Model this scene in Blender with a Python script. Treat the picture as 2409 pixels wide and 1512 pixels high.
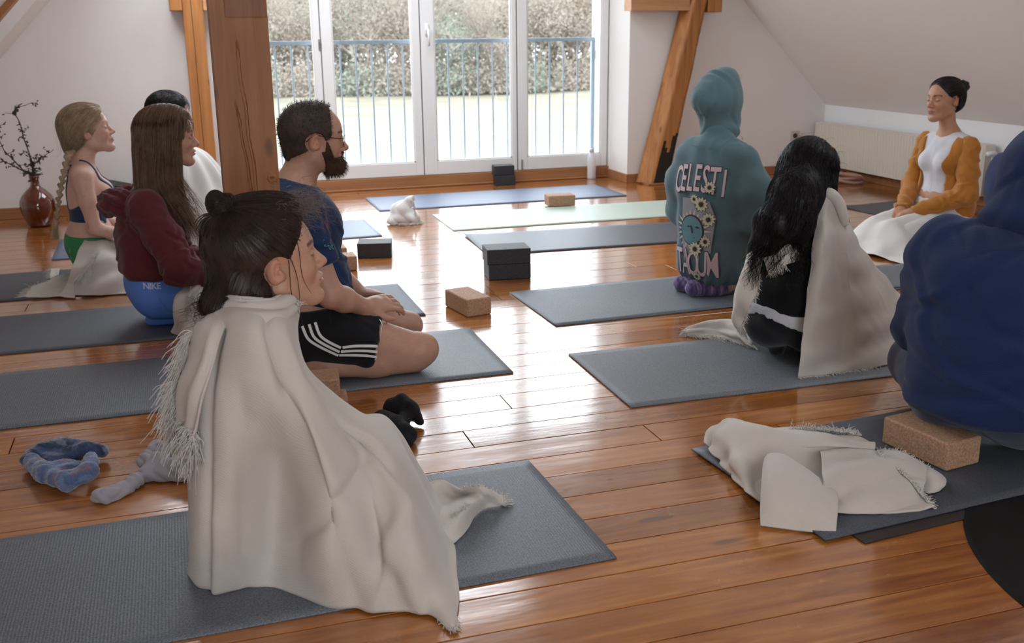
import bpy, math, random
import numpy as np
from mathutils import Vector, Matrix
random.seed(7); RNG = np.random.default_rng(7)
for o in list(bpy.data.objects): bpy.data.objects.remove(o)
SC = bpy.context.scene
COL = SC.collection

# ------------------------------------------------------------------ camera
PITCH, YAW, ROLL, CAMH, FPX = 0.276815, 0.307731, -0.010968, 1.18506, 2416.99
def cam_axes():
    cy, sy, cp, sp = math.cos(YAW), math.sin(YAW), math.cos(PITCH), math.sin(PITCH)
    f = Vector((sy*cp, cy*cp, -sp)); r = Vector((cy, -sy, 0)); u = r.cross(f)
    cr, sr = math.cos(ROLL), math.sin(ROLL)
    return r*cr + u*sr, u*cr - r*sr, f
r_, u_, f_ = cam_axes()
cd = bpy.data.cameras.new('camera'); cam = bpy.data.objects.new('camera', cd); COL.objects.link(cam)
m = Matrix((r_, u_, -f_)).transposed().to_4x4(); m.translation = Vector((0, 0, CAMH)); cam.matrix_world = m
cd.sensor_width = 36; cd.lens = 36*FPX/2409; cd.clip_start = .05; cd.clip_end = 400
cd.dof.use_dof = True; cd.dof.focus_distance = 2.9; cd.dof.aperture_fstop = 6.3
SC.camera = cam

# ------------------------------------------------------------------ daylight
SC.view_settings.view_transform = 'Standard'; SC.view_settings.look = 'None'
SC.view_settings.gamma = 1; SC.view_settings.use_curve_mapping = False
SC.view_settings.exposure = 0.15
W = bpy.data.worlds.new('overcast_sky'); SC.world = W; W.use_nodes = True
bg = W.node_tree.nodes['Background']
bg.inputs[0].default_value = (0.86, 0.93, 1.0, 1); bg.inputs[1].default_value = 8.0
def portal(name, loc, direction, sx, sy):
    l = bpy.data.lights.new(name, 'AREA'); l.shape = 'RECTANGLE'; l.size = sx; l.size_y = sy
    l.cycles.is_portal = True
    o = bpy.data.objects.new(name, l); COL.objects.link(o); o.location = loc
    o.rotation_euler = Vector(direction).to_track_quat('-Z', 'Y').to_euler()
portal('portal_front', (1.82, 8.0, 1.2), (0, -1, 0), 3.1, 2.4)
portal('portal_rear', (.3, -2.5, 1.7), (0, 1, 0), 2.2, 1.8)

# ------------------------------------------------------------------ helpers
def smoothstep(a, b, x):
    t = np.clip((x-a)/(b-a), 0, 1); return t*t*(3-2*t)
def setp(o, label=None, cat=None, group=None, kind=None):
    if label: o['label'] = label
    if cat: o['category'] = cat
    if group: o['group'] = group
    if kind: o['kind'] = kind
    return o
def empty(name, loc, label=None, cat=None, group=None, kind=None, rz=0):
    o = bpy.data.objects.new(name, None); COL.objects.link(o); o.location = loc; o.rotation_euler = (0, 0, rz)
    return setp(o, label, cat, group, kind)
def mesh(name, V, F, mat=None, parent=None, smooth=False, org=None, local=False, col=None, mats=None, fm=None):
    """one mesh object from world-space vertices; org = its origin (default: centre of its base)"""
    V = np.asarray(V, float).reshape(-1, 3)
    me = bpy.data.meshes.new(name)
    if parent is not None:
        off = np.zeros(3) if local else np.array(world_loc(parent))
        if org is not None: base = np.array(org) - off
        else: base = np.zeros(3)
        me_v = V - off - base
    else:
        base = np.array(org) if org is not None else np.array([(V[:,0].min()+V[:,0].max())/2, (V[:,1].min()+V[:,1].max())/2, V[:,2].min()])
        me_v = V - base
    if isinstance(F, np.ndarray):
        n, k = F.shape
        me.vertices.add(len(V)); me.vertices.foreach_set('co', me_v.ravel().astype(np.float32))
        me.loops.add(n*k); me.loops.foreach_set('vertex_index', F.ravel().astype(np.int32))
        me.polygons.add(n); me.polygons.foreach_set('loop_start', (np.arange(n)*k).astype(np.int32))
        me.update(calc_edges=True)
    else:
        me.from_pydata([tuple(v) for v in me_v], [], F)
    me.validate()
    if smooth: me.polygons.foreach_set('use_smooth', np.ones(len(me.polygons), bool))
    for mm in (mats or ([mat] if mat else [])): me.materials.append(mm)
    if fm is not None: me.polygons.foreach_set('material_index', np.asarray(fm, np.int32))
    if col is not None:
        a = me.color_attributes.new('Col', 'FLOAT_COLOR', 'POINT')
        c = np.ones((len(V), 4), np.float32); c[:, :3] = col; a.data.foreach_set('color', c.ravel())
    o = bpy.data.objects.new(name, me); COL.objects.link(o); o.location = base
    if parent is not None: o.parent = parent
    return o
def world_loc(o):
    v = Vector(o.location)
    while o.parent is not None:
        o = o.parent; v = v + Vector(o.location)
    return v
BOXF = [(0,3,2,1),(4,5,6,7),(0,1,5,4),(1,2,6,5),(2,3,7,6),(3,0,4,7)]
def boxv(x0,x1,y0,y1,z0,z1):
    return [(x0,y0,z0),(x1,y0,z0),(x1,y1,z0),(x0,y1,z0),(x0,y0,z1),(x1,y0,z1),(x1,y1,z1),(x0,y1,z1)]
def join(parts):
    V=[];F=[]
    for v,f in parts:
        b=len(V); V+=[tuple(p) for p in v]; F+=[tuple(i+b for i in q) for q in f]
    return V,F
def box(name, x0,x1,y0,y1,z0,z1, mat, parent=None, bev=0, seg=2, **k):
    o = mesh(name, boxv(x0,x1,y0,y1,z0,z1), BOXF, mat, parent, **k)
    if bev:
        b = o.modifiers.new('b','BEVEL'); b.width=bev; b.segments=seg; b.limit_method='ANGLE'
        o.data.polygons.foreach_set('use_smooth', np.ones(len(o.data.polygons), bool))
        w = o.modifiers.new('w','WEIGHTED_NORMAL')
    return o
def catmull(P, n):
    """P: (k,...) control rows -> dense samples"""
    P = np.asarray(P, float); k = len(P); t = np.linspace(0, k-1, n); i = np.minimum(t.astype(int), k-2); f = (t-i)
    f = f.reshape((-1,)+(1,)*(P.ndim-1))
    p0 = np.where((i==0).reshape(f.shape), 2*P[0]-P[1], P[np.maximum(i-1,0)]); p1 = P[i]; p2 = P[i+1]
    p3 = np.where((i+2>k-1).reshape(f.shape), 2*P[-1]-P[-2], P[np.minimum(i+2,k-1)])
    return .5*((2*p1)+(-p0+p2)*f+(2*p0-5*p1+4*p2-p3)*f*f+(-p0+3*p1-3*p2+p3)*f**3)
def gridF(nu, nv, wrap=False):
    i = np.arange(nu-1)[:,None]; j = np.arange(nv if wrap else nv-1)[None,:]; j2 = (j+1)%nv
    return np.stack([i*nv+j+0*i, i*nv+j2+0*i, (i+1)*nv+j2, (i+1)*nv+j], -1).reshape(-1,4)
def normals(V, F):
    a = V[F[:,0]]; n = np.cross(V[F[:,2]]-a, V[F[:,3 if F.shape[1]>3 else 1]]-V[F[:,1 if F.shape[1]>3 else 0]])
    N = np.zeros_like(V)
    for k in range(F.shape[1]): np.add.at(N, F[:,k], n)
    return N/np.maximum(np.linalg.norm(N,axis=1,keepdims=True),1e-12)
def wav(p, seed, f, n=5):
    """smooth pseudo-noise in about [-1,1] from random plane waves"""
    r = np.random.default_rng(seed); s = 0
    for _ in range(n):
        d = r.normal(size=3); d /= np.linalg.norm(d); s = s + np.sin((p@d)*f*r.uniform(.6,1.5)*2*np.pi + r.uniform(0,6.28))
    return s/n*1.4
def tube(path, rad, ns=6, cap=True):
    P = np.asarray(path, float); n = len(P); R = np.broadcast_to(np.asarray(rad,float),(n,))
    T = np.gradient(P, axis=0); T /= np.maximum(np.linalg.norm(T,axis=1,keepdims=True),1e-9)
    ref = np.array([0,0,1.]) if abs(T[0,2])<.9 else np.array([1.,0,0])
    A = np.cross(T, ref); bad=np.linalg.norm(A,axis=1)<.1; A[bad]=np.cross(T[bad],np.array([0,1.,0]))
    A /= np.linalg.norm(A,axis=1,keepdims=True); B = np.cross(T,A)
    a = np.arange(ns)/ns*2*np.pi
    V = P[:,None]+R[:,None,None]*(A[:,None]*np.cos(a)[None,:,None]+B[:,None]*np.sin(a)[None,:,None])
    F = [tuple(q) for q in gridF(n,ns,True)]
    if cap: F += [tuple(range(ns))[::-1], tuple((n-1)*ns+i for i in range(ns))]
    return V.reshape(-1,3), F
def tubes_np(paths, rads, ns=3):
    """many equal-length strands as one quad mesh: paths (m,n,3), rads (n,) or (m,n)"""
    P = np.asarray(paths); m,n,_ = P.shape
    T = np.gradient(P, axis=1); T /= np.maximum(np.linalg.norm(T,axis=2,keepdims=True),1e-9)
    ref = np.zeros_like(T); ref[...,2]=1; s=np.abs(T[...,2])>.95; ref[s]=(1,0,0)
    A = np.cross(T,ref); A/=np.maximum(np.linalg.norm(A,axis=2,keepdims=True),1e-9); B=np.cross(T,A)
    a=np.arange(ns)/ns*2*np.pi; R=np.broadcast_to(np.asarray(rads,float),(m,n))
    V=P[:,:,None]+R[:,:,None,None]*(A[:,:,None]*np.cos(a)[:,None]+B[:,:,None]*np.sin(a)[:,None])
    F=gridF(n,ns,True); F=(F[None]+(np.arange(m)*n*ns)[:,None,None]).reshape(-1,4)
    return V.reshape(-1,3),F
def lathe(name, prof, c, mat, parent=None, ns=40, **k):
    a=np.arange(ns)/ns*2*np.pi; P=np.asarray(prof,float)
    V=np.stack([c[0]+P[:,0,None]*np.cos(a),c[1]+P[:,0,None]*np.sin(a),c[2]+P[:,1,None]+0*a],-1).reshape(-1,3)
    F=[tuple(q) for q in gridF(len(P),ns,True)[:, ::-1]]
    return mesh(name,V,F,mat,parent,smooth=True,**k)

# ------------------------------------------------------------------ implicit bodies
def cap(a,b,ra,rb,k=.02,sc=(1,1,1),op=1,g=''): return dict(t='cap',a=np.array(a,float),b=np.array(b,float),ra=ra,rb=rb,k=k,sc=np.array(sc,float),op=op,g=g)
def ell(c,r,k=.02,R=None,op=1,g=''): return dict(t='ell',c=np.array(c,float),r=np.array(r,float),k=k,R=R,op=op,g=g)
def rotm(yaw=0,pitch=0,roll=0):
    """pitch>0 looks up; yaw>0 turns to +y"""
    return np.array(Matrix.Rotation(yaw,3,'Z') @ Matrix.Rotation(-pitch,3,'Y') @ Matrix.Rotation(roll,3,'X'))
def chain(pts,k=.02,sc=(1,1,1),g=''):
    return [cap(pts[i][0],pts[i+1][0],pts[i][1],pts[i+1][1],k,sc,g=g) for i in range(len(pts)-1)]
def xf(prims, o, R, s=1):
    out=[]
    for p in prims:
        q=dict(p)
        if p['t']=='cap': q['a']=o+R@(p['a']*s); q['b']=o+R@(p['b']*s); q['ra']=p['ra']*s; q['rb']=p['rb']*s
        else: q['c']=o+R@(p['c']*s); q['r']=p['r']*s; q['R']=R@(p['R'] if p['R'] is not None else np.eye(3))
        q['k']=p['k']*s; out.append(q)
    return out
def bbox(p,off=0):
    if p['t']=='cap':
        m=max(p['ra'],p['rb'])*max(1,p['sc'].max())+off; return np.minimum(p['a'],p['b'])-m, np.maximum(p['a'],p['b'])+m
    m=p['r'].max()+off
    if p['R'] is None: return p['c']-p['r']-off,p['c']+p['r']+off
    e=np.sqrt(((p['R']*p['r'])**2).sum(1))+off
    return p['c']-e,p['c']+e
def pdist(p,X,Y,Z):
    d=pdist0(p,X,Y,Z)
    for q,n in p.get('cut',()):
        d=np.maximum(d,(X-q[0])*n[0]+(Y-q[1])*n[1]+(Z-q[2])*n[2])
    return d
def cutp(p,q,n):
    n=np.array(n,float); n/=np.linalg.norm(n); p=dict(p); p['cut']=list(p.get('cut',()))+[(np.array(q,float),n)]; return p
def pdist0(p,X,Y,Z):
    if p['t']=='cap':
        sc=p['sc']; a=p['a']/sc; ab=p['b']/sc-a; L=float(ab@ab)+1e-12
        x=X/sc[0]-a[0]; y=Y/sc[1]-a[1]; z=Z/sc[2]-a[2]
        h=np.clip((x*ab[0]+y*ab[1]+z*ab[2])/L,0,1)
        return (np.sqrt((x-h*ab[0])**2+(y-h*ab[1])**2+(z-h*ab[2])**2)-(p['ra']+(p['rb']-p['ra'])*h))*min(sc)
    x=X-p['c'][0]; y=Y-p['c'][1]; z=Z-p['c'][2]
    if p['R'] is not None:
        R=p['R']; x,y,z=(R[0,0]*x+R[1,0]*y+R[2,0]*z, R[0,1]*x+R[1,1]*y+R[2,1]*z, R[0,2]*x+R[1,2]*y+R[2,2]*z)
    r=p['r']; k0=np.sqrt((x/r[0])**2+(y/r[1])**2+(z/r[2])**2); k1=np.sqrt((x/r[0]**2)**2+(y/r[1]**2)**2+(z/r[2]**2)**2)
    return k0*(k0-1)/np.maximum(k1,1e-9)
def smin(a,b,k):
    h=np.maximum(k-np.abs(a-b),0)/k; return np.minimum(a,b)-h*h*k*.25
def axis(lo,hi,res,fine):
    """coordinates with spacing res, finer inside the (lo,hi,res) ranges of fine"""
    xs=[lo]; x=lo
    while x<hi:
        s=res
        for a,b,r in fine:
            if a-res<x<b: s=min(s,r)
        x+=s; xs.append(x)
    return np.array(xs)
def sdf_eval(prims,xs,ys,zs,off=0.,far=.15):
    D=np.full((len(xs),len(ys),len(zs)),far,np.float32); X=xs[:,None,None].astype(np.float32);Y=ys[None,:,None].astype(np.float32);Z=zs[None,None,:].astype(np.float32)
    for p in prims:
        lo,hi=bbox(p,max(off,0)+p['k']+.012)
        s=[slice(max(0,np.searchsorted(v,l)-1),np.searchsorted(v,h)+1) for v,l,h in zip((xs,ys,zs),lo,hi)]
        if any(q.stop-q.start<1 for q in s): continue
        d=pdist(p,X[s[0]],Y[:,s[1]],Z[:,:,s[2]])
        if p['op']>0: D[tuple(s)]=smin(D[tuple(s)],d-off,p['k'])
        else: D[tuple(s)]=-smin(-D[tuple(s)],d+off,p['k'])
    return D
def snets(D,xs,ys,zs):
    I=D<0; nx,ny,nz=D.shape
    c=np.zeros((nx-1,ny-1,nz-1),np.int8)
    for i in(0,1):
        for j in(0,1):
            for k in(0,1): c+=I[i:nx-1+i,j:ny-1+j,k:nz-1+k]
    act=(c>0)&(c<8); ci,cj,ck=np.nonzero(act); n=len(ci); idx=np.full(act.shape,-1,np.int32); idx[ci,cj,ck]=np.arange(n)
    co=[(i,j,k) for i in(0,1) for j in(0,1) for k in(0,1)]
    val=np.stack([D[ci+a,cj+b,ck+d] for a,b,d in co],1); pos=np.stack([np.stack([xs[ci+a],ys[cj+b],zs[ck+d]],1) for a,b,d in co],1)
    S=np.zeros((n,3));cnt=np.zeros(n)
    for e0 in range(8):
        for bit in(4,2,1):
            if e0&bit: continue
            e1=e0|bit; v0=val[:,e0];v1=val[:,e1]; m=(v0<0)!=(v1<0); t=np.where(m,v0/np.where(m,v0-v1,1),0)
            S+=np.where(m[:,None],pos[:,e0]*(1-t[:,None])+pos[:,e1]*t[:,None],0); cnt+=m
    V=S/np.maximum(cnt,1)[:,None]; F=[]
    for ax in range(3):
        sl0=[slice(None)]*3; sl1=[slice(None)]*3; sl0[ax]=slice(0,-1); sl1[ax]=slice(1,None)
        A=I[tuple(sl0)];B=I[tuple(sl1)]; e=A!=B; b,c2=[q for q in range(3) if q!=ax]
        m=[slice(None)]*3; m[b]=slice(1,-1); m[c2]=slice(1,-1); E=np.zeros_like(e); E[tuple(m)]=e[tuple(m)]
        p=np.array(np.nonzero(E)); flip=A[tuple(p)]
        def g(db,dc):
            q=p.copy(); q[b]-=db; q[c2]-=dc; return idx[tuple(q)]
        q=np.stack([g(1,1),g(0,1),g(0,0),g(1,0)],1)
        if ax==1: flip=~flip
        q[~flip]=q[~flip][:,::-1]; F.append(q)
    return V,np.concatenate(F)
def smoothv(V,F,it=1,lam=.5):
    E=np.concatenate([F[:,[0,1]],F[:,[1,2]],F[:,[2,3]],F[:,[3,0]]]); 
    for _ in range(it):
        S=np.zeros_like(V);c=np.zeros(len(V)); 
        for a,b in((0,1),(1,0)):
            np.add.at(c,E[:,a],1)
            for d in range(3): S[:,d]+=np.bincount(E[:,a],V[E[:,b],d],len(V))
        V=V+lam*(S/np.maximum(c,1)[:,None]-V)
    return V
def isomesh(prims,res=.008,fine=(),off=0.,clip=None,smooth=1,floor=None,carve=None):
    """fine: list of (lo3,hi3,res); clip(X,Y,Z)->distance field intersected with the body"""
    add=[p for p in prims if p['op']>0]
    lo=np.min([bbox(p,off)[0] for p in add],0)-.02; hi=np.max([bbox(p,off)[1] for p in add],0)+.02
    if floor is not None: lo[2]=max(lo[2],floor-.02)
    ax=[axis(lo[i],hi[i],res,[(f[0][i],f[1][i],f[2]) for f in fine]) for i in range(3)]
    D=sdf_eval(prims,*ax,off=off)
    X,Y,Z=ax[0][:,None,None],ax[1][None,:,None],ax[2][None,None,:]
    if floor is not None: D=np.maximum(D,floor-Z)
    if clip is not None: D=np.maximum(D,clip(X,Y,Z))
    V,F=snets(D.astype(np.float32),*ax)
    if smooth: V=smoothv(V,F,smooth)
    return V,F
def pts_sdf(prims,P,off=0.):
    D=np.full(len(P),.3)
    for p in prims:
        d=pdist(p,P[:,0],P[:,1],P[:,2])
        D=smin(D,d-off,p['k']) if p['op']>0 else -smin(-D,d+off,p['k'])
    return D
def pgrad(prims,P,off=0.,h=.002):
    g=np.stack([pts_sdf(prims,P+np.eye(3)[i]*h,off)-pts_sdf(prims,P-np.eye(3)[i]*h,off) for i in range(3)],1)
    return g/np.maximum(np.linalg.norm(g,axis=1,keepdims=True),1e-9)

# head, local frame: x forward, y left, z up, origin between the ears
def head_prims(nose=1.,jaw=1.,ears=True,chin=1.):
    L=[ell((-.008,0,.04),(.098,.075,.083),.02), ell((.03,0,.035),(.066,.066,.07),.03),
       ell((.034,0,-.03),(.056,.055,.068),.03)]
    for s in(-1,1):
        L.append(cap((.0,s*.05*jaw,-.045),(.07,s*.018*jaw,-.088),.02,.018,.03))
        L.append(ell((.055,s*.036,-.018),(.032,.024,.03),.02))
        L.append(cap((.068,s*.045,.028),(.086,s*.012,.03),.011,.011,.014))
    L.append(ell((.078,0,-.09),(.021*chin,.022,.017),.02))
    for s in(-1,1):
        L.append(ell((.104,s*.031,.008),(.02,.019,.013),.014,op=-1))
        L.append(ell((.076,s*.032,.008),(.0155,.017,.0135),.004))
        L.append(ell((.0785,s*.032,.0105),(.0150,.0165,.009),.002))
    L+= [ell((.086,0,-.053),(.017,.026,.019),.012)]
    L+= [cap((.090,0,.018),(.088+.027*nose,0,-.021),.0065,.0092,.010), ell((.080+.026*nose,0,-.022),(.012,.0115,.0105),.007)]
    for s in(-1,1): L.append(ell((.1,s*.0125,-.0265),(.0105,.0075,.0075),.006))
    for s in(-1,1): L.append(ell((.106,s*.0065,-.0345),(.006,.0036,.0032),.003,op=-1))
    L+= [ell((.0985,0,-.0485),(.0095,.021,.0055),.006), ell((.097,0,-.0605),(.0098,.018,.0065),.006)]
    L.append(ell((.108,0,-.0542),(.012,.026,.0014),.004,op=-1))
    L.append(ell((.103,0,-.0735),(.009,.022,.005),.01,op=-1))
    if ears:
        for s in(-1,1):
            R=rotm(s*.45,-.22)
            L+= [ell((-.006,s*.078,.002),(.019,.0075,.030),.006,R), ell((0.001,s*.0885,.004),(.0125,.0105,.021),.003,R,op=-1),
                 ell((.006,s*.0765,-.012),(.010,.006,.012),.005), ell((.003,s*.0815,.0),(.0045,.004,.006),.003)]
    return L
def head_color(P, base, lips=(.55,.24,.2), lash=(.06,.03,.02), brow=None, stub=None):
    """P: head-local points -> colours (colouring of skin, lips, lids and brows, shade painted in the mouth crease)"""
    x,y,z=P.T; ay=np.abs(y); C=np.tile(np.array(base,float),(len(P),1))
    def mix(m,c):
        nonlocal C; C=C*(1-m[:,None])+np.array(c)*m[:,None]
    red=np.array(base)*np.array((1.0,.78,.74))
    mix(.6*np.exp(-(((ay-.045)/.02)**2+((z+.025)/.022)**2))*(x>.03),red)
    mix(.6*np.exp(-(((x-.115)/.012)**2+((z+.024)/.012)**2)),red)
    mix(.7*((ay>.072)&(np.abs(x)<.03)&(np.abs(z)<.04)),red)
    w=.023*(1-((z+.0545)/.014)**2)
    mix(.85*smoothstep(0,.004,w-ay)*(x>.088)*(z<-.0425)*(z>-.067),lips)
    mix(.8*(np.abs(z+.0543)<.0016)*(ay<.024)*(x>.09),np.array(lips)*.35)  # shade of the crease between the lips, painted in
    if brow is not None:
        bz=.030+.006*np.sin(np.clip((ay-.012)/.045,0,1)*2.6)
        mix(.85*smoothstep(.0052,.0025,np.abs(z-bz))*(ay>.012)*(ay<.056)*(x>.05),brow)
    lz=.0035+.35*(ay-.032)**2/.015
    mix(.9*smoothstep(.0024,.0010,np.abs(z-lz))*(ay>.017)*(ay<.049)*(x>.07),lash)
    mix(.25*np.exp(-(((ay-.032)/.018)**2+((z-.010)/.010)**2))*(x>.07),np.array(base)*np.array((.75,.6,.6)))
    if stub is not None:
        m=smoothstep(-.028,-.045,z)*smoothstep(-.01,.02,x); mix(m*.6,stub)
    return C
def person_mesh(name,prims,O,R,s,base,label,mat,res=.008,fine=(),floor=.006,headkw={},extra=None,hres=None):
    O=np.array(O,float); H=[(O-.125*s,O+.135*s,  .0046 if hres is None else hres)]
    V,F=isomesh(prims,max(res,.012),list(H)+list(fine),floor=floor,smooth=1)
    P=((V-O)@R)/s
    C=head_color(P,base,**headkw); far=(np.linalg.norm(P,axis=1)>.17); C[far]=base
    if extra is not None: C=extra(V,C)
    o=mesh(name,V,F,mat,smooth=True,col=C); setp(o,label,'person'); return o
# strands of hair that flow over an implicit volume
def strands(prims,roots,flow,n=22,step=.012,lift=.002,jit=.3,seed=0,snap=True,curl=0.,curlf=20.):
    r=np.random.default_rng(seed); P=np.array(roots,float); m=len(P); out=[P]; lf=lift+r.uniform(0,.004,m)
    jd=r.normal(size=(m,3))*jit; ph=r.uniform(0,6.28,m)
    for i in range(n-1):
        v=flow(P,i/n)+jd*np.minimum(1,.3+i/n)
        if curl: v=v+curl*np.stack([np.sin(ph+i*curlf/n),np.cos(ph*1.3+i*curlf/n),0*ph],1)
        g=pgrad(prims,P)
        if snap:
            d=pts_sdf(prims,P)-lf; near=smoothstep(.05,.015,np.abs(d))[:,None]
            vt=v-(v*g).sum(1,keepdims=True)*g*near; 
        else: vt=v
        vt/=np.maximum(np.linalg.norm(vt,axis=1,keepdims=True),1e-6)
        P=P+vt*step*(r.uniform(.9,1.1,(m,1)))
        if snap:
            d=pts_sdf(prims,P)-lf; g=pgrad(prims,P); w=smoothstep(.03,.006,np.abs(d)); P=P-g*(d*w)[:,None]
        out.append(P)
    return np.stack(out,1)
def scatter(V,F,n,cond,seed=0):
    r=np.random.default_rng(seed); c=V[F].mean(1); a=np.linalg.norm(np.cross(V[F[:,2]]-V[F[:,0]],V[F[:,3]]-V[F[:,1]]),axis=1)*cond(c)
    k=r.choice(len(F),n,p=a/a.sum()); w=r.dirichlet((1,1,1,1),n); return (V[F[k]]*w[:,:,None]).sum(1)
def strand_obj(name,paths,rad,mat,parent,taper=True,ns=3):
    if paths.shape[1]>=16 and 'curl' not in name: paths=paths[:, ::2]
    n=paths.shape[1]; R=rad*(np.linspace(1,.25,n) if taper else np.ones(n))
    V,F=tubes_np(paths,R,ns); o=mesh(name,V,F,mat,parent,smooth=True); setp(o,kind='stuff'); return o
# cloth from a grid of control points
def cloth(name,ctrl,nu,nv,mat,parent=None,thick=.004,amp=0.,f=6,seed=0,fold=None,fine=.0,**k):
    C=np.asarray(ctrl,float); A=catmull(C,nu); A=catmull(A.transpose(1,0,2),nv).transpose(1,0,2)
    V=A.reshape(-1,3); F=gridF(nu,nv); N=normals(V,F)
    uu,vv=np.meshgrid(np.linspace(0,1,nu),np.linspace(0,1,nv),indexing='ij'); uu=uu.ravel();vv=vv.ravel()
    d=np.zeros(len(V))
    if amp: d+=amp*wav(V,seed,f)
    if fine: d+=fine*wav(V,seed+9,f*3.3,8)
    if fold is not None: d+=fold(uu,vv)
    V=V+N*d[:,None]; V[:,2]=np.maximum(V[:,2],k.pop('zmin',.006))
    o=mesh(name,V,F,mat,parent,smooth=True,**k)
    if thick:
        s=o.modifiers.new('s','SOLIDIFY'); s.thickness=thick; s.offset=0
    return o,V.reshape(nu,nv,3)
def fringe(name,line,out,mat,parent,n=120,length=.03,rad=.0012,seed=0,droop=.5,zmin=.004,clump=8):
    """short loose threads leaving a cloth edge: line (k,3) points, out = outward direction(s)"""
    r=np.random.default_rng(seed); L=np.asarray(line,float); t=r.uniform(0,len(L)-1,n); 
    t=(np.round(t*clump)/clump+r.normal(size=n)*.25/clump).clip(0,len(L)-1.001)
    i=t.astype(int); f=(t-i)[:,None]; P=L[i]*(1-f)+L[i+1]*f
    O=np.asarray(out,float); O=np.broadcast_to(O,(len(L),3)) if O.ndim==1 else O; D=O[i]
    D=D/np.linalg.norm(D,axis=1,keepdims=True)+r.normal(size=(n,3))*.35; m=7; ln=length*r.uniform(.5,1.15,n)
    s=np.linspace(0,1,m)[None,:,None]; w=r.normal(size=(n,1,3))*.25
    path=P[:,None]+D[:,None]*ln[:,None,None]*s+np.array([0,0,-1])*droop*ln[:,None,None]*s**2+w*ln[:,None,None]*np.sin(s*5)*.5
    path[:,:,2]=np.maximum(path[:,:,2],zmin+r.uniform(0,.004,(n,1)))
    V,F=tubes_np(path,rad*np.linspace(1,.5,m),3); o=mesh(name,V,F,mat,parent,smooth=True); setp(o,kind='stuff'); return o

def hand(W,d,up,side=1,curl=.7,s=1.,thumb=.6,spread=1.):
    """palm, four unequal bent fingers and a thumb from the side of the palm; side=+1 puts the thumb towards up x d"""
    W=np.array(W,float); d=np.array(d,float); d/=np.linalg.norm(d); up=np.array(up,float); up-=up@d*d; up/=np.linalg.norm(up); lat=np.cross(up,d)*side
    R=np.stack([d,lat,up],1); L=[ell(W+d*.048*s,(.052*s,.041*s,.0165*s),.012,R),cap(W,W+d*.03*s,.026*s,.03*s,.02,)]
    for i,(o,l) in enumerate(((.031,.90),(.0105,1.),(-.0105,.95),(-.031,.75))):
        b=W+d*.082*s+lat*o*s*spread-up*.002; a=0; p=b; q=cap(W+d*.05*s+lat*o*.8*s,b,.0125*s,.0105*s,.008); L.append(q)
        for j,(ln,ra,rb) in enumerate(((.042,.0102,.0092),(.027,.0092,.0084),(.021,.0084,.0068))):
            a+=curl*(.75,1.,.7)[j]; dd=d*math.cos(a)-up*math.sin(a)+lat*o*.6*spread; dd/=np.linalg.norm(dd); e=p+dd*ln*l*s; L.append(cap(p,e,ra*s,rb*s,.003)); p=e
    b=W+d*.022*s+lat*.03*s-up*.006*s; d1=d*.7+lat*thumb-up*.25; d1/=np.linalg.norm(d1); e=b+d1*.042*s; d2=d*.95+lat*.1-up*.3; d2/=np.linalg.norm(d2); f=e+d2*.032*s
    L+= [cap(W+d*.02*s+lat*.012*s,b,.017*s,.0145*s,.012),cap(b,e,.0135*s,.0115*s,.006),cap(e,f,.0112*s,.0085*s,.003)]
    return L
def lp3(a,b,t): return tuple(np.array(a)*(1-t)+np.array(b)*t)
def snap(prims,P,off=0.,lift=.0012,it=5):
    P=np.array(P,float)
    for _ in range(it):
        d=pts_sdf(prims,P,off)-lift; P=P-pgrad(prims,P,off)*d[:,None]
    return P
def ribbon(name,prims,path,w,mat,parent,off=0.,lift=.0015,n=40,closed=False,th=0.0008,view=None):
    """flat printed or sewn strip lying on the implicit surface; path points are dropped onto it along the view or gradient"""
    C=np.array(path,float); C=catmull(C,n) if len(C)>2 else C[0]+(C[1]-C[0])*np.linspace(0,1,n)[:,None]
    C=snap(prims,C,off,lift); T=np.gradient(C,axis=0); T/=np.linalg.norm(T,axis=1,keepdims=True); N=pgrad(prims,C,off); S=np.cross(N,T); S/=np.linalg.norm(S,axis=1,keepdims=True)
    W=np.broadcast_to(np.asarray(w,float)/2,(n,))[:,None]; A=snap(prims,C+S*W,off,lift,2); B=snap(prims,C-S*W,off,lift,2)
    G=np.stack([A,C+N*th*.3,B],1); return mesh(name,G.reshape(-1,3),gridF(n,3),mat,parent,smooth=True)
def garment(name,prims,off,mat,parent,res=.009,clip=None,fold=None,fine=(),floor=None,smooth=1,col=None,label=None,fine_amp=0.,seed=0,mats=None,fmf=None):
    V,F=isomesh(prims,res,fine,off,clip,smooth,floor)
    N=normals(V,F)
    if fold is not None: V=V+N*fold(V,N)[:,None]
    if fine_amp: V=V+N*(fine_amp*wav(V,seed,11,7))[:,None]
    if floor is not None: V[:,2]=np.maximum(V[:,2],floor)
    fm=None
    if fmf is not None: fm=fmf(V[F].mean(1))
    o=mesh(name,V,F,mat,parent,smooth=True,col=None if col is None else col(V),mats=mats,fm=fm)
    if label: o['label']=label
    return o
def hloc(V,O,R,s): return ((V-O)@R)/s
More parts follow.
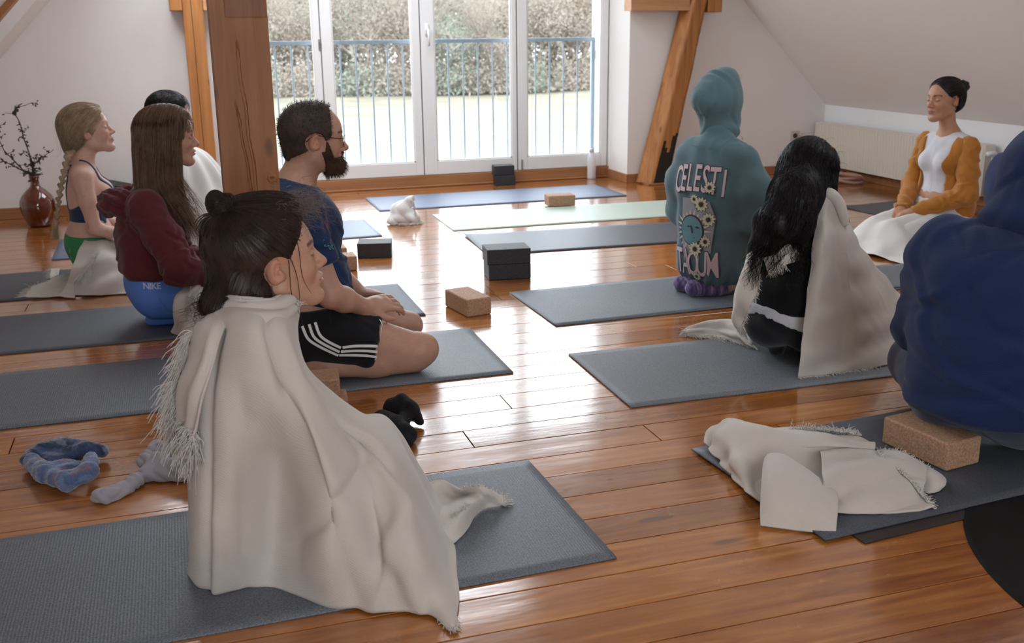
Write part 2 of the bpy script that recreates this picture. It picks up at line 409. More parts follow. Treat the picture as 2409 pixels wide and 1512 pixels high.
def hair_shell(name,HP,O,R,s,off,keep,mat,parent,extra=(),res=.004,rough=.0015,seed=0,freq=60):
    """volume of hair: the skull (without ears) grown by off plus extra locks, kept where keep(local points)<0"""
    pr_=[p for p in HP if not p.get('face')]+list(extra)
    def clip(X,Y,Z):
        x=X-O[0];y=Y-O[1];z=Z-O[2]; a=(R[0,0]*x+R[1,0]*y+R[2,0]*z)/s; b=(R[0,1]*x+R[1,1]*y+R[2,1]*z)/s; c=(R[0,2]*x+R[1,2]*y+R[2,2]*z)/s
        return keep(a,b,c)*s
    V,F=isomesh(pr_,res,(),off,clip,1)
    N=normals(V,F); V=V+N*(rough*wav(V,seed,freq,9))[:,None]
    return mesh(name,V,F,mat,parent,smooth=True),V,F,pr_
SKULL=lambda g=0.: [ell((-.008,0,.04),(.098+g,.075+g,.083+g),.02), ell((.03,0,.035),(.066+g,.066+g,.07+g),.03), ell((-.03,0,-.03),(.06+g,.058+g,.06+g),.03)]

def crease(V,seed,n,amp=.006,w=.009,L=.09,tilt=.5):
    """n short soft creases at random places on a garment; tilt 0 = upright folds, 1 = level folds"""
    r=np.random.default_rng(seed); d=np.zeros(len(V)); P=V[r.integers(0,len(V),n)]
    for p in P:
        a=r.uniform(0,6.28); m=np.array((math.cos(a),math.sin(a),r.normal()*tilt*2)); m/=np.linalg.norm(m); q=V-p; l=L*r.uniform(.6,1.4); x=q@m+.012*np.sin(q[:,2]*35+a)
        e=np.exp(-(q**2).sum(1)/l**2); d+=amp*r.uniform(.5,1.2)*e*(np.exp(-((x-w*1.3)/w)**2)-1.1*np.exp(-(x/w)**2))
    return d

# ------------------------------------------------------------------ materials
class NT:
    def __init__(s, name):
        s.m=bpy.data.materials.new(name); s.m.use_nodes=True; s.t=s.m.node_tree; s.b=s.t.nodes['Principled BSDF']; s.out=s.t.nodes['Material Output']
    def n(s, typ, ins={}, **props):
        x=s.t.nodes.new('ShaderNode'+typ)
        for k,v in props.items(): setattr(x,k,v)
        for k,v in ins.items():
            if isinstance(v, bpy.types.NodeSocket): s.t.links.new(v, x.inputs[k])
            else: x.inputs[k].default_value=v
        return x
    def set(s, **kw):
        for k,v in kw.items():
            k=k.replace('_',' ')
            if isinstance(v, bpy.types.NodeSocket): s.t.links.new(v, s.b.inputs[k])
            else: s.b.inputs[k].default_value=v
        return s
    def ramp(s, fac, stops, interp='LINEAR'):
        r=s.n('ValToRGB',{0:fac}); r.color_ramp.interpolation=interp; e=r.color_ramp.elements
        while len(e)<len(stops): e.new(.5)
        for q,(p,c) in zip(e,stops): q.position=p; q.color=(*c,1) if len(c)==3 else c
        return r.outputs[0]
    def noise(s, vec, scale, detail=4, rough=.55, dist=0.):
        return s.n('TexNoise',{'Vector':vec,'Scale':scale,'Detail':detail,'Roughness':rough,'Distortion':dist}).outputs[0]
    def co(s, which='Object', scale=(1,1,1), loc=None, rot=(0,0,0)):
        c=s.n('TexCoord').outputs[which]; mp=s.n('Mapping',{'Vector':c,'Scale':scale,'Rotation':rot})
        if loc is not None: s.t.links.new(loc, mp.inputs['Location'])
        return mp.outputs[0]
    def bump(s, h, strength=.3, dist=.01):
        s.set(Normal=s.n('Bump',{'Height':h,'Strength':strength,'Distance':dist}).outputs[0]); return s
    def math(s, op, a, b=0.):
        return s.n('Math',{0:a,1:b},operation=op).outputs[0]
    def mix(s, f, a, b, mode='MIX'):
        x=s.n('Mix',{},data_type='RGBA',blend_type=mode)
        for i,v in ((0,f),(6,a),(7,b)):
            if isinstance(v,bpy.types.NodeSocket): s.t.links.new(v,x.inputs[i])
            else: x.inputs[i].default_value=(*v,1) if isinstance(v,tuple) and len(v)==3 else v
        return x.outputs[2]
def plain(name, c, rough=.6, bump=0, bscale=200, spec=.5, var=.0, vscale=6, metal=0., sheen=0.):
    t=NT(name); t.set(Roughness=rough); t.b.inputs['Specular IOR Level'].default_value=spec; t.b.inputs['Metallic'].default_value=metal
    v=t.co()
    if var:
        t.set(Base_Color=t.mix(t.noise(v,vscale),tuple(x*(1-var) for x in c),tuple(min(1,x*(1+var)) for x in c)))
    else: t.set(Base_Color=(*c,1))
    if bump: t.bump(t.noise(v,bscale,3),bump,.002)
    if sheen: t.set(Sheen_Weight=sheen, Sheen_Roughness=.5)
    return t.m
def plaster(name,c):
    t=NT(name); v=t.co(); t.set(Base_Color=t.mix(t.noise(v,1.3,5),tuple(x*.97 for x in c),c),Roughness=.9)
    t.bump(t.noise(v,28,8,.65),.12,.01); return t.m
M_wall=plaster('wall_plaster',(.86,.82,.79)); M_white=plaster('white_plaster',(.88,.89,.90))
def wood_floor():
    t=NT('varnished_pine_floor'); oi=t.n('ObjectInfo').outputs['Random']; off=t.n('CombineXYZ',{0:t.math('MULTIPLY',oi,37.),1:t.math('MULTIPLY',oi,91.),2:t.math('MULTIPLY',oi,13.)}).outputs[0]
    v=t.co('Object',(1.1,9,9),off); v2=t.co('Object',(1,4,4),off)
    g1=t.noise(v,2.2,5,.6,1.2); g2=t.noise(t.co('Object',(2.5,70,40),off),1.6,4,.6,.3)
    w=t.n('TexWave',{'Vector':v,'Scale':.9,'Distortion':9.,'Detail':3.,'Detail Scale':.7},wave_type='BANDS',bands_direction='Y').outputs[1]
    base=t.ramp(g1,[(.25,(.24,.075,.012)),(.5,(.44,.165,.030)),(.75,(.60,.265,.06))])
    base=t.mix(t.math('MULTIPLY',w,.30),base,(.22,.07,.017))
    base=t.mix(t.math('MULTIPLY',g2,.22),base,(.20,.06,.014))
    vo=t.n('TexVoronoi',{'Vector':t.co('Object',(1.4,5.5,5),off),'Scale':1.3,'Randomness':1.}).outputs['Distance']
    kn=t.ramp(vo,[(.0,(1,1,1)),(.05,(.9,.9,.9)),(.11,(0,0,0))])
    base=t.mix(t.n('Math',{0:kn,1:.75},operation='MULTIPLY').outputs[0],base,(.07,.022,.008))
    tint=t.ramp(oi,[(0,(.74,.68,.60)),(.35,(1.0,.95,.9)),(.7,(1.15,1.12,1.1)),(1,(.88,.80,.72))])
    base=t.mix(1.,base,tint,'MULTIPLY')
    sc=t.noise(t.co('Object',(1,1,1),off),9,6,.7)
    t.set(Base_Color=base,Roughness=t.ramp(sc,[(.35,(.15,)*3),(.7,(.30,)*3)]),Coat_Weight=1.,Coat_Roughness=.12,Coat_IOR=1.62,IOR=1.45)
    h=t.math('ADD',t.math('MULTIPLY',t.noise(t.co('Object',(1.5,9,9),off),1.5,3),1.),t.math('MULTIPLY',t.noise(t.co('Object',(3,3,3),off),9,5,.7),.12))
    nb=t.n('Bump',{'Height':h,'Strength':.22,'Distance':.004}).outputs[0]; t.set(Normal=nb,Coat_Normal=nb)
    return t.m
M_floor=wood_floor()
def timber(name,a,b,c,ax='z',dark=(.05,.02,.01)):
    t=NT(name); s={'z':(11,11,.8),'x':(.8,11,11)}[ax]; s2={'z':(60,60,2.0),'x':(2,60,60)}[ax]; v=t.co('Object',s)
    g=t.noise(v,1.5,5,.6,1.); g2=t.noise(t.co('Object',s2),1.5,4,.6)
    base=t.ramp(g,[(.25,a),(.5,b),(.78,c)]); base=t.mix(t.math('MULTIPLY',g2,.45),base,tuple(x*.55 for x in a))
    k=t.n('TexVoronoi',{'Vector':t.co('Object',{'z':(5,5,2.2),'x':(2.2,5,5)}[ax]),'Scale':1.2}).outputs['Distance']
    kn=t.ramp(k,[(0,(.8,)*3),(.06,(.5,)*3),(.10,(0,)*3)])
    base=t.mix(kn,base,dark); t.set(Base_Color=base,Roughness=.55); t.bump(t.math('ADD',g2,t.math('MULTIPLY',g,.5)),.35,.004); return t.m
M_pillar=timber('old_pine_timber',(.21,.075,.022),(.31,.12,.036),(.40,.175,.06))
M_post=timber('orange_pine_timber',(.36,.125,.028),(.50,.195,.048),(.60,.27,.08))
M_brace=timber('rough_hewn_timber',(.30,.10,.025),(.50,.20,.055),(.66,.32,.11),dark=(.04,.015,.008))
M_beam=timber('light_timber',(.46,.20,.08),(.62,.32,.15),(.72,.42,.22),'x')
M_char=plain('charred_timber',(.025,.018,.014),.8,.6,60)
M_skirt=timber('pine_skirting',(.30,.12,.04),(.42,.18,.07),(.50,.23,.09),'x')
M_frame=plain('white_window_paint',(.80,.79,.78),.35,.03,90)
M_gap=plain('dark_gap',(.05,.045,.04),.9)
M_metal=plain('grey_hardware',(.30,.28,.26),.35,metal=.8)
M_rail=plain('galvanised_steel',(.23,.28,.33),.45,var=.15,vscale=12,metal=.3)
def glass():
    t=NT('window_glass'); tr=t.n('BsdfTransparent',{'Color':(.97,.98,.98,1)}); gl=t.n('BsdfGlossy',{'Roughness':.0,'Color':(1,1,1,1)})
    fr=t.n('Fresnel',{'IOR':1.5}).outputs[0]; mx=t.n('MixShader',{0:fr,1:tr.outputs[0],2:gl.outputs[0]}); t.t.links.new(mx.outputs[0],t.out.inputs[0]); return t.m
M_glass=glass()
def matmat(name,c,c2,rib=True,rough=.6,speck=.35,sheen=.0):
    t=NT(name); v=t.co('Object'); n=t.noise(v,240,2,.5); n2=t.noise(v,3.,3)
    col=t.mix(t.ramp(n,[(.35,(0,)*3),(.65,(1,)*3)]),c,c2); col=t.mix(t.math('MULTIPLY',n2,.3),col,tuple(x*.75 for x in c))
    t.set(Base_Color=col,Roughness=rough); t.b.inputs['Specular IOR Level'].default_value=.75
    h=n
    if rib: h=t.math('ADD',n,t.n('TexWave',{'Vector':v,'Scale':45.,'Distortion':1.},bands_direction='X').outputs[1])
    t.bump(h,.25,.0015); return t.m
M_mat=matmat('grey_mat_rubber',(.075,.088,.108),(.165,.188,.22),rough=.55)
M_matg=matmat('mid_grey_mat',(.10,.11,.125),(.20,.215,.24),False,.6)
M_matd=matmat('dark_mat',(.03,.036,.052),(.07,.08,.105),False,.5)
M_mats=matmat('slate_mat',(.04,.048,.062),(.085,.098,.12),False,.6)
M_matblue=matmat('blue_mat',(.11,.15,.24),(.17,.22,.33),False,.5)
M_matgreen=matmat('pale_green_mat',(.42,.52,.44),(.58,.66,.57),False,.5)
M_round=plain('black_rubber',(.010,.009,.008),.8,.3,50,spec=.15,var=.4,vscale=12)
def cork():
    t=NT('cork'); v=t.co('Object'); vo=t.n('TexVoronoi',{'Vector':v,'Scale':260.}).outputs['Color']; n=t.noise(v,150,4,.7)
    c=t.ramp(n,[(.3,(.30,.16,.085)),(.5,(.46,.27,.16)),(.7,(.58,.37,.24))]); c=t.mix(.25,c,t.mix(1.,c,vo,'MULTIPLY')); t.set(Base_Color=c,Roughness=.75); t.bump(n,.25,.002); return t.m
M_cork=cork()
def foam():
    t=NT('black_foam'); v=t.co('Object'); n=t.noise(v,210,3,.7); t.set(Base_Color=t.ramp(n,[(.35,(.016,.016,.018)),(.6,(.03,.03,.034)),(.75,(.10,.10,.11))]),Roughness=.6); t.bump(n,.3,.002); return t.m
M_foam=foam()
def fabric(name,c,weave=900,rough=.9,bump=.25,var=.10,sheen=.2,col_attr=False,fuzz=120):
    t=NT(name); v=t.co('Object'); n=t.noise(v,fuzz,4,.65); n2=t.noise(v,5,4)
    lo=tuple(x*(1-var) for x in c); hi=tuple(min(1,x*(1+var)) for x in c)
    if col_attr:
        b=t.n('Attribute',{},attribute_name='Col').outputs[0]; base=t.mix(1.,b,t.ramp(n,[(.3,(1-var,)*3),(.7,(1,1,1))]),'MULTIPLY')
    else: base=t.mix(t.math('MULTIPLY',t.math('ADD',n,n2),.5),lo,hi)
    t.set(Base_Color=base,Roughness=rough,Sheen_Weight=sheen,Sheen_Roughness=.5); t.b.inputs['Specular IOR Level'].default_value=.2
    w=t.n('TexWave',{'Vector':v,'Scale':weave/6.,'Distortion':1.5},bands_direction='DIAGONAL').outputs[1]
    t.bump(t.math('ADD',t.math('MULTIPLY',w,.35),n),bump,.0018); return t.m
M_blanket=fabric('cream_woven_cotton',(.57,.52,.465),700,bump=.35,var=.07)
M_blanket2=fabric('white_woven_cotton',(.72,.70,.68),700,bump=.3,var=.06)
M_fringe=fabric('cotton_fringe',(.66,.62,.56))
def skin(name,sss=.06):
    t=NT(name); v=t.co('Object'); b=t.n('Attribute',{},attribute_name='Col').outputs[0]
    n=t.noise(v,38,4,.6); base=t.mix(1.,b,t.ramp(n,[(.3,(.88,.84,.82)),(.7,(1,1,1))]),'MULTIPLY')
    t.set(Base_Color=base,Roughness=.5,Subsurface_Weight=sss,Subsurface_Radius=(.6,.25,.12),Subsurface_Scale=.012)
    t.b.inputs['Specular IOR Level'].default_value=.38; t.bump(t.noise(v,420,3),.12,.001); return t.m
M_skin=skin('skin')
def hairmat(name,a,b,rough=.38,spec=.5):
    t=NT(name); v=t.co('Object'); n=t.noise(v,22,5,.7); 
    t.set(Base_Color=t.ramp(n,[(.3,a),(.7,b)]),Roughness=rough); t.b.inputs['Specular IOR Level'].default_value=spec*.5; t.bump(t.noise(t.co('Object',(1,1,.25)),160,4,.7),.5,.003); return t.m
M_hbrown=hairmat('dark_brown_hair',(.016,.009,.007),(.055,.03,.02))
M_hblack=hairmat('black_hair',(.006,.005,.006),(.018,.014,.015),.33)
M_hbur=hairmat('light_brown_hair',(.095,.050,.028),(.21,.125,.075))
M_hburL=hairmat('paler_brown_hair',(.20,.12,.07),(.36,.24,.15))  # lighter brown for some strands and the hair ends
M_hblond=hairmat('blond_hair',(.22,.145,.085),(.46,.34,.22),.42)
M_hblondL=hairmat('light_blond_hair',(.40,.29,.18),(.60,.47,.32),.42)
M_hman=hairmat('short_brown_hair',(.022,.014,.010),(.07,.046,.034),.6)
M_beard=hairmat('brown_beard',(.03,.014,.008),(.10,.048,.026),.6)

# ------------------------------------------------------------------ room shell
YG, YW = 7.51, 7.93            # gable wall face, window plane
XL, XR = -1.55, 5.147          # knee walls
RX, RZ = 1.755, 4.01
zs_l = lambda x: 1.034+1.06*(x+1.055)
zs_r = lambda x: .556+1.018*(XR-x)
ZC = 2.62
xcl = (ZC-1.034)/1.06-1.055; xcr = XR-(ZC-.556)/1.018
AX0, AX1, AZ = .30, 3.36, 2.30
YB = -2.4
def prismy(poly, y0, y1):
    n=len(poly); V=[(x,y0,z) for x,z in poly]+[(x,y1,z) for x,z in poly]
    return V,[tuple(range(n)),tuple(range(2*n-1,n-1,-1))]+[(i,i+n,(i+1)%n+n,(i+1)%n) for i in range(n)]
wl=[(XL,0),(AX0,0),(AX0,ZC),(xcl,ZC),(XL,zs_l(XL))]; wr=[(AX1,0),(XR,0),(XR,.556),(AX1,zs_r(AX1))]; wt=[(AX0,AZ),(AX1,AZ),(AX1,zs_r(AX1)),(xcr,ZC),(AX0,ZC)]
V,F=join([prismy(wl,YG,YG+.42),prismy(wr,YG,YG+.42),prismy(wt,YG,YG+.42)])
setp(mesh('wall_back',V,F,M_wall,smooth=False),kind='structure')
# outer skin around the window, white reveal outside
V,F=join([(boxv(AX1-.045,AX1+.5,YG+.42,8.17,-.3,AZ+.4),BOXF),(boxv(AX0-.5,AX0+.03,YG+.42,8.17,-.3,AZ+.4),BOXF),(boxv(AX0+.03,AX1-.045,YG+.42,8.17,AZ,AZ+.4),BOXF),(boxv(AX0+.03,AX1-.045,8.0,8.2,-.6,.04),BOXF)])
setp(mesh('wall_outside',V,F,M_white),kind='structure')
# knee walls, slopes, ceiling, rear gable with its own window opening
setp(box('wall_left',XL-.12,XL,YB,YG,0,zs_l(XL),M_wall),kind='structure')
setp(box('wall_right',XR,XR+.12,YB,YG,0,.556,M_white),kind='structure')
def slab(name,p0,p1,y0,y1,th,mat,holes=()):
    """sloped slab between (x,z) p0 and p1, thickness th upward, with rectangular openings (t0,t1,y0,y1)"""
    p0=np.array(p0);p1=np.array(p1); d=p1-p0; nrm=np.array([-d[1],d[0]])/np.hypot(*d); nrm=nrm if nrm[1]>0 else -nrm
    ts=sorted({0,1,*[h[0] for h in holes],*[h[1] for h in holes]}); ys=sorted({y0,y1,*[h[2] for h in holes],*[h[3] for h in holes]}); parts=[]
    for a,b in zip(ts,ts[1:]):
        for c,e in zip(ys,ys[1:]):
            if any(a>=h[0]-1e-6 and b<=h[1]+1e-6 and c>=h[2]-1e-6 and e<=h[3]+1e-6 for h in holes): continue
            P=[p0+d*a,p0+d*b]; q=[(P[0][0],c,P[0][1]),(P[1][0],c,P[1][1]),(P[1][0],e,P[1][1]),(P[0][0],e,P[0][1])]
            V=q+[(x+nrm[0]*th,y,z+nrm[1]*th) for x,y,z in q]; parts.append((V,BOXF))
    V,F=join(parts); return setp(mesh(name,V,F,mat),kind='structure')
HL=[(.64,.97,5.4,7.0),(.70,.97,2.7,3.4)]; HR=[(.70,.97,2.7,3.4)]  # skylights out of view, added and placed to brighten the room
slab('ceiling_slope_left',(XL,zs_l(XL)),(xcl,ZC),YB,YG,.22,M_wall,HL)
slab('ceiling_slope_right',(XR,.556),(xcr,ZC),YB,YG,.22,M_wall,HR)
V,F=join([(boxv(xcl,xcr,YB,6.15,ZC,ZC+.15),BOXF),(boxv(xcl,xcr,7.3,YG,ZC,ZC+.15),BOXF),(boxv(xcl,.65,6.15,7.3,ZC,ZC+.15),BOXF),(boxv(2.1,xcr,6.15,7.3,ZC,ZC+.15),BOXF)])
setp(mesh('ceiling',V,F,M_wall),kind='structure')
portal('portal_added_roof_light',(1.375,6.72,ZC+.17),(0,0,-1),1.45,1.15)  # ceiling opening is added, out of view, to light the gable walls
wB=[prismy([(XL,0),(-.8,0),(-.8,zs_l(-.8)),(XL,zs_l(XL))],YB-.15,YB),prismy([(1.35,0),(XR,0),(XR,.556),(xcr,ZC),(1.35,ZC)],YB-.15,YB),prismy([(-.8,0),(1.35,0),(1.35,.8),(-.8,.8)],YB-.15,YB)]
V,F=join(wB); setp(mesh('wall_rear',V,F,M_wall),kind='structure')
for nm,h,p0,p1 in [('a',h_,(XL,zs_l(XL)),(xcl,ZC)) for h_ in HL]+[('c',h_,(XR,.556),(xcr,ZC)) for h_ in HR]:
    p0=np.array(p0);p1=np.array(p1);d=p1-p0;c=p0+d*(h[0]+h[1])/2; nn=np.array([-d[1],d[0]])/np.hypot(*d); nn=nn if nn[1]<0 else -nn
    portal('portal_unseen_skylight',(c[0]-nn[0]*.2,(h[2]+h[3])/2,c[1]-nn[1]*.2),(nn[0],0,nn[1]),max(h[3]-h[2],.1)*1.0,np.hypot(*d)*(h[1]-h[0]))
# floor: a dark bed and one object for every board
bed=setp(box('floor',XL-.1,XR+.1,YB-.1,YW+.07,-.12,-.021,M_gap),kind='structure')
rr=random.Random(3); PW=.1348; k0=int((1.05-1.775)/PW)-1
for k in range(k0,int((YW-1.775)/PW)+1):
    ya=1.775+k*PW; yb=min(ya+PW,YW)
    if yb-ya<.02: continue
    x=XL-.05-rr.uniform(0,2)
    while x<XR+.05:
        L=rr.uniform(2.0,3.9); x0=max(x,XL-.05); x1=min(x+L,XR+.05); x+=L
        if x1-x0<.06: continue
        g=.0017; c=.0008; z=rr.uniform(-.0004,.0004)
        a0,a1,b0,b1=x0+g,x1-g,ya+g,yb-g
        V=[(a0,b0,-.02),(a1,b0,-.02),(a1,b1,-.02),(a0,b1,-.02),(a0,b0,z-c),(a1,b0,z-c),(a1,b1,z-c),(a0,b1,z-c),(a0+.0003,b0+c,z),(a1-.0003,b0+c,z),(a1-.0003,b1-c,z),(a0+.0003,b1-c,z)]
        F=[(0,3,2,1),(0,1,5,4),(1,2,6,5),(2,3,7,6),(3,0,4,7),(4,5,9,8),(5,6,10,9),(6,7,11,10),(7,4,8,11),(8,9,10,11)]
        mesh('plank',V,F,M_floor,bed,org=((x0+x1)/2,(ya+yb)/2,0))
box('floor_boards_rear',XL-.05,XR+.05,YB,1.775+k0*PW,-.02,0,M_floor,bed)
# skirting
def skirt(n,x0,x1,y0,y1,h=.072):
    setp(box(n,x0,x1,y0,y1,0,h,M_skirt,bev=.003),kind='structure')
skirt('baseboard_left',XL,AX0,YG-.016,YG,.075); skirt('baseboard_alcove',AX0,AX1,YW-.045,YW-.02,.088); skirt('baseboard_reveal',AX1-.014,AX1,YG-.016,YW-.045,.07)
skirt('baseboard_back',AX1,XR,YG-.016,YG,.07); skirt('baseboard_right',XR-.016,XR,YB,YG-.016,.08)
V,F=tube([(AX0,YW-.053,.008),(AX1,YW-.053,.008)],.008,6); setp(mesh('trim_1',V,F,M_skirt),kind='structure')
# window: four sashes in a white frame
win=empty('window_1',(1.83,YW,.09),kind='structure')
ys0,ys1=7.905,7.965
box('window_frame',AX0,AX1,7.945,8.0,.055,.12,M_frame,win); box('window_frame',AX0,AX1,7.945,8.0,AZ-.06,AZ,M_frame,win)
for x in (AX0,1.02,1.79,2.555,AX1-.055): box('window_frame',x,x+.055,7.946,8.0,.12,AZ-.06,M_frame,win)
def sash(x0,x1,g0,g1,zb=.092,gz=.193,zt=AZ-.03,gt=AZ-.16):
    V,F=join([(boxv(x0,g0,ys0,ys1,zb,zt),BOXF),(boxv(g1,x1,ys0,ys1,zb,zt),BOXF),(boxv(g0,g1,ys0,ys1,zb,gz),BOXF),(boxv(g0,g1,ys0,ys1,gt,zt),BOXF)])
    s=mesh('window_sash',V,F,M_frame,win,org=((x0+x1)/2,ys0,zb)); b=s.modifiers.new('b','BEVEL'); b.width=.004; b.segments=2; b.limit_method='ANGLE'
    V,F=join([(boxv(g0-.001,g0+.010,ys0+.012,ys0+.03,gz,gt),BOXF),(boxv(g1-.010,g1+.001,ys0+.012,ys0+.03,gz,gt),BOXF),(boxv(g0,g1,ys0+.012,ys0+.03,gz-.001,gz+.010),BOXF)])
    mesh('glazing_bead',V,F,M_frame,s)
    mesh('window_pane',boxv(g0,g1,ys0+.034,ys0+.040,gz,gt),BOXF,M_glass,s)
    return s
sash(AX0+.01,1.052,AX0+.10,1.004); sash(1.060,1.803,1.140,1.742); s3=sash(1.811,2.572,1.915,2.534,); sash(2.583,AX1-.01,2.662,3.296)
box('dark_joint',1.8035,1.8105,ys0+.02,ys1,.092,AZ-.03,M_gap,win)
for x,z in ((2.61,.135),(1.042,.11),(1.046,2.0),(2.61,2.0)):
    V,F=tube([(x,ys0-.008,z-.042),(x,ys0-.008,z+.042)],.006,8); mesh('hinge',V,F,M_metal,win)
V,F=join([tube([(1.862,ys0-.01,1.19),(1.862,ys0-.045,1.19)],.011,10),tube([(1.862,ys0-.045,1.19),(1.862,ys0-.05,1.14),(1.863,ys0-.046,1.07)],[.011,.010,.008],10),(boxv(1.848,1.876,ys0-.008,ys0,1.145,1.235),BOXF)])
mesh('window_handle',V,F,M_frame,win,smooth=True)
V,F=join([(boxv(1.038,1.056,ys0-.006,ys0,1.05,1.13),BOXF),tube([(1.047,ys0-.012,1.07),(1.047,ys0-.012,1.11)],.006,8)]); mesh('sash_latch',V,F,M_metal,win)
# railing outside
rl=empty('balcony_railing',(1.8,8.12,.1),'blue-grey steel balcony railing with thin upright bars outside the glass doors','railing')
box('top_rail',AX0+.03,3.312,8.10,8.14,1.088,1.118,M_rail,rl,bev=.002); box('bottom_rail',AX0+.03,3.312,8.11,8.13,.105,.13,M_rail,rl,bev=.002)
x=3.29-.1215*24
i=0
while x<3.25:
    if x>AX0+.06:
        V,F=tube([(x,8.12,.12),(x,8.12,1.095)],.0065,8,False); mesh('baluster',V,F,M_rail,rl,smooth=True)
    x+=.1215
V,F=join([(boxv(3.288,3.312,8.105,8.135,.105,1.09),BOXF),(boxv(3.3,3.345,8.09,8.15,.95,1.01),BOXF),(boxv(3.3,3.345,8.09,8.15,.16,.22),BOXF)]); mesh('end_bracket',V,F,M_rail,rl)
# plug socket
so=empty('wall_socket',(4.868,YG,.312),'small cream plug socket on white wall between timber brace and radiator','socket')
box('cover_plate',4.826,4.91,YG-.012,YG,.272,.352,plain('cream_plastic',(.62,.55,.46),.35),so,bev=.004)
lathe('socket_cup',[(.0,.0),(.021,.0),(.024,.01),(.026,.011)],(0,0,0),M_gap,so,24,local=True)
c=so.children[-1]; c.rotation_euler=(math.radians(-90),0,0); c.location=(0,-.0125-.0,0)
for s in(-1,1):
    V,F=tube([(4.868+s*.0095,YG-.0125,.312),(4.868+s*.0095,YG-.0165,.312)],.0028,8); mesh('contact',V,F,M_metal,so)
# radiator
M_rad=plain('cream_radiator_enamel',(.70,.65,.56),.35,var=.03)
rd=empty('radiator',(5.07,6.5,.08),'long cream ribbed panel radiator on the low wall behind the speaker','radiator')
V=[];n=int((7.46-5.53)/.0335)*6; ysr=np.linspace(5.53,7.46,n+1); pr=.006*np.clip(np.sin((ysr-5.53)/.0335*2*np.pi)*1.6,-1,1)
rows=[]
for z,kk in ((.085,0),(.105,0),(.118,1),(.395,1),(.408,0),(.418,0)): rows.append(np.stack([5.035+pr*kk,ysr,np.full(n+1,z)],-1))
A=np.array(rows); mesh('front_panel',A.reshape(-1,3),gridF(6,n+1),M_rad,rd,smooth=True)
V,F=join([(boxv(5.043,5.056,5.53,7.46,.085,.418),BOXF)]); mesh('back_panel',V,F,M_rad,rd)
box('top_grille',5.034,5.115,5.53,7.46,.414,.424,M_rad,rd,bev=.002)
box('rear_panel',5.105,5.115,5.53,7.46,.085,.418,M_rad,rd)
for y in(5.525,7.455): box('side_cover',5.034,5.115,y,y+.01,.083,.42,M_rad,rd,bev=.002)
V,F=join([tube([(5.06,5.52,.37),(5.06,5.46,.37)],.013,10),tube([(5.06,5.47,.37),(5.00,5.47,.37)],[.021,.017],14),tube([(5.06,5.485,.37),(5.06,5.485,.02)],.008,8)]); mesh('thermostat_valve',V,F,M_frame,rd,smooth=True)
for y in(5.8,7.2):
    mesh('wall_bracket',boxv(5.1,5.1465,y-.012,y+.012,.2,.34),BOXF,M_rad,rd)
# ------------------------------------------------------------------ timbers
def pillar():
    x0,x1,y0,y1=.108,.262,3.02,3.175; xs=np.linspace(x0,x1,48); zs=np.linspace(0,2.62,420)
    Xg,Zg=np.meshgrid(xs,zs,indexing='ij'); P=np.stack([Xg,np.full_like(Xg,y0),Zg],-1).reshape(-1,3); x,z=P[:,0],P[:,2]
    P[:,1]+=.0016*wav(P*np.array([1,1,.06]),5,30)+.0012*wav(P,8,4)
    def crack(cx,w,za,zb,dep):
        m=smoothstep(w,0,np.abs(x-cx))*smoothstep(za,za+.06,z)*smoothstep(zb,zb-.1,z); P[:,1]+=dep*m
    crack(.170+.028*np.clip((1.19-z)/.46,-.2,2)+.002*np.sin(z*40),.0042,.40,1.185,.012)
    crack(.160+.030*np.clip((.98-z)/.3,-.2,2)+.0015*np.sin(z*55),.0036,.55,1.02,.010)
    m=smoothstep(.148,.152,x)*smoothstep(1.222,1.228,z)*(x<.258); P[:,1]+=.003*m
    for kx,kz,kr in((.243,.782,.009),(.187,.748,.006)):
        r=np.hypot(x-kx,z-kz); P[:,1]+=.003*np.cos(np.clip(r/kr,0,1.8)*np.pi)*(r<kr*1.8)-.001*(r<kr*1.8)
    nf=len(P); F=[tuple(q) for q in gridF(48,420)[:, ::-1]]
    V2=boxv(x0,x1,y0+.004,y1,0,2.62); F2=[q for q in BOXF]
    V2=[(a,b,c) for a,b,c in V2]; V,F=join([(P,F),(V2,F2),(boxv(x0,x0+.0005,y0,y0+.004,0,2.62),BOXF),(boxv(x1-.0005,x1,y0,y0+.004,0,2.62),BOXF)])
    o=mesh('pillar',V,F,M_pillar,smooth=False); setp(o,'thick brown timber pillar with long cracks between the kneeling people','pillar',kind='structure')
    mesh('mortise_patch',boxv(.150,.258,y0-.001,y0+.004,1.226,1.40),BOXF,timber('darker_timber',(.16,.055,.018),(.24,.09,.03),(.32,.13,.05)),o)
pillar()
lp=empty('pillar_2',(.175,7.4,0),'orange timber post against the white gable wall behind the seated women','post',kind='structure')
box('post',.095,.225,7.33,7.46,0,ZC,M_post,lp,bev=.004); box('cross_beam',.015,.094,7.30,7.48,1.325,1.50,M_post,lp,bev=.004); box('cross_beam',.226,.40,7.34,7.48,1.325,1.50,M_beam,lp,bev=.004)
mesh('shrinkage_crack',boxv(.150,.153,7.3285,7.332,.3,1.9),BOXF,M_char,lp)
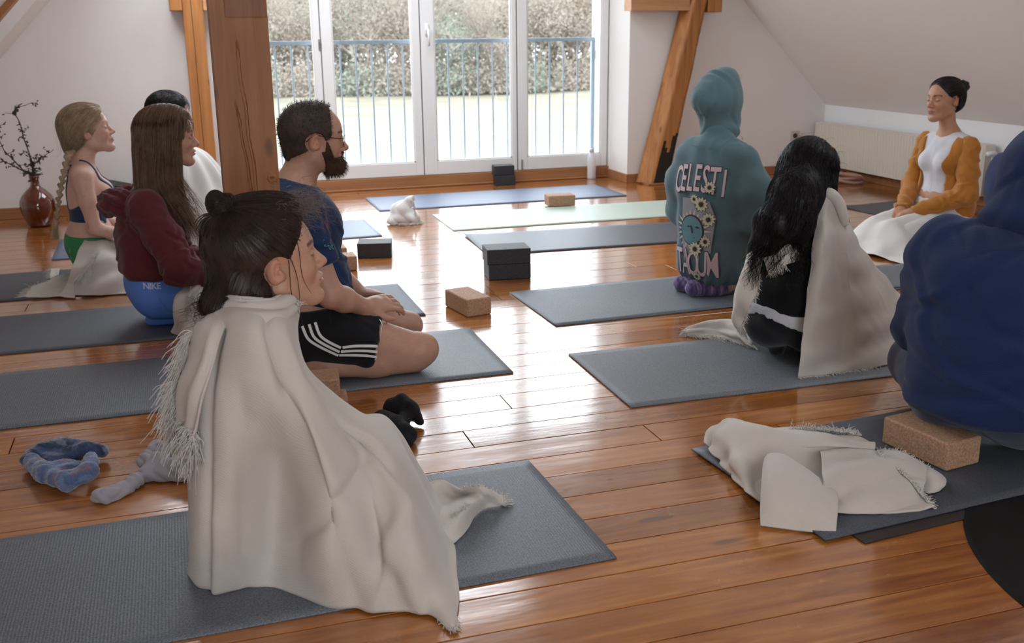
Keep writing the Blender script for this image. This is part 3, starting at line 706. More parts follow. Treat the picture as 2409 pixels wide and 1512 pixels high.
# leaning brace, rough hewn and charred at the foot
br=empty('pillar_3',(3.53,7.4,0),'rough leaning timber brace, charred black at its foot, right of the glass doors','brace',kind='structure')
def brace():
    nz=90; V=[];zz=np.linspace(0.012,1.62,nz); r=random.Random(4)
    A=np.zeros((nz,24,3))
    for i,z in enumerate(zz):
        t=z/1.387; cx0=3.435+t*(3.79-3.435); cx1=3.635+t*(3.925-3.635); e=(cx0*.55+cx1*.45)-.02
        # cross-section: left face (lighter) and front face; corner pulled towards the viewer
        P=[(cx0-.02,7.46),(e-.02,7.335),(cx1,7.345),(cx1+.01,7.47)]
        q=[]
        for a,b in zip(P,P[1:]+P[:1]):
            for k in range(6): s=k/6; q.append((a[0]*(1-s)+b[0]*s,a[1]*(1-s)+b[1]*s,z))
        A[i]=q
    W=A.reshape(-1,3); ang=np.arctan2(W[:,1]-7.4,1); n=wav(W*np.array([1,1,.6]),3,7,6)*.006+wav(W,6,22,6)*.003
    W[:,0]+=n; W[:,1]+=n*.6
    F=gridF(nz,24,True)
    c=W[F].mean(1); e=(3.435+(3.635-3.435)*.45); dark=((c[:,2]<.30+.06*np.sin(c[:,0]*60)+.5*(c[:,0]-3.62))&(c[:,1]<7.45)&(c[:,0]>3.50+c[:,2]*.24))
    fm=np.where(dark,1,0)
    mesh('brace_timber',W,F[:, ::-1],None,br,mats=[M_brace,M_char],fm=fm)
brace()
box('foot_plate',3.45,3.66,7.30,7.495,0,.012,M_skirt,br,bev=.002)
V,F=join([(boxv(3.30,3.785,7.36,7.49,1.31,1.5),BOXF)]); o=mesh('cross_beam',V,F,M_beam,br)
box('cross_beam',3.93,4.045,7.33,7.48,1.297,1.5,M_brace,br,bev=.005)
# white dormer lining (lit look put into its colour) and a rafter on the left slope, upper left corner
def on_slope(name,z0,z1,y0,y1,th,mat):
    q=[]
    for z in (z0,z1):
        x=(z-1.034)/1.06-1.055; q.append((x,z))
    n=np.array((1.06,-1.))/np.hypot(1.06,1); V=[(q[0][0],y0,q[0][1]),(q[1][0],y0,q[1][1]),(q[1][0],y1,q[1][1]),(q[0][0],y1,q[0][1])]
    V=[(x-n[0]*.002,y,z-n[1]*.002) for x,y,z in V]+[(x+n[0]*th,y,z+n[1]*th) for x,y,z in V]; return setp(mesh(name,V,[tuple(f[::-1]) for f in BOXF],mat),kind='structure')
on_slope('trim_2',.75,1.75,5.98,6.62,.025,plain('lit_lining_white',(.93,.94,.96),.3)); on_slope('trim_3',.75,1.85,5.86,5.96,.03,M_brace)

# ------------------------------------------------------------------ outside
def meadow():
    t=NT('winter_meadow'); v=t.co('Object'); n=t.noise(v,.35,5,.6); n2=t.noise(v,3.,5,.7)
    c=t.ramp(n,[(.3,(.10,.088,.060)),(.5,(.145,.128,.092)),(.7,(.16,.145,.10))]); c=t.mix(t.ramp(n2,[(.55,(0,)*3),(.75,(.5,)*3)]),c,(.085,.08,.065)); t.set(Base_Color=c,Roughness=1.); return t.m
n=60; gx=np.linspace(-60,110,n); gy=np.linspace(8.6,150,n); X,Y=np.meshgrid(gx,gy,indexing='ij')
P=np.stack([X,Y,-3.2+.15*np.sin(X*.21)*np.cos(Y*.17)],-1).reshape(-1,3); P[:,2]+=.12*wav(P,4,.09)
setp(mesh('ground',P,gridF(n,n)[:, ::-1],meadow(),smooth=True),kind='structure')
M_bark=plain('pale_bark',(.30,.26,.23),.9,var=.3,vscale=2)
def leafm(name,c):
    t=NT(name); oi=t.n('ObjectInfo').outputs['Random']; t.set(Base_Color=t.mix(t.noise(t.co('Object'),1.5,3),tuple(x*.7 for x in c),tuple(x*1.25 for x in c)),Roughness=.9); tl=t.n('BsdfTranslucent',{'Color':(*tuple(min(1,x*1.15) for x in c),1)}); mx=t.n('MixShader',{0:.5,1:t.b.outputs[0],2:tl.outputs[0]}); t.t.links.new(mx.outputs[0],t.out.inputs[0]); return t.m
LM=[leafm('hazed_green_leaves',(.30,.325,.25)),leafm('hazed_brown_leaves',(.36,.31,.26)),leafm('hazed_grey_green_leaves',(.28,.31,.255))]  # distance haze put into pale, even leaf colours
def tree_proto(seed,kind,h=10.):
    r=np.random.default_rng(seed); paths=[];ends=[]
    def grow(p,d,L,rad,lev):
        n=5; P=[p]; 
        for i in range(n-1):
            d=d+r.normal(size=3)*.16; d[2]+=.05; d/=np.linalg.norm(d); P.append(P[-1]+d*L/(n-1))
        paths.append((np.array(P),np.linspace(rad,rad*.55,n)))
        if lev>=3: ends.extend(P[2:]); return
        for k in range(4 if lev else 8):
            t=r.uniform(.3,1) if lev else r.uniform(.25,1); j=min(int(t*(n-1)),n-1); q=P[j]
            a=r.uniform(0,6.28); e=np.array([math.cos(a),math.sin(a),r.uniform(.15,.8)]); e=e+d*.5; e/=np.linalg.norm(e)
            grow(q,e,L*r.uniform(.42,.6),rad*.5,lev+1)
    grow(np.zeros(3),np.array([0,0,1.]),h*.6,.16,0)
    V,F=join([tube(p,q,4,False) for p,q in paths]); E=np.array(ends); m=11000
    c=E[r.integers(0,len(E),m)]+r.normal(size=(m,3))*h*.06; s=r.uniform(.04,.085,m)[:,None]; a=r.normal(size=(m,3)); a/=np.linalg.norm(a,axis=1,keepdims=True); b=np.cross(a,r.normal(size=(m,3))); b/=np.linalg.norm(b,axis=1,keepdims=True)
    k_=m//4; c[:k_]=np.stack([r.normal(size=k_)*.9,r.normal(size=k_)*.9,r.uniform(.3,h*.45,k_)],1)
    Q=np.stack([c-a*s,c+b*s*.6,c+a*s,c-b*s*.6],1).reshape(-1,3); FQ=np.arange(4*m).reshape(m,4)
    return V,F,Q,FQ
protos=[]
for i,(kd,lab) in enumerate(((0,'pale green'),(1,'brown-leaved'),(2,'grey-green'),(1,'russet'))):
    V,F,Q,FQ=tree_proto(20+i,kd)
    o=mesh('tree',np.array(V)+np.array((0,0,-50)),F,M_bark,org=(0,0,-50)); cr=mesh('foliage',Q+np.array((0,0,-50)),FQ,LM[kd],o); setp(cr,kind='stuff'); protos.append((o,cr))
rt=random.Random(12); used=set(); k=0
words_=['slender','broad','bushy','thin','tall','low']
for row,(yy,n0) in enumerate(((77,27),(84,24),(91,20))):
    for i in range(n0):
        x=-8+60*(i+rt.uniform(.3,.7))/n0; y=yy+rt.uniform(-2.5,2.5); pi=rt.randrange(4); o,cr=protos[pi]
        if pi in used:
            o2=o.copy(); COL.objects.link(o2); c2=cr.copy(); COL.objects.link(c2); c2.parent=o2
        else: o2=o; used.add(pi)
        s=rt.uniform(.8,1.25)*(1+.3*row); o2.location=(x,y,-3.25); o2.rotation_euler=(0,0,rt.uniform(0,6)); o2.scale=(s,s,s*rt.uniform(.9,1.2))
        setp(o2,'hazy winter tree in the wood at the far edge of the meadow','tree','trees at the edge of the meadow')
E2=[]
def shrub(V0,seed,n,h,w,tw):
    r=np.random.default_rng(seed); parts=[]; ends=[]
    for i in range(n):
        a=r.uniform(0,6.28); p=np.array(V0)+np.array([math.cos(a)*.1,math.sin(a)*.1,0]); d=np.array([math.cos(a)*w,math.sin(a)*w,1.]); P=[p]
        for k in range(8): d=d+r.normal(size=3)*.25; d[2]=abs(d[2]); d/=np.linalg.norm(d); P.append(P[-1]+d*h/8); 
        ends+=P[4:]; parts.append(tube(P,np.linspace(tw,tw*.3,9),4,False))
        for q in range(3,8):
            e=d+r.normal(size=3)*.8; parts.append(tube([P[q],P[q]+e*.12*h*.5,P[q]+e*.2*h*.5+np.array([0,0,.05])],[tw*.35,tw*.25,tw*.15],3,False)); ends.append(P[q]+e*.2*h*.5)
    return join(parts),np.array(ends)
# undergrowth along the wood's edge
for j in range(26):
    r=np.random.default_rng(200+j); x=-8+60*(j+.5)/26+r.uniform(-.8,.8); m=1300; c=np.stack([x+r.normal(size=m)*1.1,73.5+r.normal(size=m)*.8,-3.2+np.abs(r.normal(size=m))*1.1],1)
    a=r.normal(size=(m,3))*.07; b=np.cross(a,r.normal(size=(m,3))); b/=np.linalg.norm(b,axis=1,keepdims=True)*14
    Q=np.stack([c-a,c+b,c+a,c-b],1).reshape(-1,3); o=mesh('thicket',Q,np.arange(4*m).reshape(m,4),LM[[1,1,2][j%3]],org=(x,73.5,-3.2)); setp(o,'low russet thicket before the trees at the edge of the meadow','thicket','thickets at the edge of the meadow','stuff')
(VF),en=shrub((4.55,12.,-3.2),5,16,3.4,.28,.012); o=mesh('garden_shrub',VF[0],VF[1],M_bark,org=(4.55,12,-3.2)); setp(o,'bare twiggy shrub just outside below the right-hand glass door','shrub')

# ------------------------------------------------------------------ mats and blocks
def ymat(x,y,ang,L,Wd,mat,label,th=.005,name='yoga_mat',z0=.0008,wave=0.,group=None,curl=None):
    nx,ny=60,16; u=np.linspace(0,L,nx); v=np.linspace(0,Wd,ny); U,Vv=np.meshgrid(u,v,indexing='ij'); c,s=math.cos(ang),math.sin(ang)
    X=x+U*c-Vv*s; Y=y+U*s+Vv*c; Z=np.full_like(X,z0+th)
    if wave: Z=Z+wave*(1+np.sin(U*7+Vv*2))*np.exp(-((U-.35)/.3)**2)
    if curl: Z=Z+curl*smoothstep(.16,0,U)*smoothstep(.2,.6,Vv)
    T=np.stack([X,Y,Z],-1).reshape(-1,3); B=T-np.array([0,0,th]); B[:,2]=np.maximum(B[:,2],z0)
    F=gridF(nx,ny); n=nx*ny; loop=[i*ny for i in range(nx)]+[(nx-1)*ny+j for j in range(1,ny)]+[i*ny+ny-1 for i in range(nx-2,-1,-1)]+[j for j in range(ny-2,0,-1)]
    side=np.array([(a,a+n,b+n,b) for a,b in zip(loop,loop[1:]+loop[:1])]); FF=np.concatenate([F,F[:, ::-1]+n,side[:, ::-1]])
    o=mesh(name,np.concatenate([T,B]),FF,mat); return setp(o,label,'yoga mat',group)
L0=1.83
ymat(1.2546,6.896,-.0012,L0,.6,M_matblue,'light blue yoga mat lying nearest the glass doors, with nobody on it')
mt=ymat(1.5456,6.020,-.0173,L0,.6,M_matgreen,'pale mint green yoga mat with a cork block at its far edge')
ymat(1.5414,5.266,-.0451,L0,.6,M_matd,'dark navy yoga mat just behind the two stacked black blocks',curl=.006)
ymat(1.412,3.838,.0213,L0,.6,M_mat,'grey yoga mat under the purple striped socks of the teal-hooded person')
ymat(1.3107,2.863,-.0199,L0,.6,M_matg,'mid grey textured mat under the long black-haired person')
ymat(1.0598-L0,3.334+.006,-.0087,L0,.6,M_mat,'grey yoga mat under the bearded man in shorts')
ymat(.8751-L0,1.957-.03,.0235,L0,.6,M_mat,'large grey ribbed mat under the person wrapped in a cream blanket')
ymat(.9403-L0,4.192,-.0013,L0,.6,M_mats,'dark slate mat under the person in a burgundy hooded top')
ymat(1.1026-L0,6.012-.02,.0124,L0,.6,M_matblue,'blue-grey mat whose free end shows beyond the bearded man')
ymat(.75-L0,5.095,0,L0,.6,M_matd,'black mat under the blond person with the plait')
ymat(4.28,5.50,.12,.66,.42,M_matd,'small navy mat corner showing behind the speaker',curl=.01)
ymat(2.93,3.885,.0,1.0,.40,M_mat,'grey mat end showing between the draped person and blue hooded sitter',z0=.0075)
ymat(1.375,1.880,.075,L0,.6,M_mats,'slate grey mat under the seated person in a navy hooded top',z0=.006)
ymat(1.46,1.845,.085,1.75,.6,plain('brown_rubber',(.03,.022,.018),.6,.3,60),'thin dark brown mat under the slate grey mat',z0=.0008,th=.004)
def disc():
    c=np.array([2.30,1.42]); a=np.linspace(0,2*np.pi,96,endpoint=False); R=.70; r=[0.001,R*.5,R-.012,R-.004,R]; z=[.008,.008,.008,.007,.0008]
    A=np.array([[(c[0]+q*math.cos(t),c[1]+q*math.sin(t),zz) for t in a] for q,zz in zip(r,z)]); o=mesh('round_mat',A.reshape(-1,3),gridF(5,96,True),M_round,smooth=False); setp(o,'round black rubber mat on the boards in the lower right corner','mat')
disc()
def block(x,y,z,ang,mat,label,L=.225,D=.115,H=.075,bev=.007,name='yoga_block',group=None,vary=None):
    """x,y = near-left corner, ang = direction of the long side"""
    c,s=math.cos(ang),math.sin(ang); P=[(0,0),(L,0),(L,D),(0,D)]; P=[(x+a*c-b*s,y+a*s+b*c) for a,b in P]
    V=[(px,py,z) for px,py in P]+[(px,py,z+H) for px,py in P]; o=mesh(name,V,BOXF,mat); b=o.modifiers.new('b','BEVEL'); b.width=bev; b.segments=3
    o.data.polygons.foreach_set('use_smooth',np.ones(6,bool)); o.modifiers.new('w','WEIGHTED_NORMAL'); return setp(o,label,'yoga block',group)
def two(p,q,z,mat,label,D=.12,H=.075,**k):
    """block from its two bottom near corners"""
    a=math.atan2(q[1]-p[1],q[0]-p[0]); return block(p[0],p[1],z,a,mat,label,L=math.hypot(q[0]-p[0],q[1]-p[1]),D=D,H=H,**k)
two((1.382,4.712),(1.592,4.690),.0008,M_foam,'lower black foam block of the pair in the middle of the floor',D=.15,bev=.003)
two((1.376,4.716),(1.592,4.692),.0765,M_foam,'upper black foam block of the pair in the middle of the floor',D=.15,bev=.003)
two((2.342,7.745,0.000),(2.500,7.731,0.000),.0008,M_foam,'lower black block of the pair against the glass doors',D=.10,bev=.004)
two((2.338,7.768),(2.50,7.757),.0768,M_foam,'upper black block of the pair against the glass doors',D=.10,bev=.004)
two((0.857,5.449,0.000),(1.035,5.405,0.000),.0008,M_foam,'single black foam block lying beyond the bearded man',D=.14,H=.08,bev=.003)
two((2.374,6.613,0.006),(2.567,6.595,0.006),.0062,M_cork,'cork block at the far edge of the green mat',D=.12,H=.075)
block(1.101,4.093,.0008,math.radians(11),M_cork,'cork block standing alone on the boards in front of the bearded man',L=.118,D=.225,H=.078)
two((.60,5.162),(.811,5.162),.0008,M_cork,'lower cork block half hidden behind the bearded man',D=.12,H=.075)
two((.60,5.32),(.785,5.32),.0008,M_cork,'pale cork block partly hidden behind another beyond the bearded man',D=.12,H=.09)
two((.215,3.135),(.437,3.115),.0008,M_cork,'lower cork block behind the cream-draped person',D=.11,H=.05)
two((.200,3.125),(.412,3.105),.0512,M_cork,'upper cork block behind the cream-draped person',D=.12,H=.075)
two((-.10,3.06),(.08,3.05),.0008,M_foam,'black foam block half hidden under the blanket fringe',D=.12,H=.11,bev=.004)
c0=(1.905,2.102,0.012); c1=(1.876,2.300,0.012); c2=(2.002,2.104,0.012)
block(c0[0],c0[1],.0115,math.atan2(c1[1]-c0[1],c1[0]-c0[0])-math.pi/2,M_cork,'cork block under the seated person in the navy hooded top',L=.13,D=.235,H=.082)
# bottle
bt=empty('water_bottle',(3.186,7.83,0),'slim white metal water bottle on the boards by the window reveal','bottle')
M_bot=plain('white_enamel',(.75,.74,.75),.35)
lathe('bottle_body',[(.001,.001),(.032,.001),(.035,.006),(.0352,.15),(.033,.175),(.022,.203),(.0175,.215),(.0175,.22)],(3.186,7.83,0),M_bot,bt)
lathe('bottle_cap',[(.0185,.217),(.0195,.219),(.0195,.243),(.017,.246),(.001,.246)],(3.186,7.83,0),plain('brushed_steel',(.6,.6,.62),.35,metal=.6),bt)
# amber demijohn with branches
def amber():
    t=NT('amber_glass'); t.set(Base_Color=(.12,.022,.007,1),Roughness=.06,IOR=1.5); t.b.inputs['Transmission Weight'].default_value=.12; t.b.inputs['Coat Weight'].default_value=.5; return t.m
vc=(-.905,7.155,0)
vs=empty('glass_demijohn',vc,'large amber glass demijohn on the floor holding lichen-covered branches','vase')
lathe('glass_body',[(.001,.002),(.06,.002),(.074,.012),(.098,.075),(.108,.125),(.105,.165),(.088,.20),(.058,.232),(.034,.252),(.027,.268),(.0255,.305),(.031,.308),(.031,.322),(.026,.325),(.021,.322),(.020,.29),(.001,.288)],vc,amber(),vs,ns=48)
M_twig=plain('lichen_bark',(.055,.042,.03),.9,.8,120,var=.5,vscale=60)
def branch(path,seed,r0=.006,kn=14):
    r=np.random.default_rng(seed); P=catmull(np.array(path),26); P+=r.normal(size=P.shape)*.0022; parts=[tube(P,np.linspace(r0,.0016,26),6)]
    for k in range(kn):
        i=r.integers(6,26); d=r.normal(size=3); d[2]=abs(d[2])*.6; d/=np.linalg.norm(d); L=r.uniform(.02,.06); q=[P[i],P[i]+d*L*.5+r.normal(size=3)*.004,P[i]+d*L]; parts.append(tube(q,[.0024,.0016,.001],4))
        for e in range(r.integers(1,4)):
            c=q[r.integers(1,3)]+r.normal(size=3)*.006; parts.append(tube([c,c+r.normal(size=3)*.006,c+r.normal(size=3)*.008],[.0035,.0045,.002],5))
        c=P[i]+r.normal(size=3)*.003; parts.append(tube([c,c+r.normal(size=3)*.007,c+r.normal(size=3)*.009],[.004,.005,.002],5))
    V,F=join(parts); o=mesh('thorny_branch',V,F,M_twig,org=tuple(P[0])); return o
B0=np.array((-.905,7.155,.03))
brs=[([B0,(-.90,7.155,.30),(-0.945,7.200,0.623),(-0.972,7.200,0.729),(-0.864,7.200,0.773)],'upright lichen-covered branch in the demijohn, tallest of the bunch'),
 ([B0,(-.905,7.155,.30),(-0.960,7.150,0.362),(-1.062,7.150,0.513),(-1.084,7.150,0.658)],'thick dark branch leaning left out of the demijohn'),
 ([B0,(-.91,7.15,.30),(-0.988,7.100,0.383),(-1.071,7.100,0.435),(-1.116,7.100,0.476)],'low side branch reaching left from the demijohn'),
 ([B0,(-.90,7.15,.30),(-0.905,7.150,0.386),(-0.839,7.150,0.437),(-0.766,7.150,0.482)],'short branch reaching right over the demijohn'),
 ([B0,(-.90,7.16,.30),(-0.899,7.150,0.359),(-0.908,7.150,0.440),(-0.928,7.120,0.484)],'knobbly stub of branch in the middle of the demijohn'),
 ([(-0.972,7.200,0.729),(-0.983,7.200,0.795),(-1.027,7.200,0.830),(-0.992,7.200,0.855)],None),([(-1.045,7.200,0.784),(-1.005,7.200,0.725),(-0.958,7.200,0.708)],None)]
main=None
for i,(p,l) in enumerate(brs):
    if l: o=branch(p,40+i,.0075 if i==1 else .0055,16 if i<2 else 9); setp(o,l,'branch'); main=main or o
# dark chest
ch=empty('wooden_chest',(-.20,7.38,0),'old dark brown wooden chest with a sloping lid against the gable wall','chest')
M_chest=timber('dark_stained_wood',(.012,.008,.006),(.022,.014,.010),(.035,.022,.015),'x')
V=[(-.49,7.27,.004),(.08,7.27,.004),(.08,7.48,.004),(-.49,7.48,.004),(-.49,7.27,.215),(.08,7.27,.07),(.08,7.48,.07),(-.49,7.48,.215)]; mesh('chest_body',V,BOXF,M_chest,ch)
V=[(-.505,7.255,.217),(.095,7.255,.068),(.095,7.49,.068),(-.505,7.49,.217),(-.505,7.255,.238),(.095,7.255,.09),(.095,7.49,.09),(-.505,7.49,.238)]; mesh('chest_lid',V,BOXF,M_chest,ch)
# yoga straps by the radiator
V=[];t=np.linspace(0,1,90); c=np.array((4.93,6.82,.03))
P=np.stack([c[0]+.10*np.sin(t*6.28*3)*(1-.3*t),c[1]+.085*np.cos(t*6.28*3.0+.4),.012+.07*t+.008*np.sin(t*30)],1)
V,F=tube(P,.011,8); setp(mesh('coiled_strap',V,F,fabric('dusty_pink_cotton',(.42,.24,.20)),smooth=True),'coiled dusty pink strap on the floor under the radiator','strap')
def sack(name,c,r,mat,label,cat,seed):
    nu,nv=40,28; a=np.linspace(0,2*np.pi,nu,endpoint=False); b=np.linspace(.001,np.pi-.001,nv); A,B=np.meshgrid(b,a,indexing='ij')
    P=np.stack([r[0]*np.sin(A)**.7*np.cos(B),r[1]*np.sin(A)**.7*np.sin(B),r[2]*np.cos(A)],-1).reshape(-1,3)+np.array(c); P+=.012*wav(P,seed,6)[:,None]*np.array([1,1,.3]); P[:,2]=np.maximum(P[:,2],.003)
    return setp(mesh(name,P,gridF(nv,nu,True),mat,smooth=True),label,cat)
sack('duffel_bag',(4.98,5.28,.2),(.11,.12,.20),fabric('dark_blue_canvas',(.05,.07,.15)),'dark blue bag standing at the near end of the radiator','bag',3)

# ------------------------------------------------------------------ a kneeling figure in its own frame
def seiza(base,yaw,s=1.,lift=.0,arms='lap',bust=0.,female=True,sw=1.,lean=0.,handargs=(.45,),hands_at=None,knees=.10,tuck=0.):
    """groups of body volumes (x forward, y left, z up before turning): legs, torso, neck, arms, hands"""
    Rz=rotm(yaw); b=np.array(base,float); h=lift; g={}
    t=lambda P:xf(P,b,Rz,s); w=.135*sw
    L=lambda z:lean*(z-.15)
    leg=[];shin=[]
    for k in(-1,1):
        leg+=[cap((.0,k*.085,.125+h*.5),(.20,k*(.05+knees*.55),.118),.090,.072,.04),cap((.20,k*(.05+knees*.55),.118),(.42,k*knees,.078),.072,.056,.03)]
        shin+=[cap((.405,k*knees,.056),(.22+tuck,k*.095,.053),.048,.046,.03),cap((.22+tuck,k*.095,.053),(-.03+tuck,k*.075,.042),.046,.031,.02),cap((-.03+tuck,k*.075,.042),(-.17+tuck,k*.05,.030),.031,.022,.02)]
    g['hips']=t([ell((-.01,0,.165+h),(.115,.158,.105),.05)]+leg); g['shins']=t(shin)
    g['torso']=t([ell((L(.32),0,.305+h),(.080,.118*sw,.12),.06),ell((.005+L(.45),0,.43+h),(.092,.138*sw,.12),.06),
        cap((L(.5),-w*.85,.515+h),(L(.5),w*.85,.515+h),.052,.052,.05),ell((L(.2)-.0,0,.22+h),(.10,.145,.08),.05)]+
        ([ell((.075+L(.43),k*.06,.425+h),(.052*bust,.056*bust,.052*bust),.03) for k in(-1,1)] if bust else []))
    hd=np.array((.025+L(.7),0,.715+h)); g['O']=b+Rz@(hd*s); g['hd']=hd
    g['neck']=t([cap(hd+np.array((-.018,0,-.05)),(L(.55)-.005,0,.56+h),.046,.052,.03),cap((L(.55)-.012,0,.575+h),(L(.5)-.005,-w*.75,.53+h),.034,.040,.05),cap((L(.55)-.012,0,.575+h),(L(.5)-.005,w*.75,.53+h),.034,.040,.05)])
    A=[];Hd=[];J={}
    hx,hz=(.235,.195) if hands_at is None else hands_at
    for k in(-1,1):
        sh=np.array((L(.5),k*(w+.018),.522+h)); el=np.array((.03,k*(w+.05),.275+h)); wr=np.array((hx,k*.055,hz))
        A+=[cap(sh,sh+(el-sh)*.5,.046,.040,.03),cap(sh+(el-sh)*.5,el,.040,.032,.02),cap(el,el+(wr-el)*.35,.034,.032,.02),cap(el+(wr-el)*.35,wr,.032,.020,.02)]
        Hd+=hand(wr,(.75,-k*.62,-.15),(.1,-k*.2,1.),-k,*handargs,s=.95); J[k]=tuple(b+Rz@(q*s) for q in(sh,el,wr))
    g['arms']=t(A); g['hands']=t(Hd); g['J']=J; g['R']=Rz; g['b']=b; g['t']=t
    g['W']=lambda *p:b+Rz@(np.array(p,float)*s)
    return g
def loc_clip(g,f):
    """clip given in the figure's own frame"""
    R,b=g['R'],g['b']
    def c(X,Y,Z):
        x=X-b[0];y=Y-b[1]; return f(R[0,0]*x+R[1,0]*y, R[0,1]*x+R[1,1]*y, Z+0*x)
    return c
def project(prims,P,d,off=0.,lift=.0015,it=14):
    P=np.array(P,float); d=np.array(d,float); d/=np.linalg.norm(d)
    for _ in range(it):
        P=P+d*np.clip(pts_sdf(prims,P,off)-lift,-.05,.05)[:,None]*.9
    return P
def print_text(txt,size,c,right,up,nrm,prims,off,mat,parent,name='lettering',extr=.0,bold=0.,lift=.002,squash=1.):
    cu=bpy.data.curves.new('t','FONT'); cu.body=txt; cu.size=size; cu.align_x='CENTER'; cu.align_y='CENTER'; cu.offset=bold; cu.resolution_u=3; cu.space_character=.92
    ob=bpy.data.objects.new('t',cu); COL.objects.link(ob); dg=bpy.context.evaluated_depsgraph_get(); me=bpy.data.meshes.new_from_object(ob.evaluated_get(dg))
    v=np.array([q.co[:] for q in me.vertices]); f=[tuple(p.vertices) for p in me.polygons]; bpy.data.objects.remove(ob); bpy.data.meshes.remove(me)
    r=np.array(right,float);r/=np.linalg.norm(r);u=np.array(up,float);u/=np.linalg.norm(u)
    P=np.array(c)+v[:,0,None]*r*squash+v[:,1,None]*u
    P=project(prims,P-np.array(nrm)*-.06,-np.array(nrm,float),off,lift); return mesh(name,P,f,mat,parent)

# ------------------------------------------------------------------ bearded man
SK=(.50,.285,.20)
def man():
    y0=3.62; O=np.array((.434,y0,.822)); R=rotm(.05,-.05); s=1.02
    H=xf(head_prims(nose=1.05,ears=True),O,R,s)
    Hs=xf(head_prims(ears=False),O,R,s)
    sh=np.array((0.349,3.440,0.590)); el=np.array((0.434,3.375,0.333)); wr=np.array((0.568,3.470,0.255))
    sl=np.array((.385,3.81,.565)); el2=np.array((.475,3.87,.36)); wr2=np.array((0.597,3.700,0.235))
    kn=np.array((0.745,3.450,0.086)); hp=np.array((.36,3.52,.175)); an=np.array((0.376,3.450,0.057)); 
    kn2=np.array((0.783,3.790,0.081)); hp2=np.array((.37,3.72,.175)); an2=np.array((.37,3.76,.06))
    neck=[cap(O+R@np.array((-.018,0,-.03))*s,(.365,y0,.655),.058,.064,.03),cap((.355,y0,.66),(.36,y0-.13,.615),.045,.05,.05),cap((.355,y0,.66),(.36,y0+.13,.615),.045,.05,.05)]
    torso=[ell((.375,y0,.54),(.105,.175,.125),.05),cap((.37,y0-.145,.585),(.37,y0+.145,.585),.062,.062,.05),
           ell((.43,y0,.53),(.075,.145,.09),.05),ell((.385,y0,.38),(.115,.15,.15),.06),ell((.44,y0,.31),(.095,.135,.11),.05),ell((.37,y0,.22),(.125,.165,.10),.05)]
    armR=[cap(sh,sh+(el-sh)*.5,.060,.050,.03),cap(sh+(el-sh)*.5,el,.050,.043,.02),cap(el,el+(wr-el)*.35,.044,.043,.02),cap(el+(wr-el)*.35,wr,.042,.026,.02)]
    armL=[cap(sl,el2,.056,.042,.03),cap(el2,wr2,.042,.027,.02)]
    hR=hand(wr,(.9,.28,.05),(-.1,-.55,.8),-1,.45); hL=hand(wr2,(.85,-.42,.0),(.0,.5,.8),1,.55)
    th=[cap(hp,hp+(kn-hp)*.5,.105,.087,.04),cap(hp+(kn-hp)*.5,kn,.087,.058,.03),ell(kn+np.array((.012,0,-.0)),(.062,.055,.060),.02)]
    th2=[cap(hp2,hp2+(kn2-hp2)*.5,.10,.082,.04),cap(hp2+(kn2-hp2)*.5,kn2,.082,.056,.03)]
    k1=kn+np.array((-.02,0,-.035)); sn=[cap(k1,k1+(an-k1)*.4,.046,.050,.03),cap(k1+(an-k1)*.4,an,.050,.034,.03),cap(an,an+np.array((-.10,.0,-.012)),.032,.028,.02),cap(an+np.array((-.06,0,-.0)),an+np.array((-.20,.01,-.018)),.028,.018,.02)]
    k2=kn2+np.array((-.02,0,-.035)); sn2=[cap(k2,k2+(an2-k2)*.4,.046,.050,.03),cap(k2+(an2-k2)*.4,an2,.05,.034,.03),cap(an2,an2+np.array((-.2,0,-.015)),.03,.018,.02)]
    body=torso+neck+armR+armL+th+th2+sn+sn2+hR+hL+H
    o=person_mesh('person',body,O,R,s,SK,'bearded man kneeling in glasses, navy T-shirt and black striped shorts',M_skin,.009,[(wr-np.array((.02,.05,.05)),wr2+np.array((.14,.05,.05)),.0055)],floor=.0065,hres=.0038,headkw=dict(brow=(.05,.028,.02),lash=(.05,.03,.02)))
    # T-shirt
    c1=sh+(el-sh)*.60; c2=sl+(el2-sl)*.55
    sleeve=[cutp(cap(sh,c1+(el-sh)*.2,.067,.063,.03),c1,el-sh),cutp(cap(sl,c2+(el2-sl)*.2,.063,.06,.03),c2,el2-sl)]
    T=torso+neck[1:]+sleeve
    def clipS(X,Y,Z): return np.maximum(.205+.10*(X-.40)-Z,  (Z-.700)+.30*(X-.33))
    def fold(V,N):
        x,y,z=V.T; near=smoothstep(.62,.3,z)
        return .006*wav(V*np.array((1,1,.55)),3,6)*1.0+.004*near*wav(V*np.array((.6,1,1.6)),5,11)+.004+crease(V,4,30,.005,.010,.09,.5)
    t=garment('t_shirt',T,.008,fabric('navy_jersey',(.012,.028,.085),900,var=.25,sheen=.1),o,.0075,clipS,fold)
    T_=[(c,.008) for c in T]
    M_teal=plain('faded_teal_print',(.08,.20,.26),.8); M_red=plain('red_print',(.42,.03,.05),.8); M_wh=plain('white_print',(.75,.75,.75),.8)
    def rib(pts,w,mat,nm,off=.012,n=30): return ribbon(nm,T,pts,w,mat,t,off=off,n=n)
    c=np.array((0.427,3.375,0.504))
    for k in range(7):
        a=k*2*np.pi/7; u=np.array((1,0,-.1)); v=np.array((.08,0,1.)); P=[c+(u*math.cos(a+q)+v*math.sin(a+q))*r for q,r in((-.35,.008),(-.28,.015),(0,.024),(.28,.015),(.35,.008))]
        rib(P,.0028,M_teal,'sleeve_print',n=14)
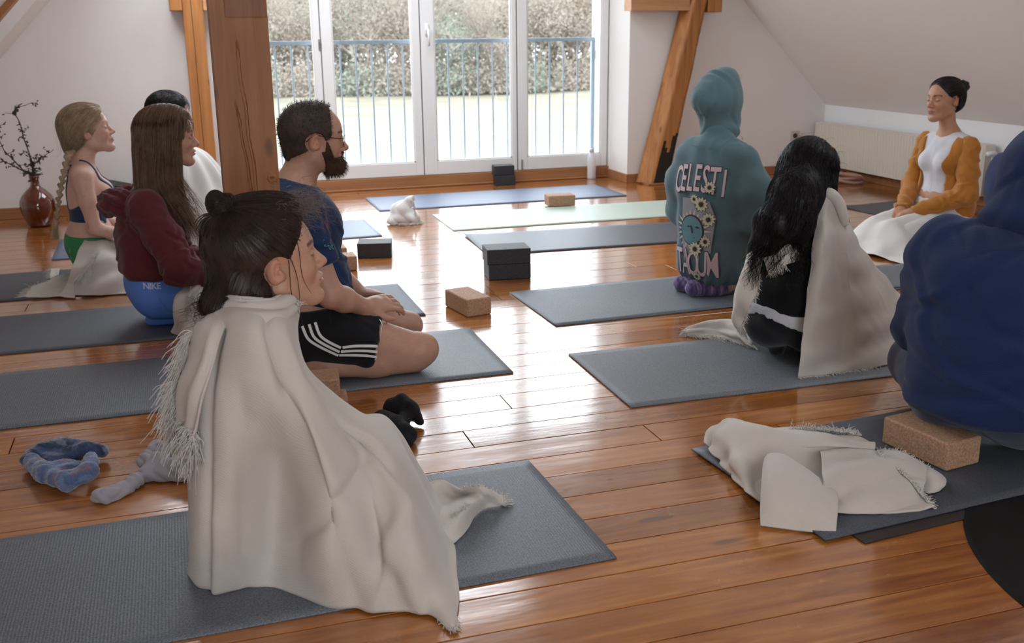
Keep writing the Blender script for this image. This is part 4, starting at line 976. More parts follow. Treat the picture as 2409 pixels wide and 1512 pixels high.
    c=np.array((0.444,3.400,0.562)); P=[c+np.array((math.cos(a)*.013,0,math.sin(a)*.016)) for a in np.linspace(0,6.2,9)]; rib(P,.003,M_red,'sleeve_print'); rib([(0.434,3.400,0.552),(0.456,3.400,0.572)],.003,M_red,'sleeve_print',n=8); rib([(0.432,3.400,0.566),(0.455,3.400,0.556)],.003,M_red,'sleeve_print',n=8)
    rib([(0.450,3.400,0.582),(0.463,3.420,0.596),(0.464,3.430,0.613)],.003,M_red,'sleeve_print')
    for k in range(3): rib([lp3((0.311,3.500,0.720),(0.310,3.500,0.706),k/2),lp3((0.319,3.500,0.721),(0.319,3.500,0.707),k/2),lp3((0.334,3.500,0.723),(0.333,3.500,0.709),k/2)],.0022,M_teal,'shoulder_print',n=10)
    rib([(0.502,3.500,0.429),(0.510,3.500,0.439),(0.514,3.500,0.430)],.003,M_wh,'chest_print')
    # shorts
    hem=hp+(kn-hp)*.60; hem2=hp2+(kn2-hp2)*.60; dn=kn-hp; dn2=kn2-hp2
    S=[cutp(cap(hp,hp+dn*.8,.113,.094,.05),hem,dn),cutp(cap(hp2,hp2+dn2*.8,.108,.088,.05),hem2,dn2),ell((.36,y0,.20),(.12,.168,.095),.05),ell((.34,y0,.13),(.10,.16,.09),.05)]
    def f2(V,N): return .004*wav(V*np.array((.6,1,1.)),13,9)+.003+.004*wav(V,17,16)*smoothstep(.45,.6,V[:,0])+crease(V,6,34,.004,.008,.07,.3)
    sh_=garment('shorts',S,.006,fabric('black_jersey_shorts',(.010,.010,.012),900,var=.2,sheen=.15),o,.008,lambda X,Y,Z:np.maximum(Z-.262,.012-Z),f2,floor=.04)
    for k in range(3):
        rb=ribbon('white_stripe',S,[lp3((0.339,3.420,0.220),(0.380,3.420,0.228),k/2),lp3((0.351,3.400,0.184),(0.392,3.400,0.192),k/2),lp3((0.381,3.385,0.155),(0.416,3.385,0.169),k/2),lp3((0.447,3.375,0.109),(0.458,3.375,0.142),k/2)],.0095,M_wh,sh_,off=.011,n=40)
        rb=ribbon('white_stripe',S,[lp3((0.450,3.375,0.111),(0.464,3.375,0.143),k/2),lp3((0.496,3.370,0.110),(0.504,3.370,0.146),k/2),lp3((0.543,3.370,0.107),(0.551,3.370,0.143),k/2),lp3((0.578,3.370,0.100),(0.583,3.370,0.139),k/2)],.0095,M_wh,sh_,off=.011,n=30)
    ribbon('white_piping',S,[(0.607,3.420,0.229),(0.612,3.390,0.198),(0.603,3.375,0.157),(0.589,3.370,0.114),(0.572,3.370,0.088)],.0035,M_wh,sh_,off=.011)
    # hair, beard, glasses
    def keepH(x,y,z):
        front=x-(.052+.35*(np.abs(y))*0+.035*smoothstep(.11,.135,z))-.0*z
        side=np.maximum(front, np.where(np.abs(y)>.03,(-.058+.95*np.maximum(-x-.045,0)*0+ (x+.085)*.55)-z,(-.075)-z))
        ear=.034-np.sqrt((x+.002)**2+(z-.0)**2)
        return np.maximum(side, np.where(np.abs(y)>.05,ear*1.,-1.))+0*x
    hs,HV,HF,hp_=hair_shell('hair',xf(SKULL(.002),O,R,s),O,R,s,.008,keepH,M_hman,o,rough=.0012,seed=4)
    rt_=scatter(HV,HF,1800,lambda c:(hloc(c,O,R,s)[:,2]>-.05)*1.0,3)
    st=strands(hp_,rt_,lambda P,t:np.array((.25,0,-.1))+.9*pgrad(hp_,P)+0*P,n=5,step=.0030,lift=.010,jit=.45,seed=5,snap=False); strand_obj('hair_tips',st,.0006,M_hman,hs)
    def keepB(x,y,z):
        up=z-(-.030+.0*x-.35*np.clip(.085-x,0,.05)*0+ .0); a=smoothstep(.03,.06,x)
        top=z-(-.018*(1-a)+(-.052)*a); must=np.maximum(z+.040,-(z+.052)); 
        return np.maximum(np.maximum(top,.022-x-.25*(z+.1)),-.2+0*y)
    BP=Hs+xf([ell((.056,0,-.084),(.044,.046,.030),.02),ell((.080,0,-.082),(.025,.029,.030),.015)],O,R,s)
    BP=[p for p in BP]
    V1,F1=isomesh(BP,.004,(),.005,lambda X,Y,Z:beardclip(X,Y,Z,O,R,s),1); N1=normals(V1,F1); V1=V1+N1*(.0022*wav(V1,7,80,9))[:,None]
    bd=mesh('beard',V1,F1,M_beard,o,smooth=True)
    rt_=scatter(V1,F1,1700,lambda c:1.+0*c[:,0],9); st=strands(BP,rt_,lambda P,t:np.array((.25,0,-.9))+.8*pgrad(BP,P),n=6,step=.0032,lift=.006,jit=.4,seed=6,snap=False); strand_obj('beard_tips',st,.0006,M_beard,bd)
    mu=[cap(O+R@np.array((.104,k*.004,-.037))*s,O+R@np.array((.090,k*.028,-.056))*s,.0055,.0045,.004) for k in(-1,1)]
    V2,F2=isomesh(mu,.003); V2+=normals(V2,F2)*(.0012*wav(V2,3,120,7))[:,None]; mesh('moustache',V2,F2,M_beard,o,smooth=True)
    L=lambda *p:O+R@np.array(p)*s
    M_spec=plain('brown_metal_frame',(.10,.03,.02),.3,metal=.6); parts=[]
    for k in(-1,1):
        rim=[L(.106-.30*(.022*math.cos(a))**1*0-.012*abs(math.cos(a))*(1 if math.cos(a)>0 else 0),k*(.033+.025*math.cos(a)),.004+.020*math.sin(a)) for a in np.linspace(0,6.2832,26)]
        parts.append(tube(rim,.0012,6,False)); parts.append(tube([L(.094,k*.058,.014),L(.06,k*.071,.017),L(.0,k*.078,.026),L(-.018,k*.078,.018),L(-.032,k*.075,.004)],.0016,6))
    parts.append(tube([L(.107,-.009,.010),L(.112,0,.012),L(.107,.009,.010)],.0012,6))
    Vg,Fg=join(parts); g=mesh('eyeglasses',Vg,Fg,M_spec,o,smooth=True)
    for k in(-1,1):
        c=[L(.105-.012*max(math.cos(a),0),k*(.033+.0245*math.cos(a)),.004+.0195*math.sin(a)) for a in np.linspace(0,6.2832,24,endpoint=False)]
        mesh('lens',c,[tuple(range(24))],M_glass,g)
def beardclip(X,Y,Z,O,R,s):
    x=X-O[0];y=Y-O[1];z=Z-O[2]; a=(R[0,0]*x+R[1,0]*y+R[2,0]*z)/s; b=(R[0,1]*x+R[1,1]*y+R[2,1]*z)/s; c=(R[0,2]*x+R[1,2]*y+R[2,2]*z)/s
    t=smoothstep(.036,.066,a); top=c-(.006*(1-t)+(-.050)*t); back=np.where(c>-.03,.034,.026-.3*(c+.05))-a
    lip=-(np.sqrt(((a-.103)/.02)**2+(b/.024)**2+((c+.055)/.011)**2)-1)*.01
    return np.maximum(np.maximum(np.maximum(top,back),lip),-.113-c)*s
man()

# ------------------------------------------------------------------ person wrapped in the cream blanket, nearest
def interp(v,xs,ys): return np.interp(v,xs,ys)
def front_woman():
    y0=2.22; O=np.array((.160,y0-.005,.703)); R=rotm(.12,.17); s=.99; SKc=(.52,.29,.20)
    H=xf(head_prims(nose=1.0,jaw=.95,chin=.95),O,R,s); H0=xf(head_prims(ears=False,jaw=.95),O,R,s)
    nk=np.array((.12,y0,.60))
    body=[cap(O+R@np.array((-.02,0,-.04))*s,nk,.048,.052,.03),cap(nk,(.10,y0-.12,.545),.04,.045,.05),cap(nk,(.10,y0+.12,.545),.04,.045,.05),
      ell((.10,y0+.01,.47),(.08,.125,.11),.05),ell((.10,y0+.02,.32),(.085,.09,.14),.05),ell((.09,y0+.03,.17),(.10,.10,.09),.05),
      cap((.10,y0-.125,.535),(.14,y0-.10,.36),.042,.034,.03),cap((.14,y0-.10,.36),(.24,y0-.03,.27),.034,.025,.02),
      cap((.10,y0+.12,.535),(.12,y0+.12,.34),.042,.034,.03),cap((.12,y0+.12,.34),(.24,y0+.05,.25),.034,.025,.02),
      cap((.12,y0-.02,.17),(.36,y0-.03,.20),.065,.045,.04),cap((.12,y0+.06,.15),(.36,y0+.08,.17),.07,.048,.04),
      cap((.36,y0-.03,.19),(.25,y0-.02,.055),.045,.035,.03),cap((.36,y0+.08,.16),(.25,y0+.06,.055),.045,.035,.03)]
    body+=hand((.24,y0-.03,.265),(.8,.55,-.1),(-.1,-.3,.9),-1,.5)+hand((.24,y0+.05,.25),(.8,-.5,-.1),(0,.3,.9),1,.5)
    o=person_mesh('person',body+H,O,R,s,SKc,'person in profile with dark half-up hair, wrapped in a large cream blanket, nearest',M_skin,.014,hres=.0034,headkw=dict(brow=(.06,.03,.02),lash=(.04,.02,.015),lips=(.60,.27,.24)),floor=.0075)
    # hair
    zs=[-.2,-.10,-.03,-.005,.020,.045,.07,.11,.15]; fs=[-.01,-.012,-.022,-.018,.040,.058,.074,.092,.13]
    def keep(x,y,z): return x-(interp(z,zs,fs)-.25*(np.maximum(.05-np.abs(y),0))*(z>.06)*-0.0)
    ex=[ell((-.022,0,.055),(.114,.092,.106),.02),ell((-.080,0,-.025),(.066,.080,.062),.03),ell((-.05,0,-.055),(.062,.078,.040),.03),ell((.03,0,.09),(.075,.07,.06),.02),
        ell((-.135,-.02,-.045),(.035,.05,.03),.02)]
    hp=xf(ex,O,R,s)
    def clip(X,Y,Z):
        x=X-O[0];y=Y-O[1];z=Z-O[2]; a=(R[0,0]*x+R[1,0]*y+R[2,0]*z)/s; b=(R[0,1]*x+R[1,1]*y+R[2,1]*z)/s; c=(R[0,2]*x+R[1,2]*y+R[2,2]*z)/s
        return np.maximum(keep(a,b,c),(.030-np.sqrt((a-.002)**2+((c-.0)*.9)**2))*(np.abs(b)>.05)-.2*(np.abs(b)<=.05))*s
    V_,F_=isomesh(hp,.0045,(),0.,clip,1); V_=V_+normals(V_,F_)*(.004*wav(V_*np.array((1,1,.6)),4,22,9))[:,None]
    hs=mesh('hair',V_,F_,M_hbrown,o,smooth=True)
    bun=O+R@np.array((-.072,-.020,.148))*s
    def flow(P,t):
        q=hloc(P,O,R,s); d=bun-P; d/=np.linalg.norm(d,axis=1,keepdims=True); up=smoothstep(-.01,.04,q[:,2]+.3*(q[:,0]+.03))[:,None]
        dn=np.tile(np.array((-.35,0,-.9)),(len(P),1)); return d*up+dn*(1-up)
    rt_=scatter(V_,F_,1900,lambda c:1.+0*c[:,0],2); strand_obj('hair_strands',strands(hp,rt_,flow,n=20,step=.0065,lift=.0005,jit=.14,seed=2),.00055,M_hbrown,hs)
    # curls at the nape
    r=np.random.default_rng(8); low=rt_[(hloc(rt_,O,R,s)[:,2]<-.02)][:360]
    st=strands(hp,low,lambda P,t:np.tile(np.array((-.5,0,-.6)),(len(P),1)),n=18,step=.0055,lift=.004,jit=.5,seed=3,snap=False,curl=1.1,curlf=14); strand_obj('hair_curls',st,.0007,M_hbrown,hs)
    # frizz over the forehead, its lit look put into a lighter colour
    fr=O+(R@(np.array((.075,0,.115))[:,None]+r.normal(size=(3,460))*np.array((.030,.035,.018))[:,None])).T*s
    st=strands(hp,fr,lambda P,t:np.tile(np.array((.55,0,.1-.9*t)),(len(P),1)),n=16,step=.0052,jit=.5,seed=4,snap=False,curl=1.0,curlf=11); strand_obj('forehead_curls',st,.0004,hairmat('lit_frizz_hair',(.10,.065,.045),(.28,.20,.15)),hs)
    # loose strands before the ear
    for k,(x,z0,l) in enumerate(((.030,.035,.16),(.050,.058,.125),(.022,.02,.14))):
        P=[O+R@np.array((x+.006*math.sin(t*5+k)+(.012*t*t if k==1 else 0),(-.079 if k!=1 else -.066)-.003*math.sin(t*3),z0-l*t))*s for t in np.linspace(0,1,14)]; v,f=tube(P,np.linspace(.0011,.0004,14),5); mesh('loose_strand',v,f,M_hbrown,hs,smooth=True)
    # little bun with spiky ends
    B=[cap(bun+np.array((.015,0,-.02)),bun,.018,.016,.02),ell(bun+np.array((-.010,0,.014)),(.017,.017,.022),.012),ell(bun+np.array((.016,0,.012)),(.012,.012,.016),.008)]
    v,f=isomesh(B,.004); v=v+normals(v,f)*(.0022*wav(v,5,60,8))[:,None]; bn=mesh('hair_bun',v,f,M_hbrown,hs,smooth=True)
    rr_=scatter(v,f,420,lambda c:1.+0*c[:,0],3); st=strands(B,rr_,lambda P,t:np.stack([-(P[:,2]-bun[2]),0*P[:,0],(P[:,0]-bun[0])],1)*20+pgrad(B,P)*.4,n=12,step=.005,lift=.001,jit=.4,seed=7); strand_obj('bun_strands',st,.0007,M_hbrown,bn)
    for k,a in enumerate(np.linspace(-.5,.9,9)):
        P=[bun+np.array((-.01,0,-.012))]; d=np.array((-math.cos(a*.6),.15*math.sin(k*2.),-math.sin(a)*.6+.1))
        for q in range(9): P.append(P[-1]+d/np.linalg.norm(d)*.0062); d=d+np.array((.04,0,-.17-.03*(k%3)))
        v,f=tube(P,np.linspace(.0028,.0005,10),5); mesh('loose_strand',v,f,M_hbrown,hs,smooth=True)
front_woman()
def front_blanket():
    N0=[(0.045,2.200,0.638),(0.014,2.170,0.618),(-0.006,2.150,0.570),(-0.017,2.120,0.507),(-0.030,2.120,0.396),(-0.042,2.120,0.281),(-0.056,2.125,0.152),(-0.069,2.206,0.006)]
    N1=[(0.070,2.120,0.648),(0.054,2.050,0.624),(0.032,2.050,0.560),(0.017,2.030,0.487),(0.004,2.030,0.388),(-0.008,2.030,0.287),(-0.019,2.040,0.168),(-0.029,2.104,0.006)]
    N2=[(0.106,2.090,0.647),(0.092,1.995,0.633),(0.079,1.985,0.557),(0.069,1.985,0.478),(0.058,2.000,0.374),(0.047,2.025,0.261),(0.034,2.045,0.136),(0.030,2.103,0.006)]
    N3=[(0.140,2.090,0.642),(0.132,2.000,0.627),(0.130,1.965,0.548),(0.131,1.970,0.458),(0.134,2.050,0.324),(0.129,2.090,0.199),(0.117,2.100,0.083),(0.102,2.093,0.006)]
    N4=[(0.170,2.120,0.637),(0.166,2.040,0.616),(0.173,1.990,0.536),(0.191,1.955,0.465),(0.206,1.935,0.370),(0.214,1.920,0.273),(0.212,1.920,0.150),(0.211,1.970,0.006)]
    N5=[(0.187,2.140,0.634),(0.186,2.100,0.600),(0.198,2.055,0.514),(0.239,2.050,0.434),(0.284,2.030,0.340),(0.312,1.985,0.238),(0.322,1.945,0.127),(0.319,1.914,0.006)]
    N6=[(0.199,2.170,0.629),(0.195,2.140,0.587),(0.210,2.110,0.495),(0.278,2.120,0.393),(0.348,2.060,0.334),(0.386,1.970,0.243),(0.394,1.900,0.138),(0.403,1.880,0.006)]
    N7=[(0.204,2.200,0.621),(0.202,2.200,0.566),(0.224,2.200,0.461),(0.328,2.190,0.357),(0.402,2.220,0.312),(0.468,2.220,0.173),(0.502,2.140,0.045),(0.453,1.826,0.006)]
    N8=[(.215,2.26,.61),(.20,2.30,.52),(.20,2.27,.40),(.30,2.30,.31),(.39,2.33,.275),(.47,2.33,.14),(.525,2.34,.04),(.53,2.26,.006)]
    Fc=[(.14,2.31,.615),(.12,2.42,.55),(.11,2.42,.43),(.14,2.44,.32),(.22,2.46,.20),(.26,2.50,.12),(.28,2.56,.07),(.28,2.57,.006)]
    B=[(.055,2.25,.615),(.005,2.27,.55),(-.03,2.29,.46),(-.045,2.30,.36),(-.05,2.30,.27),(-.055,2.30,.18),(-.06,2.28,.08),(-.06,2.27,.006)]
    cols=[B,N0,N1,N2,N3,N4,N5,N6,N7,N8,Fc,B]; C=np.array(cols)
    ring=C[:,0]; cen=np.array((.125,2.21,.60)); inner=cen+(ring-cen)*.72+np.array((0,0,-.03)); lip=cen+(ring-cen)*.96+np.array((0,0,.018))
    C=np.concatenate([inner[:,None],lip[:,None],C],1)
    def fold(u,v):
        a=.003*np.sin(u*34+3.*np.sin(v*5))*smoothstep(.35,.8,v); b=.005*np.exp(-((v-.17)/.05)**2)*np.sin(v*150+u*30)
        def rg(u0,u1,v0,v1,w,h):
            t=np.clip((v-v0)/(v1-v0),0,1); return h*np.exp(-((u-(u0+(u1-u0)*t))/w)**2)*smoothstep(v0-.08,v0+.05,v)*smoothstep(v1+.10,v1-.05,v)
        c=rg(.36,.50,.30,1.,.024,-.020)+rg(.44,.62,.38,1.,.024,.014)+rg(.50,.66,.45,.8,.020,-.016)+rg(.17,.165,.35,1.,.018,-.018)+rg(.27,.30,.55,1.,.026,-.010)+rg(.60,.40,.66,.86,.02,-.014)+rg(.62,.52,.80,1.,.02,.016)
        return a+b*.8+c
    bl,G_=cloth('cream_blanket',C,200,170,M_blanket,amp=.005,f=4.,seed=4,fine=.0015,fold=fold,thick=.004); setp(bl,'large cream cotton blanket draped round the nearest person down to the boards','blanket')
    fringe('blanket_fringe',G_[132:147,-1],(.1,-1,0),M_fringe,bl,n=160,length=.012,seed=3)
    # cowl rolls round the neck
    def roll(pts,r,nm,seed):
        P=catmull(np.array(pts),60); v,f=tube(P,r*np.sin(np.linspace(.35,2.8,60))**.5,14); v=np.array(v); v+=.003*wav(v,seed,14)[:,None]; return mesh(nm,v,f,M_blanket,bl,smooth=True)
    roll([(0.032,2.220,0.608),(0.058,2.150,0.636),(0.098,2.100,0.643),(0.149,2.100,0.640),(0.188,2.140,0.640),(0.202,2.200,0.626)],.017,'collar_fold',3)
    roll([(0.030,2.200,0.590),(0.066,2.090,0.624),(0.110,2.050,0.633),(0.153,2.060,0.629),(0.196,2.130,0.626)],.016,'collar_fold',4)
    # trailing flap with the long fringe at the back
    fl=[[(0.047,2.190,0.640),(0.063,2.160,0.639),(0.074,2.110,0.636)],[(-0.004,2.160,0.595),(0.019,2.070,0.617),(0.042,2.040,0.606)],[(-0.032,2.150,0.527),(-0.003,2.040,0.558),(0.017,2.020,0.544)],[(-0.057,2.150,0.464),(-0.030,2.050,0.486),(-0.008,2.020,0.475)],[(-0.059,2.160,0.399),(-0.040,2.080,0.412),(-0.024,2.040,0.402)]]
    f2,g2=cloth('blanket_flap',fl,60,30,M_blanket,bl,amp=.004,f=7,seed=8,thick=.005,fold=lambda u,v:.006*np.sin(v*14+u*3)*u)
    fringe('long_fringe',g2[16:,0],(-1,-.1,-.2),M_fringe,bl,n=520,length=.034,rad=.0013,seed=5,droop=1.2); fringe('long_fringe',g2[-1],(-.3,-.2,-1),M_fringe,bl,n=420,length=.045,rad=.0013,seed=6,droop=.6)
    fringe('back_fringe',[(-0.030,2.100,0.384),(-0.036,2.100,0.347),(-0.039,2.100,0.314)],(-1,0,-.6),M_fringe,bl,n=200,length=.022,rad=.0012,seed=7,droop=.8)
    fringe('collar_fringe',[(0.195,2.140,0.639),(0.199,2.140,0.631)],(1,-.2,.3),M_fringe,bl,n=50,length=.014,rad=.0011,seed=8,droop=.3)
    T=[[(0.520,2.391,0.060),(0.493,2.245,0.075),(0.497,2.207,0.030),(0.516,2.138,0.008)],[(0.560,2.370,0.075),(0.565,2.351,0.030),(0.542,2.205,0.055),(0.559,2.179,0.008)],[(0.608,2.361,0.050),(0.618,2.366,0.020),(0.590,2.226,0.065),(0.609,2.257,0.008)],[(0.648,2.302,0.070),(0.649,2.293,0.060),(0.654,2.305,0.030),(0.652,2.307,0.008)],[(0.718,2.349,0.012),(0.707,2.314,0.020),(0.701,2.300,0.018),(0.697,2.305,0.008)]]
    t,g3=cloth('blanket_corner',T,80,50,M_blanket,bl,amp=.004,f=9,seed=5,fine=.001,thick=.005,zmin=.0085)
    fringe('corner_fringe',g3[-1],(1,.4,0),M_fringe,bl,n=120,length=.02,seed=9,zmin=.008); fringe('corner_fringe',g3[40:,0],(0,1,.2),M_fringe,bl,n=200,length=.014,seed=10,zmin=.008)
    fringe('corner_fringe',g3[20:46,34],(-.4,-.3,.8),M_fringe,bl,n=160,length=.012,seed=11,zmin=.008)
front_blanket()

# ------------------------------------------------------------------ three seated women on the left
def lap_blanket(name,ctrl,label,mat=None,nu=110,nv=90,fold=None,seed=1,amp=.008,f=5,zmin=.007,thick=.004,fine=.0015):
    o,g=cloth(name,ctrl,nu,nv,mat or M_blanket,amp=amp,f=f,seed=seed,fine=fine,fold=fold,thick=thick,zmin=zmin)
    setp(o,label,'blanket'); return o,g
def burgundy():
    base=np.array((-.155,4.47,.0)); g=seiza(base,.0,.96,lift=.02,hands_at=(.27,.24),tuck=.14); nt=np.array((0.075,4.460,0.744)); s=.98; R=rotm(-.02,-.02); O=nt-R@np.array((.122,0,-.022))*s
    SKb=(.58,.34,.25); H=xf(head_prims(nose=1.02,jaw=.93),O,R,s)
    nb=g['W'](.0,0,.585); neck=[cap(O+R@np.array((-.018,0,-.05)),nb,.045,.05,.03)]
    sh,el,wr=g['J'][-1]; elp=np.array((-0.045,4.200,0.291)); cu=np.array((0.062,4.260,0.231))
    body=g['hips']+g['shins']+g['torso']+neck+[cap(sh,elp,.045,.035,.03),cap(elp,cu,.034,.022,.02)]+hand(cu,(.85,.5,-.1),(.1,-.2,1.),1,.45,s=.92)+g['arms'][4:]+g['hands'][len(g['hands'])//2:]+H
    o=person_mesh('person',body,O,R,s,SKb,'woman with long light brown hair in burgundy cropped hooded top and blue leggings',M_skin,.009,headkw=dict(brow=(.16,.09,.05),lash=(.08,.04,.03),lips=(.55,.24,.22)),floor=.0065)
    # leggings
    M_leg=fabric('cornflower_blue_lycra',(.10,.22,.62),900,rough=.5,var=.06,sheen=0,fuzz=40)
    lg=garment('leggings',g['hips']+g['torso'][3:4]+g['shins'],.004,M_leg,o,.008,loc_clip(g,lambda x,y,z:z-(.232-.10*x)*.96),fold=lambda V,N:.0015*wav(V,4,9),floor=.0068)
    M_wh=plain('pale_blue_print',(.55,.62,.80),.7); LG=g['hips']+g['torso'][3:4]
    print_text('NIKE',.034,(-0.163,4.280,0.198),(1,0,-.06),(0,0,1),(0,-1,0),LG,.005,M_wh,lg,bold=.0008)
    for a,b in (((370,693),(396,735)),((345,735),(392,722))): ribbon('seam',LG,[(-0.146,4.290,0.165),(-0.130,4.280,0.127),(-0.111,4.280,0.077)] if a[0]==370 else [(-0.203,4.290,0.119),(-0.166,4.280,0.095),(-0.114,4.280,0.113)],.002,plain('blue_seam',(.06,.13,.42),.6),lg,off=.004)
    # hooded top
    M_bur=fabric('burgundy_marl_jersey',(.105,.020,.022),700,var=.25,sheen=.15)
    sh,el,wr=g['J'][-1]; sh2,el2,wr2=g['J'][1]
    elp=np.array((-0.045,4.200,0.291)); cu=np.array((0.062,4.260,0.231))
    sl=[cap(sh,sh+(elp-sh)*.5,.058,.062,.04),cap(sh+(elp-sh)*.5,elp,.062,.062,.03),cap(elp,cu,.062,.036,.04),cap(sh2,sh2+(el2-sh2)*.5,.056,.058,.04),cap(sh2+(el2-sh2)*.5,el2,.058,.055,.03),cap(el2,wr2,.055,.034,.03)]
    T=g['torso'][:3]+[cap(g['W'](-.01,-.10,.52),g['W'](-.01,.10,.52),.058,.058,.05),ell(g['W'](-.02,0,.38),(.112,.155,.16),.05),ell(g['W'](.0,0,.26),(.125,.165,.07),.05),ell(g['W'](.07,0,.38),(.08,.13,.13),.06)]+sl
    fo=lambda V,N:.003*wav(V*np.array((1,1,.5)),3,7)+.0022*wav(V*np.array((.7,1,1.2)),6,13)+.003*np.maximum(0,np.sin((V[:,0]*1.2-V[:,2])*75+3*np.sin(V[:,0]*20)))*smoothstep(.28,.22,V[:,2])+crease(V,9,80,.006,.008,.09,.4)
    t=garment('hooded_top',T,.008,M_bur,o,.008,loc_clip(g,lambda x,y,z:np.maximum((.212-.08*x+.012*np.sin(x*30)-z)*np.where(x<.14,1.,0.)-np.where(x<.14,0.,.05), z-.585)),fold=fo)
    hood=[cap(g['W'](-.09,-.08,.545),g['W'](-.135,0.01,.54),.040,.045,.03),cap(g['W'](-.135,.01,.54),g['W'](-.08,.10,.545),.045,.04,.03),cap(g['W'](-.09,-.08,.55),g['W'](.04,-.095,.535),.040,.030,.03),cap(g['W'](-.08,.10,.55),g['W'](.05,.08,.535),.04,.03,.03),ell(g['W'](-.12,-.04,.565),(.055,.06,.035),.02),ell(g['W'](-.155,-.02,.53),(.03,.05,.03),.02)]
    garment('hood',hood,.003,M_bur,t,.006,fold=lambda V,N:.007*np.sin(V[:,2]*120+V[:,0]*60+4*np.sin(V[:,1]*30+V[:,0]*25))+.003*wav(V,5,25))
    # hair: smooth crown, long curtain
    zs=[-.5,-.12,-.06,.0,.04,.07,.10,.14]; fs=[-.0,.020,.030,.046,.060,.074,.088,.12]
    ex=xf([ell((-.022,0,.045),(.118,.090,.100),.02),ell((.015,0,.075),(.085,.075,.065),.02),cap((-.035,0,0),(-.045,0,-.17),.088,.085,.04),cap((-.07,-.02,-.05),(-.075,-.01,-.20),.07,.07,.04),cap((-.0,-.055,-.04),(.015,-.075,-.24),.042,.030,.03),cap((.015,-.075,-.24),(.06,-.085,-.33),.030,.018,.03),cap((.0,.055,-.04),(.0,.075,-.20),.04,.03,.03)],O,R,s)
    def clip(X,Y,Z):
        x=X-O[0];y=Y-O[1];z=Z-O[2]; a=R[0,0]*x+R[1,0]*y+R[2,0]*z; c=R[0,2]*x+R[1,2]*y+R[2,2]*z
        return np.where(c>-.13, a-interp(c,zs,fs), -.05)
    Vh,Fh=isomesh(ex,.005,(),0.,clip,1); Nh=normals(Vh,Fh); Vh=Vh+Nh*(.0028*np.sin(np.arctan2(Vh[:,1]-O[1],Vh[:,0]-O[0])*38+3*wav(Vh*np.array((1,1,.15)),2,14)))[:,None]
    hs=mesh('hair',Vh,Fh,M_hbur,o,smooth=True)
    def flow(P,t):
        q=hloc(P,O,R,s); d=np.tile(np.array((-.12,0,-1.)),(len(P),1)); d[:,1]=np.sign(q[:,1]+1e-4)*.7*smoothstep(.06,.12,q[:,2]); d[:,0]+=-.5*smoothstep(.08,.13,q[:,2]); d[:,0]+=.55*smoothstep(-.12,-.2,q[:,2])*(q[:,0]>-.06); return d
    rt=scatter(Vh,Fh,2000,lambda c:smoothstep(-.2,-.02,hloc(c,O,R,s)[:,2])+.15,3)
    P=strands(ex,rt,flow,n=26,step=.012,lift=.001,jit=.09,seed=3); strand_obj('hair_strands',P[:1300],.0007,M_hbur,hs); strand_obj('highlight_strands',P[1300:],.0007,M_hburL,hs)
    rt=scatter(Vh,Fh,420,lambda c:(hloc(c,O,R,s)[:,2]<-.14)*(hloc(c,O,R,s)[:,0]>-.06)*(c[:,1]<O[1])*1.,5)
    P=strands(ex,rt,lambda P,t:np.tile(np.array((.55-.3*t,-.05,-.9)),(len(P),1)),n=20,step=.011,lift=.003,jit=.16,seed=6,snap=False); strand_obj('hair_ends',P,.0007,M_hburL,hs)
burgundy()
def burgundy_blanket():
    C=[[(-0.040,4.320,0.201),(-0.002,4.220,0.214),(0.039,4.250,0.203),(0.107,4.300,0.191)],[(-0.072,4.220,0.163),(-0.031,4.150,0.177),(0.016,4.150,0.164),(0.116,4.200,0.151)],[(-0.087,4.170,0.098),(-0.047,4.120,0.099),(0.009,4.120,0.085),(0.116,4.150,0.084)],[(-0.103,4.284,0.010),(-0.055,4.126,0.010),(0.001,4.094,0.010),(0.114,4.066,0.010)]]
    o,g=lap_blanket('lap_blanket',C,'cream blanket over the lap beside blue leggings of the burgundy hooded top wearer',fold=lambda u,v:.010*np.sin(u*9+v*6)+.006*np.sin(v*22+u*4),seed=3)
    fringe('blanket_fringe',g[30:70,30],(.1,-1,.1),M_fringe,o,n=200,length=.022,seed=2)
    fringe('blanket_fringe',[(-0.017,4.200,0.216),(-0.010,4.150,0.192),(0.003,4.140,0.162)],(.3,-1,0),M_fringe,o,n=160,length=.022,seed=4)
burgundy_blanket()
